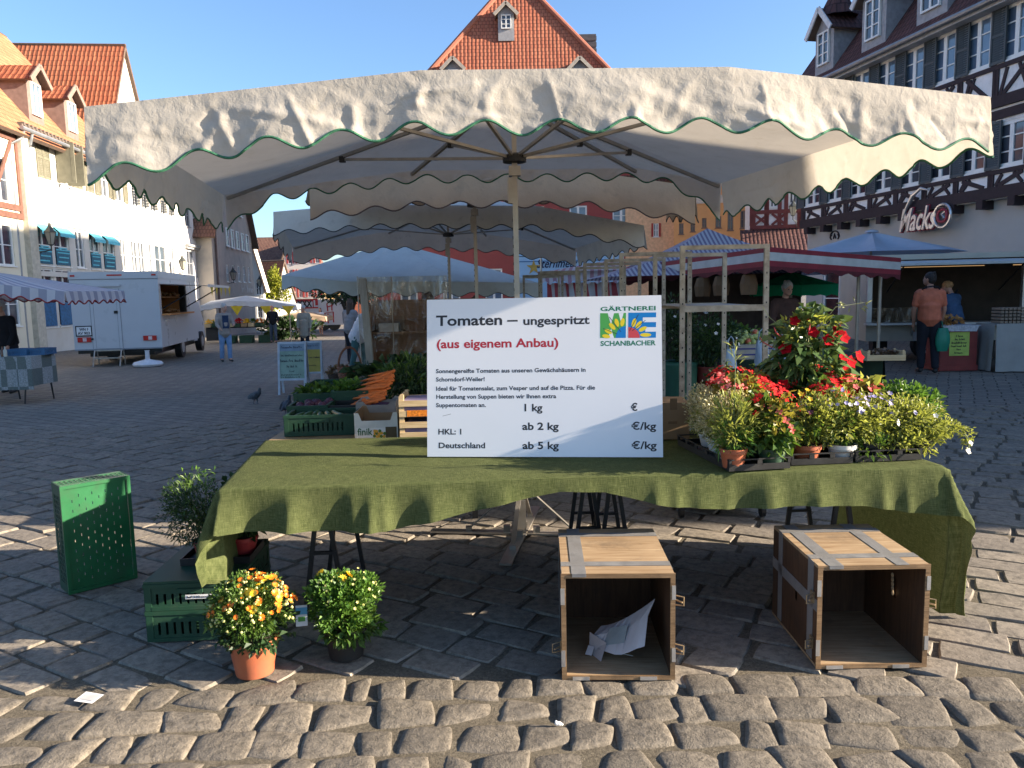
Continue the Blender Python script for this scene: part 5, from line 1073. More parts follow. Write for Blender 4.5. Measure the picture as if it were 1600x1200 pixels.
PL_('coral begonia with lime yellow leaves right of the tall trumpet plant', (1.74, 4.0, TZ+.012), (.07, .08, potG), [((0, 0, .24), (.15, .12, .12), 240, .065, .045, Lr, dict(clump=26)), ((.08, 0, .28), (.1, .08, .07), 60, .08, .045, Ly, {})], 16, [fl((0, -.03, .25), (.14, .12, .13), 34, .022, fPnk, -.1, 5), fl((-.08, 0, .3), (.1, .1, .09), 40, .021, fRed, .0, 4), fl((.16, -.03, .31), (.03, .03, .03), 6, .022, fPnk, -.5, 5)])
PL_('deep red begonia close under the trumpet plant', (1.58, 3.9, TZ+.012), (.07, .08, potK), [((0, 0, .22), (.1, .1, .12), 260, .05, .034, Lg, {})], 14, [fl((.02, -.02, .27), (.11, .1, .1), 44, .02, fRed, .0, 4), fl((-.05, -.06, .22), (.05, .05, .06), 5, .025, fWh, .0)])
for k, (lab, x, y) in enumerate((('shaded red begonia at the far edge behind the cream foliage', 1.27, 4.4), ('shaded red begonia at the far edge below the white carrier bags', 1.5, 4.45), ('shaded red begonia at the far edge beside the trumpet plant', 1.72, 4.42))):
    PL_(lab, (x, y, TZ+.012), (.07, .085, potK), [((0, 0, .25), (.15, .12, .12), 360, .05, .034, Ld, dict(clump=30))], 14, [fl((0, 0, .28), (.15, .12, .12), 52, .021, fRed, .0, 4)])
# tall trumpet vine
c = (0, 0, .44); r = (.19, .16, .24)
def trumpets(T):
    for (x, z, y) in ((-.15, .52, -.1), (-.17, .33, -.14), (-.09, .66, -.06), (.12, .6, -.1), (.17, .57, -.06), (.2, .44, -.08), (.16, .4, -.12), (.28, .46, 0), (.0, .6, -.08), (.22, .3, -.1), (-.02, .68, 0), (.06, .56, -.13), (.15, .47, -.1), (.1, .32, -.16)):
        p = V((x, y, z)); n = V((x*1.2, -.5, .25)).normalized(); q = M(); q.tube([p-n*.035, p], [.003, .009], 6); q.quads(petals([p], [n], .036, 5, .3, .85)); q.obj('trumpet_flower', fCr, T)
    b = M()
    for (x, z, y) in ((-.2, .6, -.05), (-.19, .42, -.1), (-.03, .62, -.1), (.05, .25, -.16), (.2, .55, -.02), (-.26, .55, 0)): b.tube([(x*.7, y*.7, z-.03), (x*.9, y, z), (x, y-.02, z+.03)], [.002, .004, .002], 5)
    b.obj('flower_buds', fPnk, T)
    s = M(); s.tube([(.05, 0, .6), (.15, .0, .73), (.3, 0, .75)], .0018, 4); s.tube([(-.1, 0, .6), (-.2, 0, .68), (-.24, 0, .74)], .0018, 4)
    for a in range(3): s.tube([(.02*a-.02, .02, .08), (.03*a-.02, .01, .4), (.01, .0, .66)], .003, 5)
    s.quads(leafcloud((.24, 0, .74), (.09, .03, .03), 16, .035, .016, clump=9)); s.obj('tendrils', mat('pale_stem', (.25, .27, .12)), T)
PL_('tall glossy leaved trumpet vine with dark red blooms towering over the display', (1.585, 4.12, TZ+.012), (.095, .14, potW), [(c, r, 560, .085, .04, Lgl, dict(clump=60, spread=.22, up=.1, droop=.3)), ((0, 0, .3), (.16, .14, .16), 200, .09, .045, Ld, dict(droop=.3)), ((0, 0, .6), (.12, .1, .1), 120, .06, .024, Ly, {})], 16, [], 'trumpet_vine').__setitem__('label', 'tall glossy leaved trumpet vine with dark red blooms towering over the display')
trumpets(bpy.data.objects['trumpet_vine'])
# dangling yellow shoot and white disc label
m = M(); m.lathe([(.001, 0), (.035, 0), (.035, .003), (.001, .003)], 20); tg = m.obj('plant_label', potW, bpy.data.objects['trumpet_vine'], loc=(-.07, -.2, .24)); tg.rotation_euler = (rad(80), 0, 0)
# ------------------------------------------------------------------ green folding crates at the table end
grn = mat('green_crate_plastic', (.012, .105, .035), .38, .2, 5, .06, 40, spec=.5, dirt=(.03, .07, .035), dscale=6); grn2 = mat('dark_green_crate_plastic', (.01, .05, .025), .6, .2, 6, .06, 40, dirt=(.03, .05, .03), dscale=6); sticker = mat('pale_sticker', (.6, .6, .6), .5)
gc = thing('folding_crate', 'green slotted plastic crate standing on its short end on the paving', 'crate', (-2.466, 4.084, 0), rad(44)); w, d, h = .36, .17, .61
m = M(); holes = []
for i in range(8):
    for j in range(9): x = .055+i*.034; z = .06+j*.056+(.028 if i % 2 else 0); holes.append((x, x+.0045, z, z+.016))
facade(m, w-.02, .02, h-.02, holes, 0, dep=.006, y=.012, x0=.02); m.obj('base_panel', grn, gc)
m = M(); rm = .02
m.bx(0, .02, 0, d, 0, h); m.bx(w-.02, w, 0, d, 0, h) if False else None
m = M()
for x0, x1 in ((0, .018), (w-.018, w)): m.bx(x0, x1, 0, .014, 0, h)
m.bx(.018, w-.018, 0, .014, 0, .02); m.bx(.018, w-.018, 0, .014, h-.02, h)
m.obj('base_rim', grn, gc)
def lattice(u0, u1, v0, v1, nu, nv, put, t=.007, bands=()):
    for i in range(nu+1): u = u0+(u1-u0)*i/nu; put(u-t/2, u+t/2, v0, v1)
    for j in range(nv+1): v = v0+(v1-v0)*j/nv; put(u0, u1, v-t/2, v+t/2)
for nm, x in (('side_wall', 0), ('side_wall', w-.006)):
    m = M(); lattice(.02, d-.006, .006, h-.006, 5, 22, lambda a, b, c_, e: m.bx(x+.001, x+.005, a, b, c_, e)); m.bx(x, x+.006, .014, d, 0, .05); m.bx(x, x+.006, .014, d, h-.06, h); m.bx(x, x+.0065, d-.03, d, .05, h-.06); m.bx(x, x+.0062, .014, .03, .05, h-.06); m.bx(x, x+.0064, .06, .09, .22, .4) ; m.obj(nm, grn2, gc)
for nm, z in (('end_wall', 0), ('end_wall', h-.006)):
    m = M(); lattice(.02, d-.006, .012, w-.012, 4, 14, lambda a, b, c_, e: m.bx(c_, e, a, b, z+.001, z+.005)); m.bx(.006, w-.006, d-.03, d, z, z+.0065); m.bx(.006, w-.006, .014, .035, z, z+.0063); m.obj(nm, grn, gc)
def slot_crate(name, label, loc, rz, w, d, h, m_, group=None, parent=None, lid=False, slots=True, cat='crate', wn=11, label2=None, gapmat=None):
    """open plastic crate, front at local y=0"""
    T = thing(name, label, cat, loc, rz, group); t = .01
    def wall(L, T_, nm):
        n = max(5, int(L/.045)); hl = [(L*.12+(L*.76)*i/n, L*.12+(L*.76)*i/n+.012, h*.22, h*.62) for i in range(n)] if slots else []
        mm = M(); facade(mm, L, 0, h, hl, 0, dep=.006); mm.bx(-.004, L+.004, -.006, .012, h-.02, h); mm.bx(0, .03, -.004, .006, 0, h-.02); mm.bx(L-.03, L, -.004, .006, 0, h-.02); mm.bx(.03, L-.03, -.005, .006, 0, .018); mm.bx(L*.36, L*.64, -.007, .004, h*.64, h*.8)
        mm.v = [tuple(T_(V(p))) for p in mm.v]; return mm.obj(nm, m_, T)
    wall(w, lambda p: p, 'wall'); wall(w, lambda p: V((w-p.x, d-p.y, p.z)), 'wall'); wall(d, lambda p: V((p.y, d-p.x, p.z)), 'wall'); wall(d, lambda p: V((w-p.y, p.x, p.z)), 'wall')
    M().bx(0, w, 0, d, .001, .008).obj('floor_panel', m_, T)
    if lid: M().bx(-.002, w+.002, -.002, d+.002, h+.001, h+.012).obj('lid', m_, T)
    return T
a_ = V((-1.745, 3.475, 0)); rr = rad(3)
slot_crate('stacking_crate', 'dark green slotted crate at the bottom of the pair beside the table end', a_, rr, .42, .6, .15, grn2, 'stacked crates at the table end')
s2 = slot_crate('stacking_crate', 'dark green lidded crate on top of another, carrying potted herbs', a_+V((0, 0, .152)), rr, .42, .6, .13, grn2, 'stacked crates at the table end', lid=True)
m = M(); m.bx(.19, .37, -.0095, -.0072, .055, .075); q = m.obj('sticker', sticker, s2); scrawl('lettering', inkK, s2, (.2, -.0101, .06), (1, 0, 0), (0, 0, 1), .16, .011, .16)
zt = .152+.142+.002
tr2 = thing('plant_tray', 'dark tray under the two potted herbs on the green crates', 'tray', (-1.66, 3.68, zt), rr); m = M(); m.bx(0, .34, 0, .26, 0, .006)
for b_ in ((0, .34, 0, .006), (0, .34, .254, .26), (0, .006, .006, .254), (.334, .34, .006, .254)): m.bx(b_[0], b_[1], b_[2], b_[3], .006, .035)
m.obj('tray_body', potK, tr2)
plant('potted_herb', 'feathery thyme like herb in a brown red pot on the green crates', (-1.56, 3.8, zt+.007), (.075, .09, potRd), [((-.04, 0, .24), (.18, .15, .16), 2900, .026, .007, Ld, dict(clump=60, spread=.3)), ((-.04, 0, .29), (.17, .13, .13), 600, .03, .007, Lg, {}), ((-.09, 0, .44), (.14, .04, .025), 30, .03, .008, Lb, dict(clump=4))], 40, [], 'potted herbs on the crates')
plant('potted_herb', 'broad leaved herb in a red pot with a green band by the cloth', (-1.4, 3.85, zt+.007), (.07, .09, mat('red_pot', (.3, .03, .03), .5)), [((0, 0, .24), (.12, .11, .14), 520, .045, .026, Ld, dict(clump=40)), ((0, 0, .26), (.11, .1, .12), 60, .05, .03, Lgl, {})], 20, [], 'potted herbs on the crates')
# litter
m = M(); m.face([(0, 0, .03), (.085, -.02, .028), (.1, .045, .03), (.015, .065, .034)]); m.face([(.015, .012, .0315), (.08, -.004, .0312), (.088, .038, .0322), (.024, .05, .0338)], 1); tag(m.obj('paper_scrap', [mat('scrap_white', (.75, .74, .72)), mat('scrap_print', (.55, .53, .5))], None, loc=(-1.79, 2.93, -.02)), 'small white paper scrap lying on the sunlit cobbles', 'litter')
m = M(); m.ball((0, 0, .012), (.014, .008, .008), 6); m.ball((.012, .003, .006), (.008, .006, .005), 6); m.ball((-.008, -.004, .02), (.005, .004, .008), 6); tag(m.obj('feather', mat('scrap_white', (.75, .74, .72)), None, loc=(.145, 2.69, 0)), 'tiny white feather on a cobble near the plywood crate', 'litter')
# ------------------------------------------------------------------ vegetable stall behind the flower table
slab_t = thing('vegetable_table', 'low dark covered table carrying the vegetable crates behind the flower table', 'table', (-1.1, 5.25, 0), rad(2)); gcl = mat('dark_green_cloth', (.01, .03, .018), .9, .25, 8, .3)
m = M(); m.bx(-.62, .9, 0, 4.2, .58, .61); m.obj('tabletop', tw, slab_t); m = M()
for x in (-.55, .8):
    for y in (.1, 2, 4.1): m.bx(x, x+.04, y, y+.04, 0, .58)
m.obj('leg', tlm, slab_t)
VC = 'plastic vegetable crates'
slot_crate('vegetable_crate', 'dark green crate with a few courgettes nearest the flower table', (at_y(444, 660, 5.45).x, 5.45, .615), rad(3), .5, .33, .15, grn2, VC)
slot_crate('vegetable_crate', 'green crate of lettuce with a white price sticker', (at_y(460, 640, 6.2).x, 6.2, .63), rad(3), .31, .42, .2, grn2, VC)
slot_crate('vegetable_crate', 'green crate of courgettes beside the carrots', (at_y(519, 640, 6.15).x, 6.15, .64), rad(3), .29, .42, .21, grn2, VC)
slot_crate('vegetable_crate', 'black open crate behind the date box', (at_y(510, 660, 5.85).x, 5.85, .615), rad(3), .27, .3, .16, blackp, VC)
slot_crate('vegetable_crate', 'green crate of beetroot low beside the black crate', (at_y(450, 660, 5.8).x, 5.8, .615), rad(3), .3, .32, .17, grn2, VC)
slot_crate('vegetable_crate', 'far green crate of dark radishes at the back of the table', (at_y(478, 610, 7.3).x, 7.3, .62), rad(3), .52, .45, .16, grn2, VC)
for x, y, z, w_, d_, h_ in ((-1.7, 6.2, 0, .65, .45, .595), (-1.05, 6.15, .53, .3, .4, .085), (-1.95, 7.3, 0, .6, .45, .615)): pass
bxs = thing('crate_stand', 'upturned crates propping the lettuce and courgette crates', 'stand', (at_y(460, 640, 6.2).x, 6.2, 0), rad(3)); m = M(); m.bx(0, .31, 0, .42, 0.003, .627); m.bx(.33, .6, -.03, .4, .612, .637); m.obj('block', grn2, bxs)
bx2 = thing('crate_stand', 'upturned crate under the far crate of radishes', 'stand', (at_y(478, 610, 7.3).x, 7.3, 0), rad(3)); M().bx(0, .52, 0, .45, .003, .617).obj('block', grn2, bx2)
def stuff(name, label, cat, clouds, mats):
    m = M()
    for mi, a in clouds: m.quads(a, mi)
    return tag(m.obj(name, mats), label, cat, kind='stuff')
c_ = at_y(488, 625, 6.35); stuff('lettuce_leaves', 'green lettuce leaves filling the crate with the sticker', 'lettuce', [(0, leafcloud((c_.x+.02, 6.4, .8), (.14, .18, .06), 260, .07, .04))], [Lg])
c_ = at_y(540, 622, 6.35); stuff('herb_bunches', 'bunched green herbs heaped in the crate beside the carrots', 'herbs', [(0, leafcloud((c_.x, 6.4, .84), (.14, .18, .06), 300, .06, .03))], [Lb])
c_ = at_y(640, 592, 6.8); stuff('leek_greens', 'dark heap of leek and herb greens beside the carrots', 'greens', [(0, leafcloud((c_.x, 6.9, .83), (.3, .4, .17), 1500, .1, .022, droop=.4)), (1, leafcloud((c_.x, 6.9, .88), (.28, .3, .14), 400, .1, .02))], [Ld, Lg])
c_ = at_y(590, 545, 8.6); stuff('cabbage_leaves', 'dark cabbage greens below the clear plastic screen', 'greens', [(0, leafcloud((-1.2, 8.9, .75), (.6, .25, .13), 700, .12, .09)), (0, leafcloud((-.6, 8.2, .72), (.5, .3, .12), 500, .12, .08))], [Ld])
pur = mat('beet_purple', (.06, .02, .04), .6, .4, 9); car = mat('carrot_orange', (.6, .15, .03), .55, .2, 12); crg = mat('courgette_green', (.03, .08, .02), .4, .3, 10)
def copies(proto, spots):
    for p, e in spots:
        c = proto.copy(); COL.objects.link(c); c.location = p; c.rotation_euler = e
cp = M().tube([(0, 0, 0), (.06, 0, .002), (.15, 0, 0), (.2, 0, 0)], [.011, .013, .009, .003], 7).obj('carrot', car, smooth=180); tag(cp, 'loose orange carrot in the heap beside the dark radishes', 'carrot', 'carrots heaped on the vegetable table')
x0 = at_y(560, 600, 6.2).x; sp = []
for i in range(95):
    t = random.random(); ww = random.random(); sp.append(((x0+.2+.05*t+random.uniform(-.05, .04)-.03*ww, 6.02+t*.5+random.uniform(-.03, .03), .74+.2*t+.05*random.random()), (random.random()*6, random.uniform(.05, .4), math.pi+random.gauss(.25, .3))))
cp.location, cp.rotation_euler = sp[0]; copies(cp, sp[1:])
rp = M().tube([(0, 0, 0), (.05, 0, .004), (.13, 0, 0), (.2, 0, -.004)], [.015, .02, .013, .004], 7).obj('black_radish', pur, smooth=180); tag(rp, 'long dark root in the heap in front of the greens', 'radish', 'dark roots heaped on the vegetable table'); sp = []
for i in range(40): sp.append(((x0+.04+random.random()*.2, 5.9+random.random()*.3, .69+random.random()*.07), (0, random.uniform(-.1, .2), random.uniform(-.5, .4))))
rp.location, rp.rotation_euler = sp[0]; copies(rp, sp[1:])
bp = M().ball((0, 0, 0), (.035, .035, .032), 10).obj('beetroot', pur, smooth=180); tag(bp, 'dark beetroot in the low green crate', 'beetroot', 'beetroots in the crate'); sp = []
for i in range(26): sp.append(((at_y(450, 660, 5.8).x+.04+random.random()*.22, 5.84+random.random()*.24, .74+random.random()*.04), (0, 0, 0)))
bp.location = sp[0][0]; copies(bp, sp[1:])
cg = M().tube([(0, 0, 0), (.08, 0, 0), (.16, 0, .003), (.19, 0, .004)], [.015, .024, .022, .01], 8).obj('courgette', crg, smooth=180); tag(cg, 'green courgette lying in the crate nearest the flower table', 'courgette', 'courgettes in the front crate'); sp = [((at_y(450+14*i, 660, 5.5).x+.03, 5.52+.04*(i % 3), .735), (rad(20), 0, rad(75+9*i))) for i in range(7)]
cg.location, cg.rotation_euler = sp[0]; copies(cg, sp[1:])
m = M(); m.bx(-.02, .02, -.001, 0, 0, .02)
tk = tag(M().bx(0, .06, -.001, .0, 0, .05).obj('price_sticker', sticker, None, loc=(at_y(477, 630, 6.19).x, 6.185, .68)), 'white price sticker on the front of the lettuce crate', 'sticker')
# date box and wooden produce boxes
pale = woodmat('pale_pine', (.5, .36, .19), (.68, .54, .33), 0, .7); karton = mat('brown_cardboard', (.3, .2, .11), .8, .1, 6, .1, 40)
def wood_box(label, loc, rz, w, d, h, n=2, group='pale wooden produce boxes'):
    T = thing('produce_box', label, 'crate', loc, rz, group); s = h/n
    for nm, f in (('slat_side', lambda m: [m.bx(0, w, 0, .008, i*s+.004, i*s+s*.62) for i in range(n)]), ('slat_side', lambda m: [m.bx(0, w, d-.008, d, i*s+.004, i*s+s*.62) for i in range(n)]), ('end_panel', lambda m: m.bx(0, .01, .008, d-.008, 0, h)), ('end_panel', lambda m: m.bx(w-.01, w, .008, d-.008, 0, h)), ('bottom', lambda m: m.bx(.01, w-.01, .008, d-.008, .003, .01))):
        m = M(); f(m); m.obj(nm, pale, T)
    m = M()
    for x in (.01, w-.034):
        for y in (.008, d-.032): m.bx(x, x+.024, y, y+.024, 0.002, h+.012)
    m.obj('corner_post', pale, T); return T
xf = at_y(554, 670, 5.3).x; T = thing('date_box', 'white printed fruit box with orange fruit picture and a low front', 'box', (xf, 5.3, .615), rad(2)); w, d, h = .3, .38, .12
m = M(); pr = [(0, 0), (w, 0), (w, h+.06), (w-.03, h+.06), (w-.05, h+.005), (.05, h+.005), (.03, h+.06), (0, h+.06)]
m.prism(pr, 0, .006); m.obj('front_panel', mat('fruit_box_card', (.6, .58, .5), .7), T)
for nm, y in (('back_panel', d),): M().prism(pr, y-.006, y).obj(nm, karton, T)
for x in (0, w-.006): M().bx(x, x+.006, .006, d-.006, 0, h+.06).obj('end_panel', karton, T)
M().bx(.006, w-.006, .006, d-.006, .002, .008).obj('bottom', karton, T)
m = M(); m.bx(.012, w-.012, -.0015, -.0005, .006, .075); m.obj('print_panel', mat('print_white', (.72, .7, .62), .6), T)
text('finik', .07, 'lettering', mat('print_green', (.05, .14, .05), .6), T, (.02, -.0022, .025), (1, 0, 0), (0, 0, 1), bold=.0012, width=.105)
m = M()
for i in range(13): a, b = .14+.016*(i % 5)+random.uniform(-.005, .005), .016+.018*(i//5)+random.uniform(-.003, .003); m.lathe([(.001, 0), (.011, 0)], 10, 0 if i % 3 else 1); m.v[-20:] = [(a+p[0], -.0024-.0001*i, b+p[1]) for p in m.v[-20:]]
m.obj('fruit_print', [mat('print_orange', (.7, .35, .03), .6), Lb], T)
m = M(); m.bx(.215, w-.008, -.0026, -.0016, .004, .08); m.obj('dark_print', mat('print_brown', (.1, .07, .03), .6), T)
xw = at_y(624, 660, 5.25).x
for k, lab in enumerate(('lower pale wooden produce box half hidden by the price board', 'upper pale wooden produce box with an orange label by the price board')):
    T = wood_box(lab, (xw, 5.25, .616+k*.15), rad(1), .5, .32, .145, 2); m = M(); m.bx(.03, .47, .02, .3, .02, .115); tag(m.obj('tray_liner', mat('violet_liner', (.2, .17, .3), .5), T))
    if k: m = M(); m.bx(.055, .2, -.0012, -.0002, .006, .05); m.bx(.2, .26, -.0014, -.0004, .006, .05, 1); m.obj('label', [mat('label_orange', (.65, .2, .02), .5, .5, 60), sticker], T)
T = thing('cardboard_box', 'grey brown cardboard box with a cut out rim behind the date box', 'box', (at_y(556, 640, 5.75).x, 5.75, .616), rad(3)); m = M(); m.prism([(0, 0), (.3, 0), (.3, .19), (.27, .2), (.24, .17), (.08, .17), (.05, .2), (0, .19)], 0, .006); m.prism([(0, 0), (.3, 0), (.3, .19), (.27, .2), (.24, .17), (.08, .17), (.05, .2), (0, .19)], .3, .306); m.bx(0, .006, .006, .3, 0, .19); m.bx(.294, .3, .006, .3, 0, .19); m.obj('carton', mat('grey_cardboard', (.25, .23, .21), .8), T)
T = thing('cardboard_box', 'tan cardboard box sunlit at the price board edge beside the trolley', 'box', (at_y(1030, 650, 4.3).x, 4.3, .76), rad(-3)); m = M(); m.bx(0, .17, 0, .26, .001, .21); m.obj('carton', karton, T); m = M(); m.bx(.06, .1, -.002, 0, .17, .235); m.bx(.05, .1, -.002, -.0005, .09, .105); m.obj('tape_strip', mat('brown_tape', (.2, .12, .06), .4), T)
# baskets
def basket(label, loc, r, h, handle, c):
    T = thing('wicker_basket', label, 'basket', loc); m = M(); n = 28
    for k in range(9): z = h*k/8; m.tube([(r*(.8+.2*k/8)*1.15*math.cos(t*6.2832/n), r*(.8+.2*k/8)*math.sin(t*6.2832/n), z+.012*((t+k) % 2)) for t in range(n+1)], .014, 5)
    m.lathe([(.001, .005), (r*.8, .005)], 16); m.obj('weave', c, T)
    if handle: M().tube([(r*1.1*math.cos(t), 0, h+handle*math.sin(t)) for t in [math.pi*i/14 for i in range(15)]], .014, 6).obj('handle', c, T)
    return T
wick = mat('brown_wicker', (.16, .06, .03), .7, .3, 30, .4, 60)
y_ = 9.6; basket('reddish wicker basket with a tall handle beside the wooden post', (at_y(546, 560, y_).x, y_, .52), .13, .2, .26, wick)
bk = basket('low dark basket of mushrooms next to the handled basket', (at_y(522, 560, y_).x, y_+.2, .52), .11, .1, 0, mat('dark_wicker', (.05, .03, .02), .8)); stuff('mushrooms', 'brown mushrooms heaped in the low dark basket', 'mushrooms', [(0, leafcloud((at_y(522, 560, y_).x, y_+.2, .66), (.13, .12, .07), 220, .05, .04))], [leafmat('mushroom_brown', (.1, .06, .03), (.3, .2, .11), .05)])
T = thing('basket_stand', 'grey stand under the wicker baskets', 'stand', (at_y(518, 590, y_).x, y_-.1, 0)); m = M(); m.bx(-.12, .42, -.1, .45, .49, .515)
for x in (-.1, .38):
    for y in (-.08, .4): m.bx(x, x+.03, y, y+.03, 0, .49)
m.obj('frame', steel, T)
wb = thing('wire_basket', 'grey wire mesh crate standing below the screen by the carrots', 'crate', (at_y(556, 600, 8.3).x, 8.3, .3), rad(2)); m = M()
for i in range(9): m.tube([(i*.075, 0, 0), (i*.075, 0, .4)], .004, 4)
for i in range(6): m.tube([(0, 0, i*.08), (.6, 0, i*.08)], .004, 4)
m.tube([(0, 0, .4), (0, .4, .4), (.6, .4, .4), (.6, 0, .4), (0, 0, .4)], .008, 5)
for x in (0, .6): m.tube([(x, 0, -.3), (x, 0, .0)], .008, 5); m.tube([(x, .4, -.3), (x, .4, .4)], .008, 5)
m.obj('mesh', steel, wb)
# clear plastic screen with its post and the dim stall behind
def clear():
    g = G('clear_foil'); v = g.coord(scale=(1.2, 1, .5)); n = g.noise(v, 3.5, 5, .6, 1.5); nr = g.bump(n, .8, .06); t = g.new('ShaderNodeBsdfTransparent'); t.inputs[0].default_value = (.8, .72, .62, 1); gl_ = g.new('ShaderNodeBsdfGlossy'); gl_.inputs['Roughness'].default_value = .12; g.l.new(nr, gl_.inputs['Normal'])
    x = g.new('ShaderNodeMixShader'); k = g.ramp(n, [(.45, .03), (.64, .2)]); g.l.new(k, x.inputs[0]); g.l.new(t.outputs[0], x.inputs[1]); g.l.new(gl_.outputs[0], x.inputs[2]); g.l.new(x.outputs[0], g.out.inputs[0]); return g.m
foil = clear(); y_ = 9.9; xa, xb = at_y(562, 500, y_).x, at_y(700, 500, y_).x
T = thing('plastic_screen', 'clear crinkled plastic screen hanging under the blue-grey tent', 'screen', (xa, y_, 0)); m = M(); g_ = []
for i in range(41): g_.append([(i/40*(xb-xa), .03*noise.noise(V((i*.35, 0, 1)))+.02*noise.noise(V((i*.9, j*.3, 5))), .55+1.3*j/14) for j in range(15)])
m.sheet(g_); m.obj('foil', foil, T, smooth=180)
for p0, p1 in (((0, -.03, .5), (0, -.03, 1.86)), ((.42, .03, .5), (.42, .03, 1.85))): M().tube([p0, p1], .008, 6).obj('foil_edge', mat('foil_edge', (.4, .38, .34), .3), T)
T = thing('wooden_post', 'pale leaning wooden post at the edge of the plastic screen', 'post', at_y(581, 592, 9.7)); a = at_y(567, 448, 9.75)-T.location; m = M(); m.bar((0, 0, -T.location.z), (0, 0, 0), .1, .07); m.bar((0, 0, 0), a+V((0, 0, .1)), .09, .06); m.obj('beam', woodmat('grey_timber', (.26, .23, .18), (.38, .34, .28), 2), T)
T = thing('bread_shelf', 'brown wooden shelf unit with boxes seen through the plastic screen', 'shelf', (xa+.05, 10.3, 0)); m = M(); bw = woodmat('brown_board', (.2, .11, .06), (.3, .17, .1), 0)
m.bx(0, 1.6, .25, .28, 0, 1.55); m.bx(0, 1.6, -.1, .25, .52, .56); m.bx(0, 1.6, -.05, .25, 1.1, 1.13); m.bx(0, .03, -.1, .25, 0, 1.5); m.bx(1.57, 1.6, -.1, .25, 0, 1.5); m.obj('boards', bw, T)
for i in range(6): M().bx(.08+i*.25, .08+i*.25+.19, -.05, .2, .56, .72+.06*(i % 3)).obj('carton', mat('box_brown' if i % 2 else 'box_tan', (.17, .09, .055) if i % 2 else (.3, .19, .1), .8), T)
for i in range(4): M().bx(.12+i*.36, .12+i*.36+.26, 0, .2, 1.13, 1.24+.05*(i % 2)).obj('carton', mat('box_white' if i == 0 else 'box_brown', (.5, .5, .5) if i == 0 else (.17, .09, .055), .8), T)
# ------------------------------------------------------------------ flower trolleys
def trolley(label, x, y, L=1.25, h=1.9, shelves=(.3,), W=.57, z=0):
    T = thing('flower_trolley', label, 'trolley', (x, y, z), rad(-1), 'galvanised flower trolleys')
    for (a, b) in ((0, 0), (W, 0), (0, L), (W, L)):
        m = M(); m.bx(a-.017, a+.017, b-.012, b+.012, .12, h)
        for i in range(int((h-.3)/.1)): m.bx(a-.0045, a+.0045, b-.0135, b+.0135, .3+i*.1, .312+i*.1, 1)
        m.obj('post', [steel, blackp], T)
    m = M()
    for b in (0, L): m.bx(.017, W-.017, b-.012, b+.012, h-.03, h)
    m.obj('top_rail', steel, T)
    for s in shelves:
        m = M(); m.bx(.018, W-.018, .014, L-.014, s, s+.006); m.bx(.0175, W-.0175, -.012, .013, s-.03, s+.012); m.bx(.0175, W-.0175, L-.013, L+.012, s-.03, s+.012); m.obj('shelf', steel, T)
    m = M(); m.bx(-.02, W+.02, -.02, L+.02, .1, .13); m.obj('base', steel, T)
    for (a, b) in ((0, 0), (W, 0), (0, L), (W, L)): m = M(); m.tube([(a-.015, b, .05), (a+.015, b, .05)], .05, 12); m.obj('wheel', blackp, T)
    return T
trolley('tall galvanised trolley frame standing in the sun behind the flowers', at_y(1066, 480, 5.3).x, 5.3, 1.1, shelves=(1.48, .3))
trolley('dim trolley frame just behind the corner of the price board', at_y(971, 470, 6.5).x, 6.5, 1.2, 1.92)
trolley('dim trolley frame third in the row towards the plastic screen', at_y(914, 470, 8.1).x, 8.1, 1.2)
trolley('lower dim trolley frame fourth in the row', at_y(846, 470, 10.0).x, 10.0, 1.1, 1.88)
trolley('farthest trolley frame next to the canopy poles', at_y(819, 470, 11.5).x, 11.5, 1.1, 1.87)
T = thing('green_bin', 'green sack lined bin among the trolleys', 'bin', (at_y(1062, 600, 8.3).x, 8.3, 0)); m = M(); m.lathe([(.14, 0.003), (.17, .3), (.19, .8), (.2, .84), (.17, .83), (.14, .3)], 16); m.obj('sack', mat('green_sack', (.02, .09, .06), .5, .2, 4, .4, 12), T, 180)
plant('potted_shrub', 'dark leafy white flowering shrub in a dark red pot behind the trolley', (at_y(1108, 600, 8.3).x, 8.3, 0), (.15, .78, potRd), [((-.05, 0, 1.08), (.34, .25, .3), 1700, .06, .026, Ld, dict(clump=60)), ((.1, 0, .98), (.22, .2, .2), 200, .06, .026, Lg, {})], 20, [fl((0, -.05, 1.05), (.33, .25, .3), 16, .02, fWh, -.3)])
plant('potted_shrub', 'dark oleander bush behind the green sack lined bin', (at_y(1048, 600, 9.0).x, 9.0, 0), (.17, .45, potK), [((0, 0, 1.05), (.36, .25, .45), 1500, .08, .022, Ld, dict(clump=50))], 20, [fl((0, -.05, 1.1), (.33, .25, .4), 10, .02, fWh, -.3)])
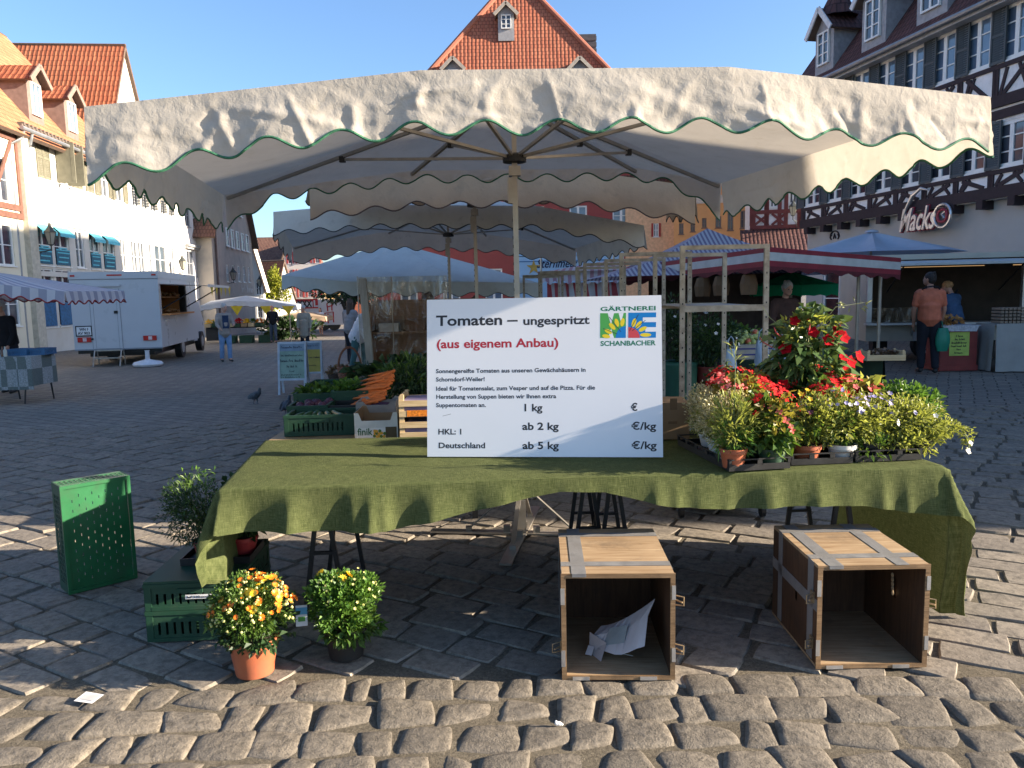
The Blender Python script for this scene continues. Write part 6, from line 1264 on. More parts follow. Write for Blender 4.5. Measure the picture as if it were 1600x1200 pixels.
# ------------------------------------------------------------------ fruit stand
T = thing('fruit_table', 'dark green draped fruit table beside the flower trolleys', 'table', (at_y(1128, 560, 9.2).x, 9.2, 0), rad(-4)); xr = at_y(1405, 560, 8.7).x-T.location.x
m = M(); g_ = []
for i in range(61): x = xr*i/60; g_.append([(x, .02*math.sin(i*1.1)*j/6-.03*j/6, .74*(1-j/6)+.004) for j in range(7)])
m.sheet(g_); g_ = []
for i in range(25): y = 1.2*i/24; g_.append([(xr+.02+.05*j/6+.02*math.sin(i*1.4)*j/6, y, .74*(1-j/6)+.004) for j in range(7)])
m.sheet(g_); m.bx(0, xr, 0, 1.2, .715, .744); m.obj('drape', gcl, T, 50)
stripe_c = mat('blue_stripe', (.05, .05, .2), .6)
for k, (px_, lab) in enumerate(((1136, 'pale striped fruit carton under the heap of apples'), (1188, 'pale fruit carton half behind the trolley post'))):
    b = thing('fruit_carton', lab, 'crate', (at_y(px_, 540, 9.3).x, 9.3, .75), rad(-4), 'fruit cartons on the green table'); m = M(); m.bx(0, .42, 0, .32, 0, .18); m.obj('carton', mat('pale_carton', (.42, .38, .31), .8), b); m = M()
    for z in (.05, .12): m.bx(.04, .38, -.002, -.0005, z, z+.018)
    m.obj('stripe', stripe_c, b)
apm = [mat('apple_green', (.36, .4, .12), .4, .2, 14), mat('apple_red', (.5, .13, .06), .4, .3, 10)]; protos = []
for k, mm_ in enumerate(apm):
    a = M().lathe([(.001, -.03), (.02, -.034), (.034, -.012), (.037, .008), (.028, .028), (.012, .031), (.001, .024)], 12).obj('apple', mm_, smooth=180); tag(a, ('pale green apple' if k == 0 else 'red blushed apple')+' in the heap on the striped carton', 'apple', 'green apples heaped on the carton' if k == 0 else 'red apples heaped on the carton'); protos.append(a)
n_ = [0, 0]; bx_ = at_y(1136, 540, 9.3).x
for lay in range(3):
    for i in range(10-2*lay):
        for j in range(3-lay if lay < 2 else 2):
            k = 1 if (i*7+j*3+lay) % 6 == 0 else 0; a = protos[k] if n_[k] == 0 else protos[k].copy(); 
            if n_[k]: COL.objects.link(a)
            n_[k] += 1; a.location = (bx_+.04+.04*(i+lay)*1.0+random.uniform(-.03, .03)+.1*(i % 3), 9.33+.085*(j+lay*.5)+random.uniform(-.02, .02), .75+.18+.03+.05*lay+random.uniform(-.012, .012)); a.rotation_euler = (random.random(), random.random(), random.random()*6)
stuff('salad_heap', 'green salad and beans heaped behind the apples', 'vegetables', [(0, leafcloud((bx_+.25, 9.95, 1.0), (.35, .2, .12), 500, .08, .05))], [Lg])
def bag(label, px, py, y, w, h):
    p = at_y(px, py, y); T = thing('carrier_bag', label, 'bag', p, 0, 'white carrier bags hung on the stall'); m = M(); g_ = []
    for i in range(17):
        t = 2*math.pi*i/16; g_.append([((w/2)*math.cos(t)*(.75+.35*(1-j/6)), .05*math.sin(t)*(.3+1.1*(1-j/6))+.006*math.sin(i*2+j), -h*(1-j/6)) for j in range(7)])
    m.sheet(g_); m.tube([(-w*.3, 0, 0), (-w*.2, 0, .1), (0, 0, .13), (w*.2, 0, .1), (w*.3, 0, 0)], .008, 5); m.obj('bag_body', mat('white_bag', (.5, .6, .7), .4, .1, 6, .5, 12, trans=.3), T, 180)
bag('white carrier bag between apple carton and trolley post', 1191, 532, 8.6, .16, .28); bag('white carrier bag hanging outside the trolley post', 1217, 534, 8.6, .17, .28); bag('small white carrier bag in front of the dark shrub', 1142, 545, 8.0, .12, .2)
wood_box('shallow wooden box of potatoes at the end of the fruit table', (at_y(1355, 566, 8.75).x, 8.75, .75), rad(-6), .42, .3, .11, 1, 'wooden boxes at the fruit stand')
stuff('potatoes', 'brown potatoes in the shallow box at the table end', 'potatoes', [(0, leafcloud((at_y(1384, 556, 8.9).x, 8.9, .83), (.16, .1, .02), 160, .05, .045))], [leafmat('potato_brown', (.1, .06, .035), (.2, .13, .08), .02)])
# ------------------------------------------------------------------ tents and awnings on the shady side
bluest = stripes('blue_white_stripe', (.5, .46, .48), (.2, .16, .24), .085, .5); redst = stripes('red_white_stripe', (.55, .52, .5), (.42, .06, .07), .26, .5); wst = stripes('white_lilac_stripe', (.62, .6, .62), (.36, .36, .43), .3, .5)
def tentpoles(T, pts, z0=0):
    for p in pts: M().tube([(p[0], p[1], 0), (p[0], p[1], p[2])], .03, 8).obj('pole', alu, T)
ap_ = at_y(1105, 357, 15.5); T = thing('striped_tent', 'blue and white striped peaked market tent behind the trolleys', 'tent', (ap_.x, 15.5, gz(ap_.x, 15.5))); h_ = ap_.z-T.location.z; e_ = 2.35; ez = h_-.95
m = M()
for k in range(4):
    a, b = [(-e_, -e_), (e_, -e_), (e_, e_), (-e_, e_)][k], [(e_, -e_), (e_, e_), (-e_, e_), (-e_, -e_)][k]; g_ = []; uv = []
    for i in range(25):
        s = i/24; q = V((a[0]+(b[0]-a[0])*s, a[1]+(b[1]-a[1])*s, ez)); row = [q.lerp(V((0, 0, h_)), j/8)-V((0, 0, .12*math.sin(math.pi*j/8))) for j in range(9)]; g_.append(row); uv.append([((r_.x if k % 2 == 0 else r_.y)+9, r_.z) for r_ in row])
    m.sheet(g_, 0, uv)
m.obj('canopy', bluest, T, 180); tentpoles(T, [(x, y, ez) for x in (-e_, e_) for y in (-e_, e_)])
# red and white awning along the front
A_ = [at_y(978, 418, 15.2), at_y(1202, 386, 11.2), at_y(1408, 403, 12.6)]
T = thing('red_white_awning', 'long stall awning with a red and white striped front edge and dark interior', 'awning', (A_[1].x, A_[1].y, 0)); L_ = lambda p: V(p)-V((A_[1].x, A_[1].y, 0))
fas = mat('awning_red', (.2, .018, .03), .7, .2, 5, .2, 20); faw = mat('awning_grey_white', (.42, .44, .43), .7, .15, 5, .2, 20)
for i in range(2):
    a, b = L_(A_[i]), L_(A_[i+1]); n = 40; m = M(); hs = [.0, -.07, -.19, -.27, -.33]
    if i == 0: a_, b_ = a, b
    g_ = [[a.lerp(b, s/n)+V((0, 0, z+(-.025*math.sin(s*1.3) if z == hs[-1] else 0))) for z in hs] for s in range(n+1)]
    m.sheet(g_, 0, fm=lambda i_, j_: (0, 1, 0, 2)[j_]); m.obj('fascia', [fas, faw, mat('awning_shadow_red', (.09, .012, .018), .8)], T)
back = [L_(at_y(1010, 405, 17.5)), L_(V((A_[1].x+.6, 15.0, 2.3))), L_(V((A_[2].x+.4, 15.6, 2.08)))]
m = M()
for i in range(2): m.sheet([[L_(A_[i]).lerp(L_(A_[i+1]), s/10).lerp(back[i].lerp(back[i+1], s/10), t/5) for t in range(6)] for s in range(11)])
m.obj('roof', mat('awning_dark_cloth', (.13, .1, .11), .8, .2, 5, .2, trans=.15), T); tentpoles(T, [(L_(A_[2]).x-.5, L_(A_[2]).y+.4, A_[2].z-.05)])
m = M(); m.sheet([[L_(V((2.7+3.*i/20, 15.1+.06*math.sin(i), 1.95*(1-j/6)+.02))) for j in range(7)] for i in range(21)]); m.obj('interior_shade_sheet', mat('interior_shade_brown', (.05, .035, .03), .9, .3, 5, .3), T)  # dark sheet added to stand for the shade inside the stall
for px_, py_, y__ in ((1098, 448, 12.8), (1170, 444, 11.8), (1127, 446, 12.4)):
    p = at_y(px_, py_, y__); tag(M().lathe([(.12, -.16), (.14, 0), (.1, .14), (.02, .16)], 8, 0, p, 1, .5).obj('paper_bag_bundle', mat('brown_paper', (.14, .08, .04), .8)), {1098: 'brown paper bag bundle hanging near the dim trolley', 1170: 'brown paper bag bundle hanging nearest the sunlit trolley post', 1127: 'middle one of the hanging brown paper bag bundles'}[px_], 'paper bags', 'paper bags hanging under the awning')
# striped side curtain of the stall beyond
T = thing('striped_stall', 'stall with red and white striped side curtain and roof behind the trolleys', 'stall', (at_y(835, 470, 21).x, 21, gz(1, 21))); zz = -T.location.z; xr = at_y(968, 470, 21).x-T.location.x
m = M(); g_ = []; uv = []
for i in range(33): x = .35+(xr-.35)*i/32; g_.append([(x+.04*math.sin(i), .06*math.sin(i*.9), hgt(880, 500, 21)+zz+(hgt(880, 442, 21)-hgt(880, 500, 21))*j/6) for j in range(7)]); uv.append([(x+.1*j/6, j) for j in range(7)])
m.sheet(g_, 0, uv); m.obj('side_curtain', redst, T, 180); m = M(); g_ = []; uv = []
z0_, z1_ = hgt(880, 442, 21)+zz, hgt(880, 424, 21)+zz
for i in range(65): x = .1+xr*i/64; g_.append([(x, -.25+.1*math.sin(j*.8), z1_+(z0_-z1_)*j/5+(-.05*math.sin(i*.9) if j == 5 else 0)) for j in range(6)]); uv.append([(x, j) for j in range(6)])
m.sheet(g_, 0, uv); g_ = []; uv = []
for i in range(17): x = xr*i/16; g_.append([(x+.3*j/5, -.25+3*j/5, z1_+.06*j/5+.35*(x/xr)*j/5) for j in range(6)]); uv.append([(x, j) for j in range(6)])
m.sheet(g_, 0, uv); m.obj('awning', stripes('pale_red_stripe', (.5, .45, .45), (.4, .2, .22), .2), T, 180); tentpoles(T, [(.1, -.1, z0_), (xr, -.1, z0_), (.3, 2.6, z1_+.6), (xr+.2, 2.6, z1_+.6)])
# pale blue trailer with star emblem
y_ = 26; xa = at_y(812, 440, y_).x; xb = at_y(975, 440, y_).x; zt_ = hgt(890, 394, y_); T = thing('butcher_trailer', 'pale blue sales trailer with dark script lettering and a golden star', 'trailer', (xa, y_, gz(xa, y_))); lb = mat('pale_blue_paint', (.42, .55, .68), .35, .05, 2, .03); hz = zt_-T.location.z
m = M(); m.bx(0, xb-xa, 0, 2.2, .5, hz-.12); m.bx(-.03, xb-xa+.03, -.03, 2.23, hz-.1, hz); m.obj('body', lb, T); m = M(); m.bx(0, xb-xa, -.012, -.002, hz-.3, hz-.26); m.obj('trim_line', mat('deep_blue_paint', (.1, .2, .34), .4), T)
m = M(); m.tube([(.6, .6, .35), (.6, .8, .35)], .33, 16); m.tube([(2.3, .6, .35), (2.3, .8, .35)], .33, 16); m.obj('wheel', blackp, T)
px1 = at_y(838, 419, y_).x-xa; px2 = at_y(890, 419, y_).x-xa; text('Sternmetz', .4, 'lettering', mat('navy_letters', (.015, .015, .05), .5), T, (px1, -.02, hgt(860, 418, y_)-T.location.z), (1, 0, 0), (0, 0, 1), bold=.006, shear=.35, width=(px2-px1)*1.25)
m = M(); sc_ = V((at_y(834, 418, y_).x-xa, -.016, hgt(834, 418, y_)-T.location.z)); m.prism([((.26 if i % 2 == 0 else .1)*math.sin(i*.6283), (.26 if i % 2 == 0 else .1)*math.cos(i*.6283)) for i in range(10)], 0, .006, T=lambda p: p+sc_); m.obj('star', mat('gold_star', (.55, .3, .05), .5), T)
M().bx(1.1, 1.5, .3, .7, hz, hz+.08).obj('roof_vent', faw, T)
# big pale parasol, green parasol
def parasol(name, label, c, r, za, ze, n, mm_, drop, z0):
    T = thing(name, label, 'parasol', (c[0], c[1], z0)); m = M(); P = [(r*math.cos(2*math.pi*i/n+.4), r*math.sin(2*math.pi*i/n+.4)) for i in range(n)]
    for i in range(n):
        a, b = P[i], P[(i+1) % n]; g_ = [[V((a[0]+(b[0]-a[0])*s/6, a[1]+(b[1]-a[1])*s/6, ze-z0)).lerp(V((0, 0, za-z0)), t/5)-V((0, 0, .06*r*math.sin(math.pi*t/5)*math.sin(math.pi*s/6))) for t in range(6)] for s in range(7)]; m.sheet(g_)
        if drop: m.sheet([[V((a[0]+(b[0]-a[0])*s/6, a[1]+(b[1]-a[1])*s/6, ze-z0-drop*t+(.03*math.sin(s*3) if t else 0))) for t in (0, 1)] for s in range(7)])
    m.obj('cover', mm_, T, 40); M().tube([(0, 0, 0), (0, 0, za-z0)], .035, 8).obj('pole', alu, T); M().lathe([(.18, -.02), (.16, .03), (.001, .06)], 12, 0, (0, 0, za-z0)).obj('cap', mm_, T)
    for i in range(n): M().tube([(0, 0, za-z0-.35), (P[i][0]*.7, P[i][1]*.7, (ze-z0)+(za-ze)*.3-.04)], .014, 5).obj('rib', alu, T)
c_ = at_y(1362, 362, 21.5); parasol('large_parasol', 'large pale blue-grey parasol in front of the half-timbered house', (c_.x, 21.5), 2.35, c_.z, c_.z-.62, 8, mat('pale_blue_cloth', (.42, .47, .55), .8, .06, 3, .1, trans=.2), .0, 0)
c_ = at_y(1236, 421, 15.0); parasol('green_parasol', 'green parasol with hanging rim below the red and white awning', (c_.x, 15.0), .88, c_.z-.04, c_.z-.3, 6, mat('bright_green_cloth', (.0, .26, .11), .8, .1, 3, .1, trans=.25), .2, 0)
# ------------------------------------------------------------------ sausage trailer
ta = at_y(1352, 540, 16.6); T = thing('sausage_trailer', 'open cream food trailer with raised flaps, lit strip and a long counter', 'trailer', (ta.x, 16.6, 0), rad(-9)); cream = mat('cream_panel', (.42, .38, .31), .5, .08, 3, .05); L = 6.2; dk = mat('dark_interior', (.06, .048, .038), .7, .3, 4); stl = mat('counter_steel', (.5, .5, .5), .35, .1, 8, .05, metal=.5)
m = M(); m.bx(0, L, .0, .04, .5, .92); m.bx(0, L, 2.1, 2.14, .5, 2.55); m.bx(0, .04, .04, 2.1, .5, 2.55); m.bx(L-.04, L, .04, 2.1, .5, 2.55); m.bx(.04, L-.04, .04, 2.1, .5, .55); m.bx(-.03, L+.03, -.05, 2.2, 2.55, 2.68); m.obj('body', cream, T)
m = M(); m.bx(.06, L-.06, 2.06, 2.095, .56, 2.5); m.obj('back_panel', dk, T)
m = M(); m.bx(-.05, L+.05, -.28, .0, .92, .97); m.bx(.05, L-.05, .0, .5, .925, .96); m.obj('counter', stl, T)
for x in (.9, 1.9, 3.6, 4.6, 5.6): M().prism([(0, .9), (.0, .62), (-.22, .9)], x, x+.03, T=lambda p: V((p.y, p.x, p.z))).obj('bracket', stl, T)
for x in (0, 3.05, L-.1): M().bx(x, x+.1, -.03, .07, .98, 2.55).obj('upright', stl, T)
for k, (x0_, x1_) in enumerate(((.05, 2.95), (3.1, L))):
    m = M(); a, b = V((x0_, -.02, 2.52)), V((x1_, -.02, 2.52)); f = V((0, -1.75, -.12)); m.face([a, b, b+f, a+f]); m.face([a+V((0, 0, -.05)), a+f+V((0, 0, -.05)), b+f+V((0, 0, -.05)), b+V((0, 0, -.05))]); m.face([a+f, b+f, b+f-V((0, 0, .05)), a+f-V((0, 0, .05))]); m.face([a, a+f, a+f-V((0, 0, .05)), a-V((0, 0, .05))]); fo = m.obj('flap', faw, T)
    for x in (x0_+.35, x1_-.35): M().tube([(x, 0, 1.75), (x, -1.1, 2.42)], .016, 6).obj('gas_strut', blackp, fo)
lamp = bpy.data.materials.new('warm_tube'); lamp.use_nodes = True; e_ = lamp.node_tree.nodes['Principled BSDF']; e_.inputs['Emission Color'].default_value = (1, .55, .2, 1); e_.inputs['Emission Strength'].default_value = .14
m = M(); m.bx(.5, 2.8, 1.2, 1.24, 2.385, 2.4); m.bx(3.4, L-.3, 1.2, 1.24, 2.38, 2.4); m.obj('light_tube', lamp, T)
m = M(); m.bx(.15, 1.9, .1, .14, .97, 1.35); m.obj('glass_guard', foil, T)
gm = M()
for i in range(9): gm.bx(3.3+i*.3, 3.5+i*.3, .1, .4, .975, 1.03+.05*(i % 3))
gm.obj('trays', stl, T)
for (x, y) in ((1.35, .25),):
    m = M(); m.tube([(x, y-.1, .33), (x, y+.12, .33)], .33, 20); w_ = m.obj('wheel', blackp, T, 40); M().lathe([(.2, 0), (.19, .02), (.13, -.01), (.12, .02), (.05, .03), (.001, .03)], 16, 0).obj('rim', stl, w_, 40); r_ = w_.children[0]; r_.rotation_euler = (rad(90), 0, 0); r_.location = (x, y-.1, .33)
    M().bx(.95, 1.75, -.02, .0, .5, .72).obj('wheel_arch', stl, T)
text('PTB', .13, 'lettering', navyl if False else mat('navy_letters', (.015, .015, .05), .5), T, (1.15, -.285, .925), (1, 0, 0), (0, 0, 1), bold=.006)
for i in range(3): M().bx(.3+i*2.2, .6+i*2.2, .5, .8, 0, .5).obj('jack', blackp, T)
for o_ in list(T.children):
    if o_.name.split('.')[0] != 'wheel':
        for q_ in [o_]+list(o_.children):
            for v_ in q_.data.vertices: v_.co.z *= .84
a = at_y(1556, 520, 14.0); T = thing('cloth_covered_table', 'table with a long pale cloth and checked egg trays beside the trailer', 'table', (a.x, 14.0, 0), rad(-6)); m = M(); m.bx(0, 1.6, 0, .7, .84, .87); g_ = [[(x*.05, -.02-.03*j/5-.03*math.sin(x*.8)*j/5, .872*(1-j/5)+.004) for j in range(6)] for x in range(33)]; m.sheet(g_); g_ = [[(-.02-.04*j/5-.02*math.sin(y*.9)*j/5, y*.05, .872*(1-j/5)+.004) for j in range(6)] for y in range(15)]; m.sheet(g_); m.obj('cloth', mat('pale_table_cloth', (.32, .31, .29), .9, .1, 4, .2), T, 50)
m = M()
for k in range(5):
    for i in range(9): m.bx(.1+i*.07, .15+i*.07, .05, .4, .88+k*.06, .92+k*.06)
m.obj('egg_tray', mat('tan_tray', (.25, .19, .14), .9), T)
a = at_y(1468, 575, 14.3); xr = at_y(1525, 575, 14.3).x-a.x; T = thing('red_box', 'red painted box with a yellow price note, newspaper and pastries on top', 'box', (a.x, 14.3, 0)); m = M(); m.bx(0, xr, 0, .5, .1, .83); m.bx(-.02, xr+.02, -.02, .52, 0, .1); m.obj('body', mat('dark_red_paint', (.2, .03, .025), .6, .2, 5), T)
m = M(); m.face([(.16, -.006, .72), (.16, -.012, .28), (.53, -.012, .28), (.53, -.006, .72)]); nt_ = m.obj('price_note', mat('lime_paper', (.4, .5, .1), .7), T)
for i, (x_, w_) in enumerate(((.28, .13), (.26, .18), (.2, .29), (.2, .28), (.3, .07), (.26, .16))): scrawl('lettering', inkK, nt_, (x_, -.016, .63-i*.062), (1, 0, 0), (0, 0, 1), w_, .038, .2)
m = M(); m.bx(-.03, xr+.03, -.04, .5, .832, .845); m.face([(0, -.042, .84), (xr, -.042, .84), (xr-.05, -.05, .73), (.05, -.05, .74)]); m.obj('newspaper', mat('newsprint', (.42, .42, .44), .8, .3, 30), T)
tag(stuff('pretzels', 'orange brown pastries heaped on the red box', 'pastries', [(0, leafcloud((a.x+.25, 14.5, .93), (.22, .16, .06), 90, .1, .07))], [leafmat('pastry', (.3, .13, .03), (.5, .26, .08), .05)]))
hb_ = at_y(1473, 528, 13.85); T = thing('green_bag', 'green plastic bag hanging from the hand of the man in the salmon polo', 'bag', hb_); m = M(); g_ = [[(.12*math.cos(t*.3927)*(.5+.6*math.sin(.3+j*.4)), .07*math.sin(t*.3927)*(.4+.6*math.sin(.3+j*.4)), .18-.07*j) for j in range(7)] for t in range(17)]; m.sheet(g_); m.tube([(0, 0, .17), (-.02, .02, .3)], .01, 5); m.obj('bag_body', mat('green_bag', (.02, .25, .16), .4, .2, 6, .4, 14, trans=.2), T, 180)
# ------------------------------------------------------------------ left side of the square
a = ground(113, 22.0); b = ground(251, 22.45); rz = math.atan2(b.y-a.y, b.x-a.x); w = (b-a).length; T = thing('sales_van', 'white box body sales van with its side flap open on a wood lined counter', 'van', (a.x, a.y, gz(a.x, 22.5)-.04), rz); wht = mat('white_van_paint', (.47, .48, .5), .3, .03, 2, .02); H_ = hgt(118, 426, 22.4)-T.location.z; zb = hgt(118, 546, 22.4)-T.location.z; Lv = 5.2
m = M(); oz0, oz1, oy0, oy1 = zb+.95, H_-.38, .25, 3.6
m.bx(0, w, 0, .04, zb, H_-.2); m.bx(0, .04, .04, Lv, zb, H_-.2); m.bx(.04, w-.04, Lv-.04, Lv, zb, H_-.2); m.bx(-.015, w+.015, -.02, Lv, H_-.2, H_); m.bx(.04, w-.04, .04, Lv-.04, zb, zb+.05)
for (y0, y1, z0, z1) in ((.04, oy0, zb, H_-.2), (oy1, Lv, zb, H_-.2), (oy0, oy1, zb, oz0), (oy0, oy1, oz1, H_-.2)): m.bx(w-.04, w, y0, y1, z0, z1)
m.obj('box_body', wht, T)
m = M(); m.bx(.5, .58, -.012, -.001, zb+.02, H_-.48); m.bx(1.2, 1.28, -.012, -.001, zb+.02, H_-.48); m.bx(.58, 1.2, -.008, -.001, zb+.03, H_-.5); m.bx(.42, 1.34, -.06, -.001, H_-.42, H_-.36); d_ = m.obj('rear_door', wht, T)
m = M()
for b_ in ((.488, .5, zb+.02, H_-.48), (1.28, 1.292, zb+.02, H_-.48), (.575, .583, zb+.03, H_-.5), (1.197, 1.205, zb+.03, H_-.5)): m.bx(b_[0], b_[1], -.014, -.0005, b_[2], b_[3])
m.bx(0, w, -.004, -.0008, H_-.225, H_-.205); m.bx(0, w, -.02, -.0005, zb-.02, zb+.02); m.obj('seam', mat('grey_seam', (.22, .23, .25), .5), d_)
M().bx(1.12, 1.22, -.035, -.013, zb+1.02, zb+1.1).obj('door_handle', blackp, d_)
for z in (zb+.28, H_-.7): M().bx(.46, .52, -.03, -.013, z, z+.05).obj('hinge', blackp, d_)
red = mat('tail_lamp_red', (.45, .02, .02), .2); 
for x in (.1, w-.5): m = M(); m.bx(x, x+.36, -.035, -.001, zb+.22, zb+.36); t_ = m.obj('tail_lamp', red, T); M().bx(x+.14, x+.24, -.037, -.034, zb+.24, zb+.34).obj('lamp_lens', mat('clear_lens', (.6, .5, .5), .2), t_)
m = M(); m.bx(.09, .47, -.02, -.002, zb+.42, zb+.66); pl_ = m.obj('number_plate', mat('plate_white', (.65, .65, .65), .4), T); M().bx(.06, .5, -.015, -.0015, zb+.385, zb+.69).obj('plate_holder', blackp, pl_); text('WN F', .11, 'lettering', inkK, pl_, (.17, -.022, zb+.55), (1, 0, 0), (0, 0, 1), bold=.003, width=.24); text('AV 903', .11, 'lettering', inkK, pl_, (.12, -.022, zb+.44), (1, 0, 0), (0, 0, 1), bold=.003, width=.32)
for x, c_ in ((.04, red), (w-.16, red)): M().bx(x, x+.12, -.03, -.021, H_-.13, H_-.08).obj('marker_lamp', c_, T)
M().bx(1.0, 1.4, -.03, -.021, H_-.12, H_-.08).obj('brake_lamp', red, T)
m = M(); m.bx(.05, w-.05, .1, .3, zb-.12, zb-.005); m.bx(.3, w-.3, .3, Lv+1, zb-.22, zb-.06); m.obj('chassis', blackp, T)
wd = woodmat('lamplight_wood_tone', (.6, .24, .075), (.75, .34, .12), 0); m = M(); m.bx(.06, .1, .1, Lv-.1, zb+.06, H_-.25); m.bx(.1, w-.3, Lv-1.3, Lv-1.26, zb+.06, H_-.25); m.bx(w-.9, w-.05, oy0, oy1, zb+.06, oz0-.06); m.obj('lining', wd, T)  # wood colour raised to stand in for lamp light inside the van
m = M(); m.bx(w-.02, w+.22, oy0-.05, oy1+.05, oz0-.02, oz0+.03); m.bx(w-.75, w-.2, oy0, oy1, oz0+.5, oz0+.53); m.obj('counter_shelf', wd, T)
stuffm = M(); 
for i in range(90): stuffm.tube([(w-.7+random.random()*.55, oy0+.1+random.random()*3.1, oz0+.06+random.random()*.1+(.5 if i % 2 else 0))]+[(w-.65+random.random()*.5, oy0+.1+random.random()*3.1*.98, oz0+.12+random.random()*.12+(.5 if i % 2 else 0))], .03, 5) if False else stuffm.ball((w-.7+random.random()*.55, oy0+.1+random.random()*3.1, oz0+.06+random.random()*.1+(.5 if i % 2 else 0)), (.06, .14, .05), 8)
stuffm.obj('bread_display', mat('bread_crust', (.34, .17, .06), .7, .3, 8), T)['kind'] = 'stuff'
m = M(); m.bx(.12, .9, Lv-1.262-.03, Lv-1.262-.002, zb+1.1, H_-.5); m.obj('notice', mat('orange_notice', (.5, .22, .1), .6), T)
m = M(); m.face([(w+.0, oy0-.1, oz1+.02), (w+.0, oy1+.1, oz1+.02), (w+1.35, oy1+.1, oz1-.06), (w+1.35, oy0-.1, oz1-.06)]); m.bx(w+1.33, w+1.37, oy0-.1, oy1+.1, oz1-.1, oz1-.02); fo = m.obj('flap', wht, T)
for y in (oy0+.1, oy1-.1): M().tube([(w, y, oz1-.7), (w+1.1, y, oz1-.07)], .02, 6).obj('flap_strut', blackp, fo)
m = M(); 
for i in range(5): m.face([(w+1.36, oy0+.1+i*.8, oz1-.06), (w+1.36, oy0+.6+i*.8, oz1-.06), (w+1.36, oy0+.35+i*.8, oz1-.38)])
m.obj('pennant', mat('yellow_pennant', (.6, .42, .02), .7), fo)
for (x, y) in ((w-.25, 2.9), (.05, 2.9), (w-.25, Lv+.9), (.05, Lv+.9)): m = M(); m.tube([(x, y, .36), (x+.2, y, .36)], .36, 18); w_ = m.obj('wheel', blackp, T, 40); M().tube([(x-.005, y, .36), (x+.205, y, .36)], .2, 12).obj('rim', stl, w_, 40)
m = M(); m.prism([(Lv, zb-.1), (Lv+1.9, zb-.1), (Lv+1.85, zb+.55), (Lv+1.1, zb+1.25), (Lv, zb+1.4)], .15, w-.15, T=lambda p: V((p.y, p.x, p.z))); m.obj('cab', wht, T)
T2 = thing('folding_steps', 'small metal folding steps under the rear door of the white van', 'steps', ground(158, 22.0)+V((-.1, -.35, 0)), rz); m = M()
for k in range(2): m.bx(0, .72, -.1-.25*k+.25, .12-.25*k+.25, .42-.2*k, .45-.2*k)
for x in (0, .7): m.tube([(x, -.15, 0), (x, .1, .45)], .018, 6); m.tube([(x, .4, 0), (x, .3, .45)], .018, 6)
m.obj('step_frame', alu, T2)
T2 = thing('parasol_base', 'white plastic parasol base lying on the paving beside the van', 'parasol base', ground(226, 21.4)); M().lathe([(.001, 0), (.36, 0.002), (.4, .06), (.36, .12), (.1, .18), (.06, .2), (.055, .42), (.07, .44), (.001, .44)], 20).obj('base', mat('white_plastic', (.6, .6, .62), .4), T2, 50)
# striped stall at the edge
z0 = gz(-9, 14); yb_ = 13.6; xr = at_y(101, 455, yb_).x; zt = hgt(80, 445, yb_)
umbrella('striped_awning', 'white and lilac striped stall awning with a red edge at the picture border', [V((xr-4.5, yb_, zt)), V((xr-3, yb_, zt+.03)), V((xr-1.3, yb_, zt+.05)), V((xr, yb_+.0, zt-.12)), V((xr-.15, yb_+2.4, zt-.1)), V((xr-4.5, yb_+2.4, zt))], [((0, 1, 2, 3), None), ((3, 4), None), ((4, 5), None), ((5, 6), None)], V((xr-2.2, yb_+1.3, zt+.32)), (xr-2.2, yb_+1.4), zt-.2, wst, trimR, .2, .03, .3, .03, 4, .3, .03, ribs=False, base=None, polez=z0, cat='awning', uvs=True, trim_r=.014)
yb_ = 12.9; T = thing('checked_table', 'stall table under a grey and white checked cloth at the picture border', 'table', (at_y(48, 560, yb_).x-2, yb_, gz(-9, 13)))
def checked():
    g = G('checked_cloth'); v = g.coord(); c = g.new('ShaderNodeTexChecker'); g.l.new(v, c.inputs[0]); c.inputs['Scale'].default_value = 3.4; g.put(c.inputs[1], (.13, .15, .14)); g.put(c.inputs[2], (.34, .35, .35)); n = g.noise(v, 45, 4, .8); return g.fin(g.mix(g.ramp(n, [(.4, 0.), (.6, .6)]), c.outputs[0], (.07, .09, .085)), .9, g.bump(n, .3, .004))
m = M(); zz = .8; g_ = [[(x*.05, -.012*math.sin(x*.9)*j/6, zz-.56*j/6) for j in range(7)] for x in range(41)]; m.sheet(g_); m.bx(0, 2.0, .005, .7, zz-.03, zz+.001); m.sheet([[(2.0+.01*math.sin(y)*j/6, y*.05, zz-.5*j/6) for j in range(7)] for y in range(15)]); m.obj('cloth', checked(), T, 50); m = M()
for x in (.1, 1.3, 1.9):
    m.tube([(x, .05, zz-.05), (x-.08, .02, 0)], .014, 5); m.tube([(x, .6, zz-.05), (x+.04, .65, 0)], .014, 5)
m.obj('leg', tlm, T)
blc = mat('blue_crate_plastic', (.03, .1, .2), .5, .15, 6); zz = T.location.z+.802
slot_crate('blue_crate', 'blue plastic crate on the checked table', (at_y(12, 540, 13.2).x, 13.15, zz), 0, .34, .35, .11, blc, 'blue crates on the checked table'); slot_crate('blue_crate', 'blue plastic crate at the table corner nearest the van', (at_y(44, 540, 13.25).x, 13.2, zz), 0, .3, .35, .11, blc, 'blue crates on the checked table')
for k, px_ in enumerate((3, 7)): T = thing('bottle', ('pale' if k else 'dark')+' little bottle standing on the checked table', 'bottle', (at_y(px_, 540, 13.0).x, 13.0, zz)); M().lathe([(.03, 0), (.03, .1), (.012, .13), (.012, .17), (.001, .171)], 10).obj('glass', mat('bottle_glass_pale' if k else 'bottle_glass_dark', (.4, .4, .35) if k else (.1, .04, .02), .2), T, 50)
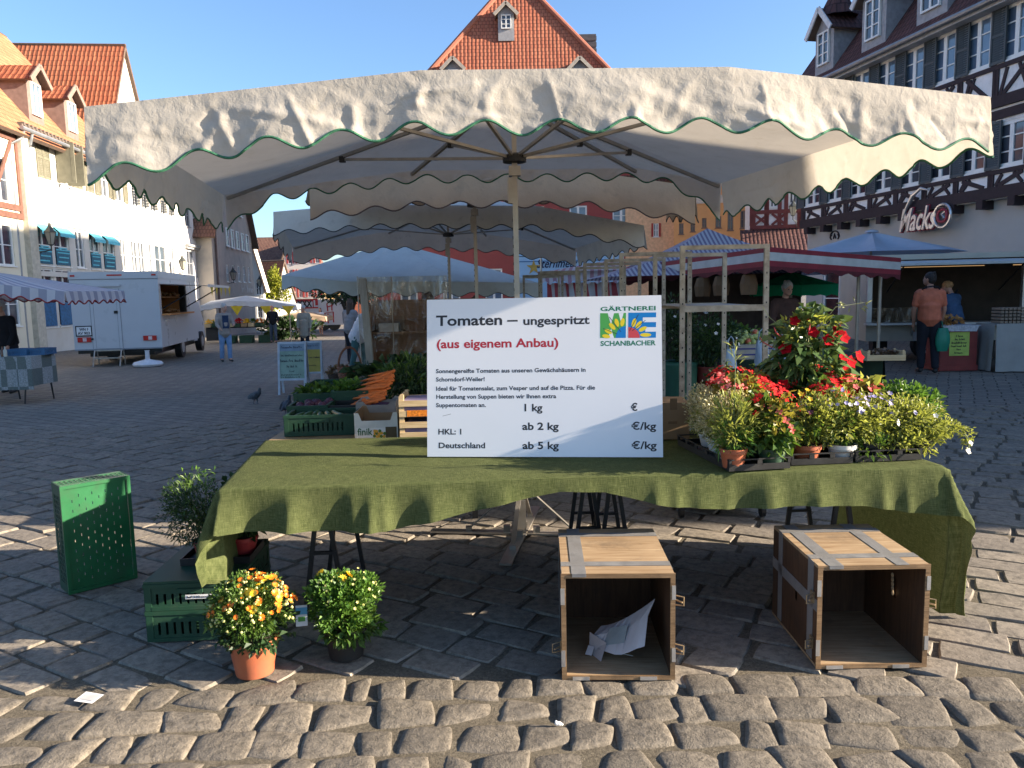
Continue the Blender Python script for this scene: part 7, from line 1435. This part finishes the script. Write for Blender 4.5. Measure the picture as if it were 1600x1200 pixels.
# wall lanterns
def lantern(label, px, py, y, hh, arm):
    p = at_y(px, py, y); T = thing('wall_lantern', label, 'lantern', p, 0, 'old style wall lanterns'); k = hh; m = M()
    m.lathe([(.06*k, 0), (.09*k, .04*k)], 6); 
    for i in range(6): a = i*1.0472; m.tube([(.11*k*math.cos(a), .11*k*math.sin(a), .05*k), (.24*k*math.cos(a), .24*k*math.sin(a), .55*k)], .012*k, 4)
    m.lathe([(.27*k, .55*k), (.2*k, .62*k), (.1*k, .75*k), (.07*k, .82*k), (.03*k, .92*k), (.001, k)], 6); m.lathe([(.12*k, .03*k), (.12*k, .06*k), (.03*k, .03*k), (.03*k, -.2*k)], 6); m.obj('frame', mat('lantern_iron', (.05, .055, .05), .5), T)
    M().lathe([(.105*k, .06*k), (.225*k, .54*k)], 6).obj('lantern_glass', mat('milky_glass', (.5, .48, .4), .2, .05, 2, 0, trans=.4), T)
    m = M(); m.tube([(0, 0, -.15*k), (arm[0]*.3, arm[1]*.3, -.22*k), (arm[0], arm[1], -.22*k)], .025*k, 6); m.tube([(arm[0]*.45, arm[1]*.45, -.22*k), (arm[0]*.8, arm[1]*.8, -.4*k), (arm[0], arm[1], -.62*k)], .02*k, 6); m.obj('bracket', mat('lantern_iron', (.05, .055, .05)), T)
lantern('wall lantern on the white house above the striped stall awning', 80, 384, 30.5, .95, (-1.0, .3)); lantern('wall lantern on the white house just over the van roof', 286, 422, 46, .95, (-1.1, .4)); lantern('dark wall lantern on the grey gable house', 365, 438, 55, 1.0, (-2.2, .5)); lantern('small far wall lantern by the ivy covered gable', 406, 448, 74, 1.1, (-1.2, .3)); lantern('wall lantern on the red half-timbered house', 1239, 338, 40.5, .9, (.6, 1.0))
# white tent stall down the street
y_ = 37; z0 = gz(-13, 37); P = lambda px_, py_, y__=y_: at_y(px_, py_, y__)
T = umbrella('white_tent', 'low white tent stall with yellow pennants beyond the man in jeans', [P(312, 478), P(360, 470), P(430, 472), P(455, 478), P(470, 475, 41), P(400, 468, 41), P(330, 470, 41)], [((0, 1, 2, 3), None), ((3, 4), None), ((4, 5, 6), None), ((6, 7), None)], P(385, 462, 39), (P(385, 470).x, 39), P(385, 478).z, mat('white_tarp', (.55, .57, .6), .6, .08, 3, .2, 10, trans=.3), trimD, .25, .02, .5, .08, 4, .4, .04, ribs=False, base=None, polez=z0, cat='tent', trim_r=.01)
for q in (P(316, 480), P(452, 480), P(468, 480, 41)): M().tube([(q.x-T.location.x, q.y-T.location.y, 0), (q.x-T.location.x, q.y-T.location.y, q.z-z0)], .03, 6).obj('pole', alu, T)
yp = mat('yellow_pennant', (.6, .42, .02), .7); m = M()
for px_ in (372, 418, 452): q = P(px_, 478)-V(T.location); m.face([(q.x-.3, -2.2, q.z), (q.x+.3, -2.2, q.z), (q.x, -2.2, q.z-.45)])
m.obj('pennant', yp, T)
umbrella('brown_tent', 'dim brown tent stall in front of the advert lorry down the street', [P(440, 493, 44), P(470, 491, 44), P(508, 495, 44), P(520, 493, 49), P(450, 490, 49)], [((0, 1, 2), None), ((2, 3), None), ((3, 4), None), ((4, 5), None)], P(474, 486, 46.5), (P(474, 470, 46.5).x, 46.5), .6, cvB, trimR, .25, .02, .5, .1, 3, .3, .03, ribs=False, base=None, polez=gz(-12, 46), cat='tent')
T = thing('produce_stand', 'long market stand with boxes of fruit under the white tent', 'stand', (P(322, 520, 37.5).x, 37.5, gz(-13, 37.5))); wS = P(412, 520, 37.5).x-T.location.x; m = M(); m.bx(0, wS, 0, 1.2, .7, .75); m.bx(0, wS*.4, -.02, 0, .1, .7); m.obj('bench', mat('dark_bench', (.04, .04, .04), .8), T)
for i in range(8): M().bx(i*wS/8+.03, (i+1)*wS/8-.03, -.2, .4, .76, .93).obj('produce_tray', [pale, grn2, karton][i % 3], T)
for i in range(8): m = M(); m.quads(leafcloud((i*wS/8+wS/16, .1, .98), (wS/17, .25, .09), 60, .14, .1)); m.obj('produce', [fYe, Lg, fOr, Lb, fRed][i % 5], T)
for i, (px_, lab) in enumerate(((345, 'green crates stacked at the feet of the man in jeans'), (372, 'green crate pile in front of the white tent stand'), (402, 'green crate pile near the man in the black jumper'))):
    p = ground(px_, 36.4); T = slot_crate('crate_pile', lab, p, 0, .6, .4, .35, grn2, 'green crates by the white tent', slots=False)
stuff('green_stock', 'dark green potted plants heaped between the tents', 'plants', [(0, leafcloud((P(455, 520, 40).x, 40, gz(-11, 40)+.5), (1.6, .6, .5), 900, .3, .16))], [Ld])
# lorry with furniture advert
y_ = 62; p = ground(470, y_); T = thing('advert_lorry', 'white lorry trailer with a red and white letter sign and a red chair picture', 'lorry', p); xr = at_y(536, 490, y_).x-p.x; z1 = hgt(500, 468, y_)-p.z; z0 = hgt(500, 508, y_)-p.z; m = M(); m.bx(0, xr, 0, 2.4, z0, z1); m.obj('box_body', mat('white_lorry', (.7, .7, .7), .5, .03), T)
m = M(); sx0, sx1, sz0, sz1 = at_y(463, 476, y_).x-p.x, at_y(497, 476, y_).x-p.x, hgt(480, 482, y_)-p.z, hgt(480, 467, y_)-p.z; m.bx(sx0, sx1, -.06, -.01, sz0, sz1); s_ = m.obj('sign_panel', mat('sign_bright_red', (.55, .02, .03), .5), T); M().bx(sx0+.1, sx0+(sx1-sx0)*.76, -.08, -.062, sz0+.1, sz1-.22).obj('sign_white', mat('white_lorry', (.7, .7, .7)), s_)
text('XXX', .7, 'lettering', inkK, s_, (sx0+.15, -.1, sz0+.14), (1, 0, 0), (0, 0, 1), bold=.03, width=(sx1-sx0)*.68); text('L', .7, 'lettering', mat('white_lorry', (.7, .7, .7)), s_, (sx0+(sx1-sx0)*.8, -.1, sz0+.14), (1, 0, 0), (0, 0, 1), bold=.03)
m = M(); q = at_y(508, 492, y_).x-p.x; cz = hgt(515, 489, y_)-p.z; u_ = .05*y_/62; cm_ = .026*y_
for a_, b_ in (((0, 0), (0, -.75)), ((.25, -.05), (.25, -.85)), ((.7, .1), (.7, -.8)), ((.6, .2), (.62, 1.0)), ((.25, .15), (.2, .8)), ((0, 0), (.7, .1)), ((.2, .8), (.62, 1.0)), ((.22, .5), (.62, .62))): m.bar((q+a_[0]*.95, -.03, cz+a_[1]*.95), (q+b_[0]*.95, -.03, cz+b_[1]*.95), .03, .09, up=(1, 0, 0))
m.bar((q, -.03, cz), (q+.66, -.03, cz+.08), .03, .2, up=(1, 0, 0)); m.obj('chair_picture', mat('sign_bright_red', (.55, .02, .03)), T)
m = M(); m.bx(0, xr, .2, 2.2, .5, z0)
for x in (.8, 1.8, xr-.8): m.tube([(x, .1, .5), (x, .4, .5)], .5, 14)
m.obj('chassis', blackp, T)
# trees and ivy
def tree(name, label, loc, h, cr, lm, n, leaf, vz=.32):
    T = thing(name, label, 'tree', loc); m = M(); m.tube([(0, 0, 0), (.05, 0, h*.3), (0, .05, h*.55)], [.22, .17, .1], 9)
    for i in range(9): a = random.random()*6.28; m.tube([(.03, 0, h*(.3+.03*i)), (cr*.4*math.cos(a), cr*.4*math.sin(a), h*.55+i*.05*h), (cr*.75*math.cos(a), cr*.75*math.sin(a), h*.6+i*.04*h)], [.09, .06, .02], 6)
    m.obj('trunk', mat('bark', (.06, .045, .035), .9, .3, 12, .6, 25), T); c = M(); c.quads(leafcloud((0, 0, h*.68), (cr, cr, h*vz), n, leaf, leaf*.55, clump=70, spread=.3)); c.obj('crown', lm, T)
tree('street_tree', 'dark leafed tree showing under the blue-grey tent by the plastic screen', ground(546, 30), 3.25, 1.25, Ld, 1500, .17, .17)
for px_, nm in ((428, 0),):
    y_ = 90; T = thing('ivy', 'yellow green ivy climbing the gable of the brick roofed house', 'ivy', ground(px_, y_)); z_ = -T.location.z; c = M(); c.quads(leafcloud((0, -.3, hgt(428, 458, y_)+z_), (1.9, .5, 2.0), 1800, .32, .24, clump=50)); c.quads(leafcloud((.3, -.3, hgt(430, 440, y_)+z_), (.7, .4, 2.0), 600, .3, .22)); c.obj('foliage', leafmat('ivy_yellow', (.16, .2, .02), (.42, .42, .06)), T)
# A-boards
def aboard(label, px, py, y, w, h, paper, lines, rz):
    p = ground(px, y); T = thing('chalkboard_sign', label, 'sign', p, rz, 'standing A-boards on the square'); t = rad(9); fr = mat('white_frame', (.5, .55, .62), .5)
    for s in (-1, 1):
        m = M(); A_ = lambda x, z: V((x, s*(math.sin(t)*(h-z)+.01), z*math.cos(t))); wd_ = .035
        for (x0, x1, z0, z1) in ((0, wd_, 0, h), (w-wd_, w, 0, h), (wd_, w-wd_, h-wd_, h), (wd_, w-wd_, .25, .25+wd_)): m.bar(A_((x0+x1)/2, z0), A_((x0+x1)/2, z1), x1-x0, .025, up=(0, 1, 0))
        f = m.obj('frame' , fr, T)
        pn = M(); pn.face([A_(wd_, .28), A_(w-wd_, .28), A_(w-wd_, h-wd_), A_(wd_, h-wd_)]) if s < 0 else pn.face([A_(wd_, .28), A_(wd_, h-wd_), A_(w-wd_, h-wd_), A_(w-wd_, .28)]); pn.obj('panel', paper if s < 0 else mat('dark_panel', (.05, .05, .05)), f)
        if s < 0:
            uz_ = V((0, math.sin(t), math.cos(t))).normalized()
            M().face([A_(wd_, h-.16)+V((0, -.004, 0)), A_(w-wd_, h-.16)+V((0, -.004, 0)), A_(w-wd_, h-wd_)+V((0, -.004, 0)), A_(wd_, h-wd_)+V((0, -.004, 0))]).obj('header', mat('header_blue', (.25, .33, .42), .6), f)
            for (s_, z, hh, x0, x1, sh) in lines: scrawl('lettering', mat('navy_letters', (.015, .015, .05)), f, A_(x0, z)+V((0, -.008, 0)), (1, 0, 0), uz_, x1-x0, hh*.62, .13)
aboard('white framed A-board with a pale green handwritten notice', 432, 607, 13.6, .5, .93, mat('pale_green_paper', (.3, .42, .34), .8), [('', .82, .07, .06, .42, .3), ('', .68, .05, .06, .44, 0), ('', .58, .08, .05, .45, .2), ('', .48, .07, .16, .34, .2), ('', .4, .05, .2, .3, 0), ('', .34, .045, .06, .4, 0), ('', .3, .04, .06, .4, 0)], rad(2))
aboard('white framed A-board with a yellow notice behind the pale green one', 471, 594, 14.9, .36, .88, mat('yellow_paper', (.5, .4, .1), .8), [('', .78, .06, .05, .31, .3), ('', .55, .07, .05, .31, 0), ('', .4, .05, .1, .25, 0)], rad(8))
# pigeons
pg = mat('pigeon_grey', (.06, .07, .085), .6, .4, 20)
for (px_, y__, lab, rz_) in ((392, 12.2, 'grey pigeon walking on the open paving near the A-board', rad(60)), (440, 10.9, 'grey pigeon facing away beside the vegetable crates', rad(170))):
    p = ground(px_, y__); T = thing('pigeon', lab, 'pigeon', p, rz_)
    up_ = rad(20); blobs('body', [('e', (0, 0, .14), (.055, .11, .06), Matrix.Rotation(rad(-28), 3, 'X')), ('c', (0, -.08, .17), (0, -.1, .24), .035, .024), ('e', (0, -.108, .25), (.021, .027, .022)), ('c', (0, .06, .12), (0, .17, .08), .035, .012), ('c', (0, -.13, .247), (0, -.15, .243), .007, .003), ('c', (.02, -.01, .1), (.025, -.015, .02), .012, .005), ('c', (-.02, .0, .1), (-.025, .02, .02), .012, .005), ('c', (.025, .01, .008), (.025, -.04, .006), .006, .005), ('c', (-.025, .03, .008), (-.025, -.02, .006), .006, .005), ('e', (.045, .03, .14), (.018, .11, .045), Matrix.Rotation(rad(-24), 3, 'X')), ('e', (-.045, .03, .14), (.018, .11, .045), Matrix.Rotation(rad(-24), 3, 'X'))], .005, pg, T, 2)

# ------------------------------------------------------------------ pieces that only share a shape become parts of their own
def split_loose(o):
    me = o.data; n = len(me.vertices); par = list(range(n))
    def find(i):
        while par[i] != i: par[i] = par[par[i]]; i = par[i]
        return i
    for p in me.polygons:
        v = p.vertices; a = find(v[0])
        for k in v[1:]: par[find(k)] = a
    isl = {}
    for p in me.polygons: isl.setdefault(find(p.vertices[0]), []).append(p)
    if len(isl) < 2: return
    base = o.name.split('.')[0]
    for ps in isl.values():
        ids = sorted({i for p in ps for i in p.vertices}); mp = {i: k for k, i in enumerate(ids)}; q = bpy.data.meshes.new(base)
        q.from_pydata([tuple(me.vertices[i].co) for i in ids], [], [tuple(mp[i] for i in p.vertices) for p in ps]); [q.materials.append(m) for m in me.materials]
        q.polygons.foreach_set('material_index', [p.material_index for p in ps]); q.polygons.foreach_set('use_smooth', [p.use_smooth for p in ps]); q.update()
        c = bpy.data.objects.new(base, q); COL.objects.link(c); c.parent = o.parent; c.location = o.location; c.rotation_euler = o.rotation_euler
    bpy.data.objects.remove(o)
for o in [o for o in list(bpy.data.objects) if o.type == 'MESH' and o.name.split('.')[0] in ('corbel', 'top_rail', 'leg', 'tin_patch', 'corner_post', 'pennant', 'eye', 'flower_buds', 'stripe', 'window_surround', 'sign_panel') and not o.children]: split_loose(o)
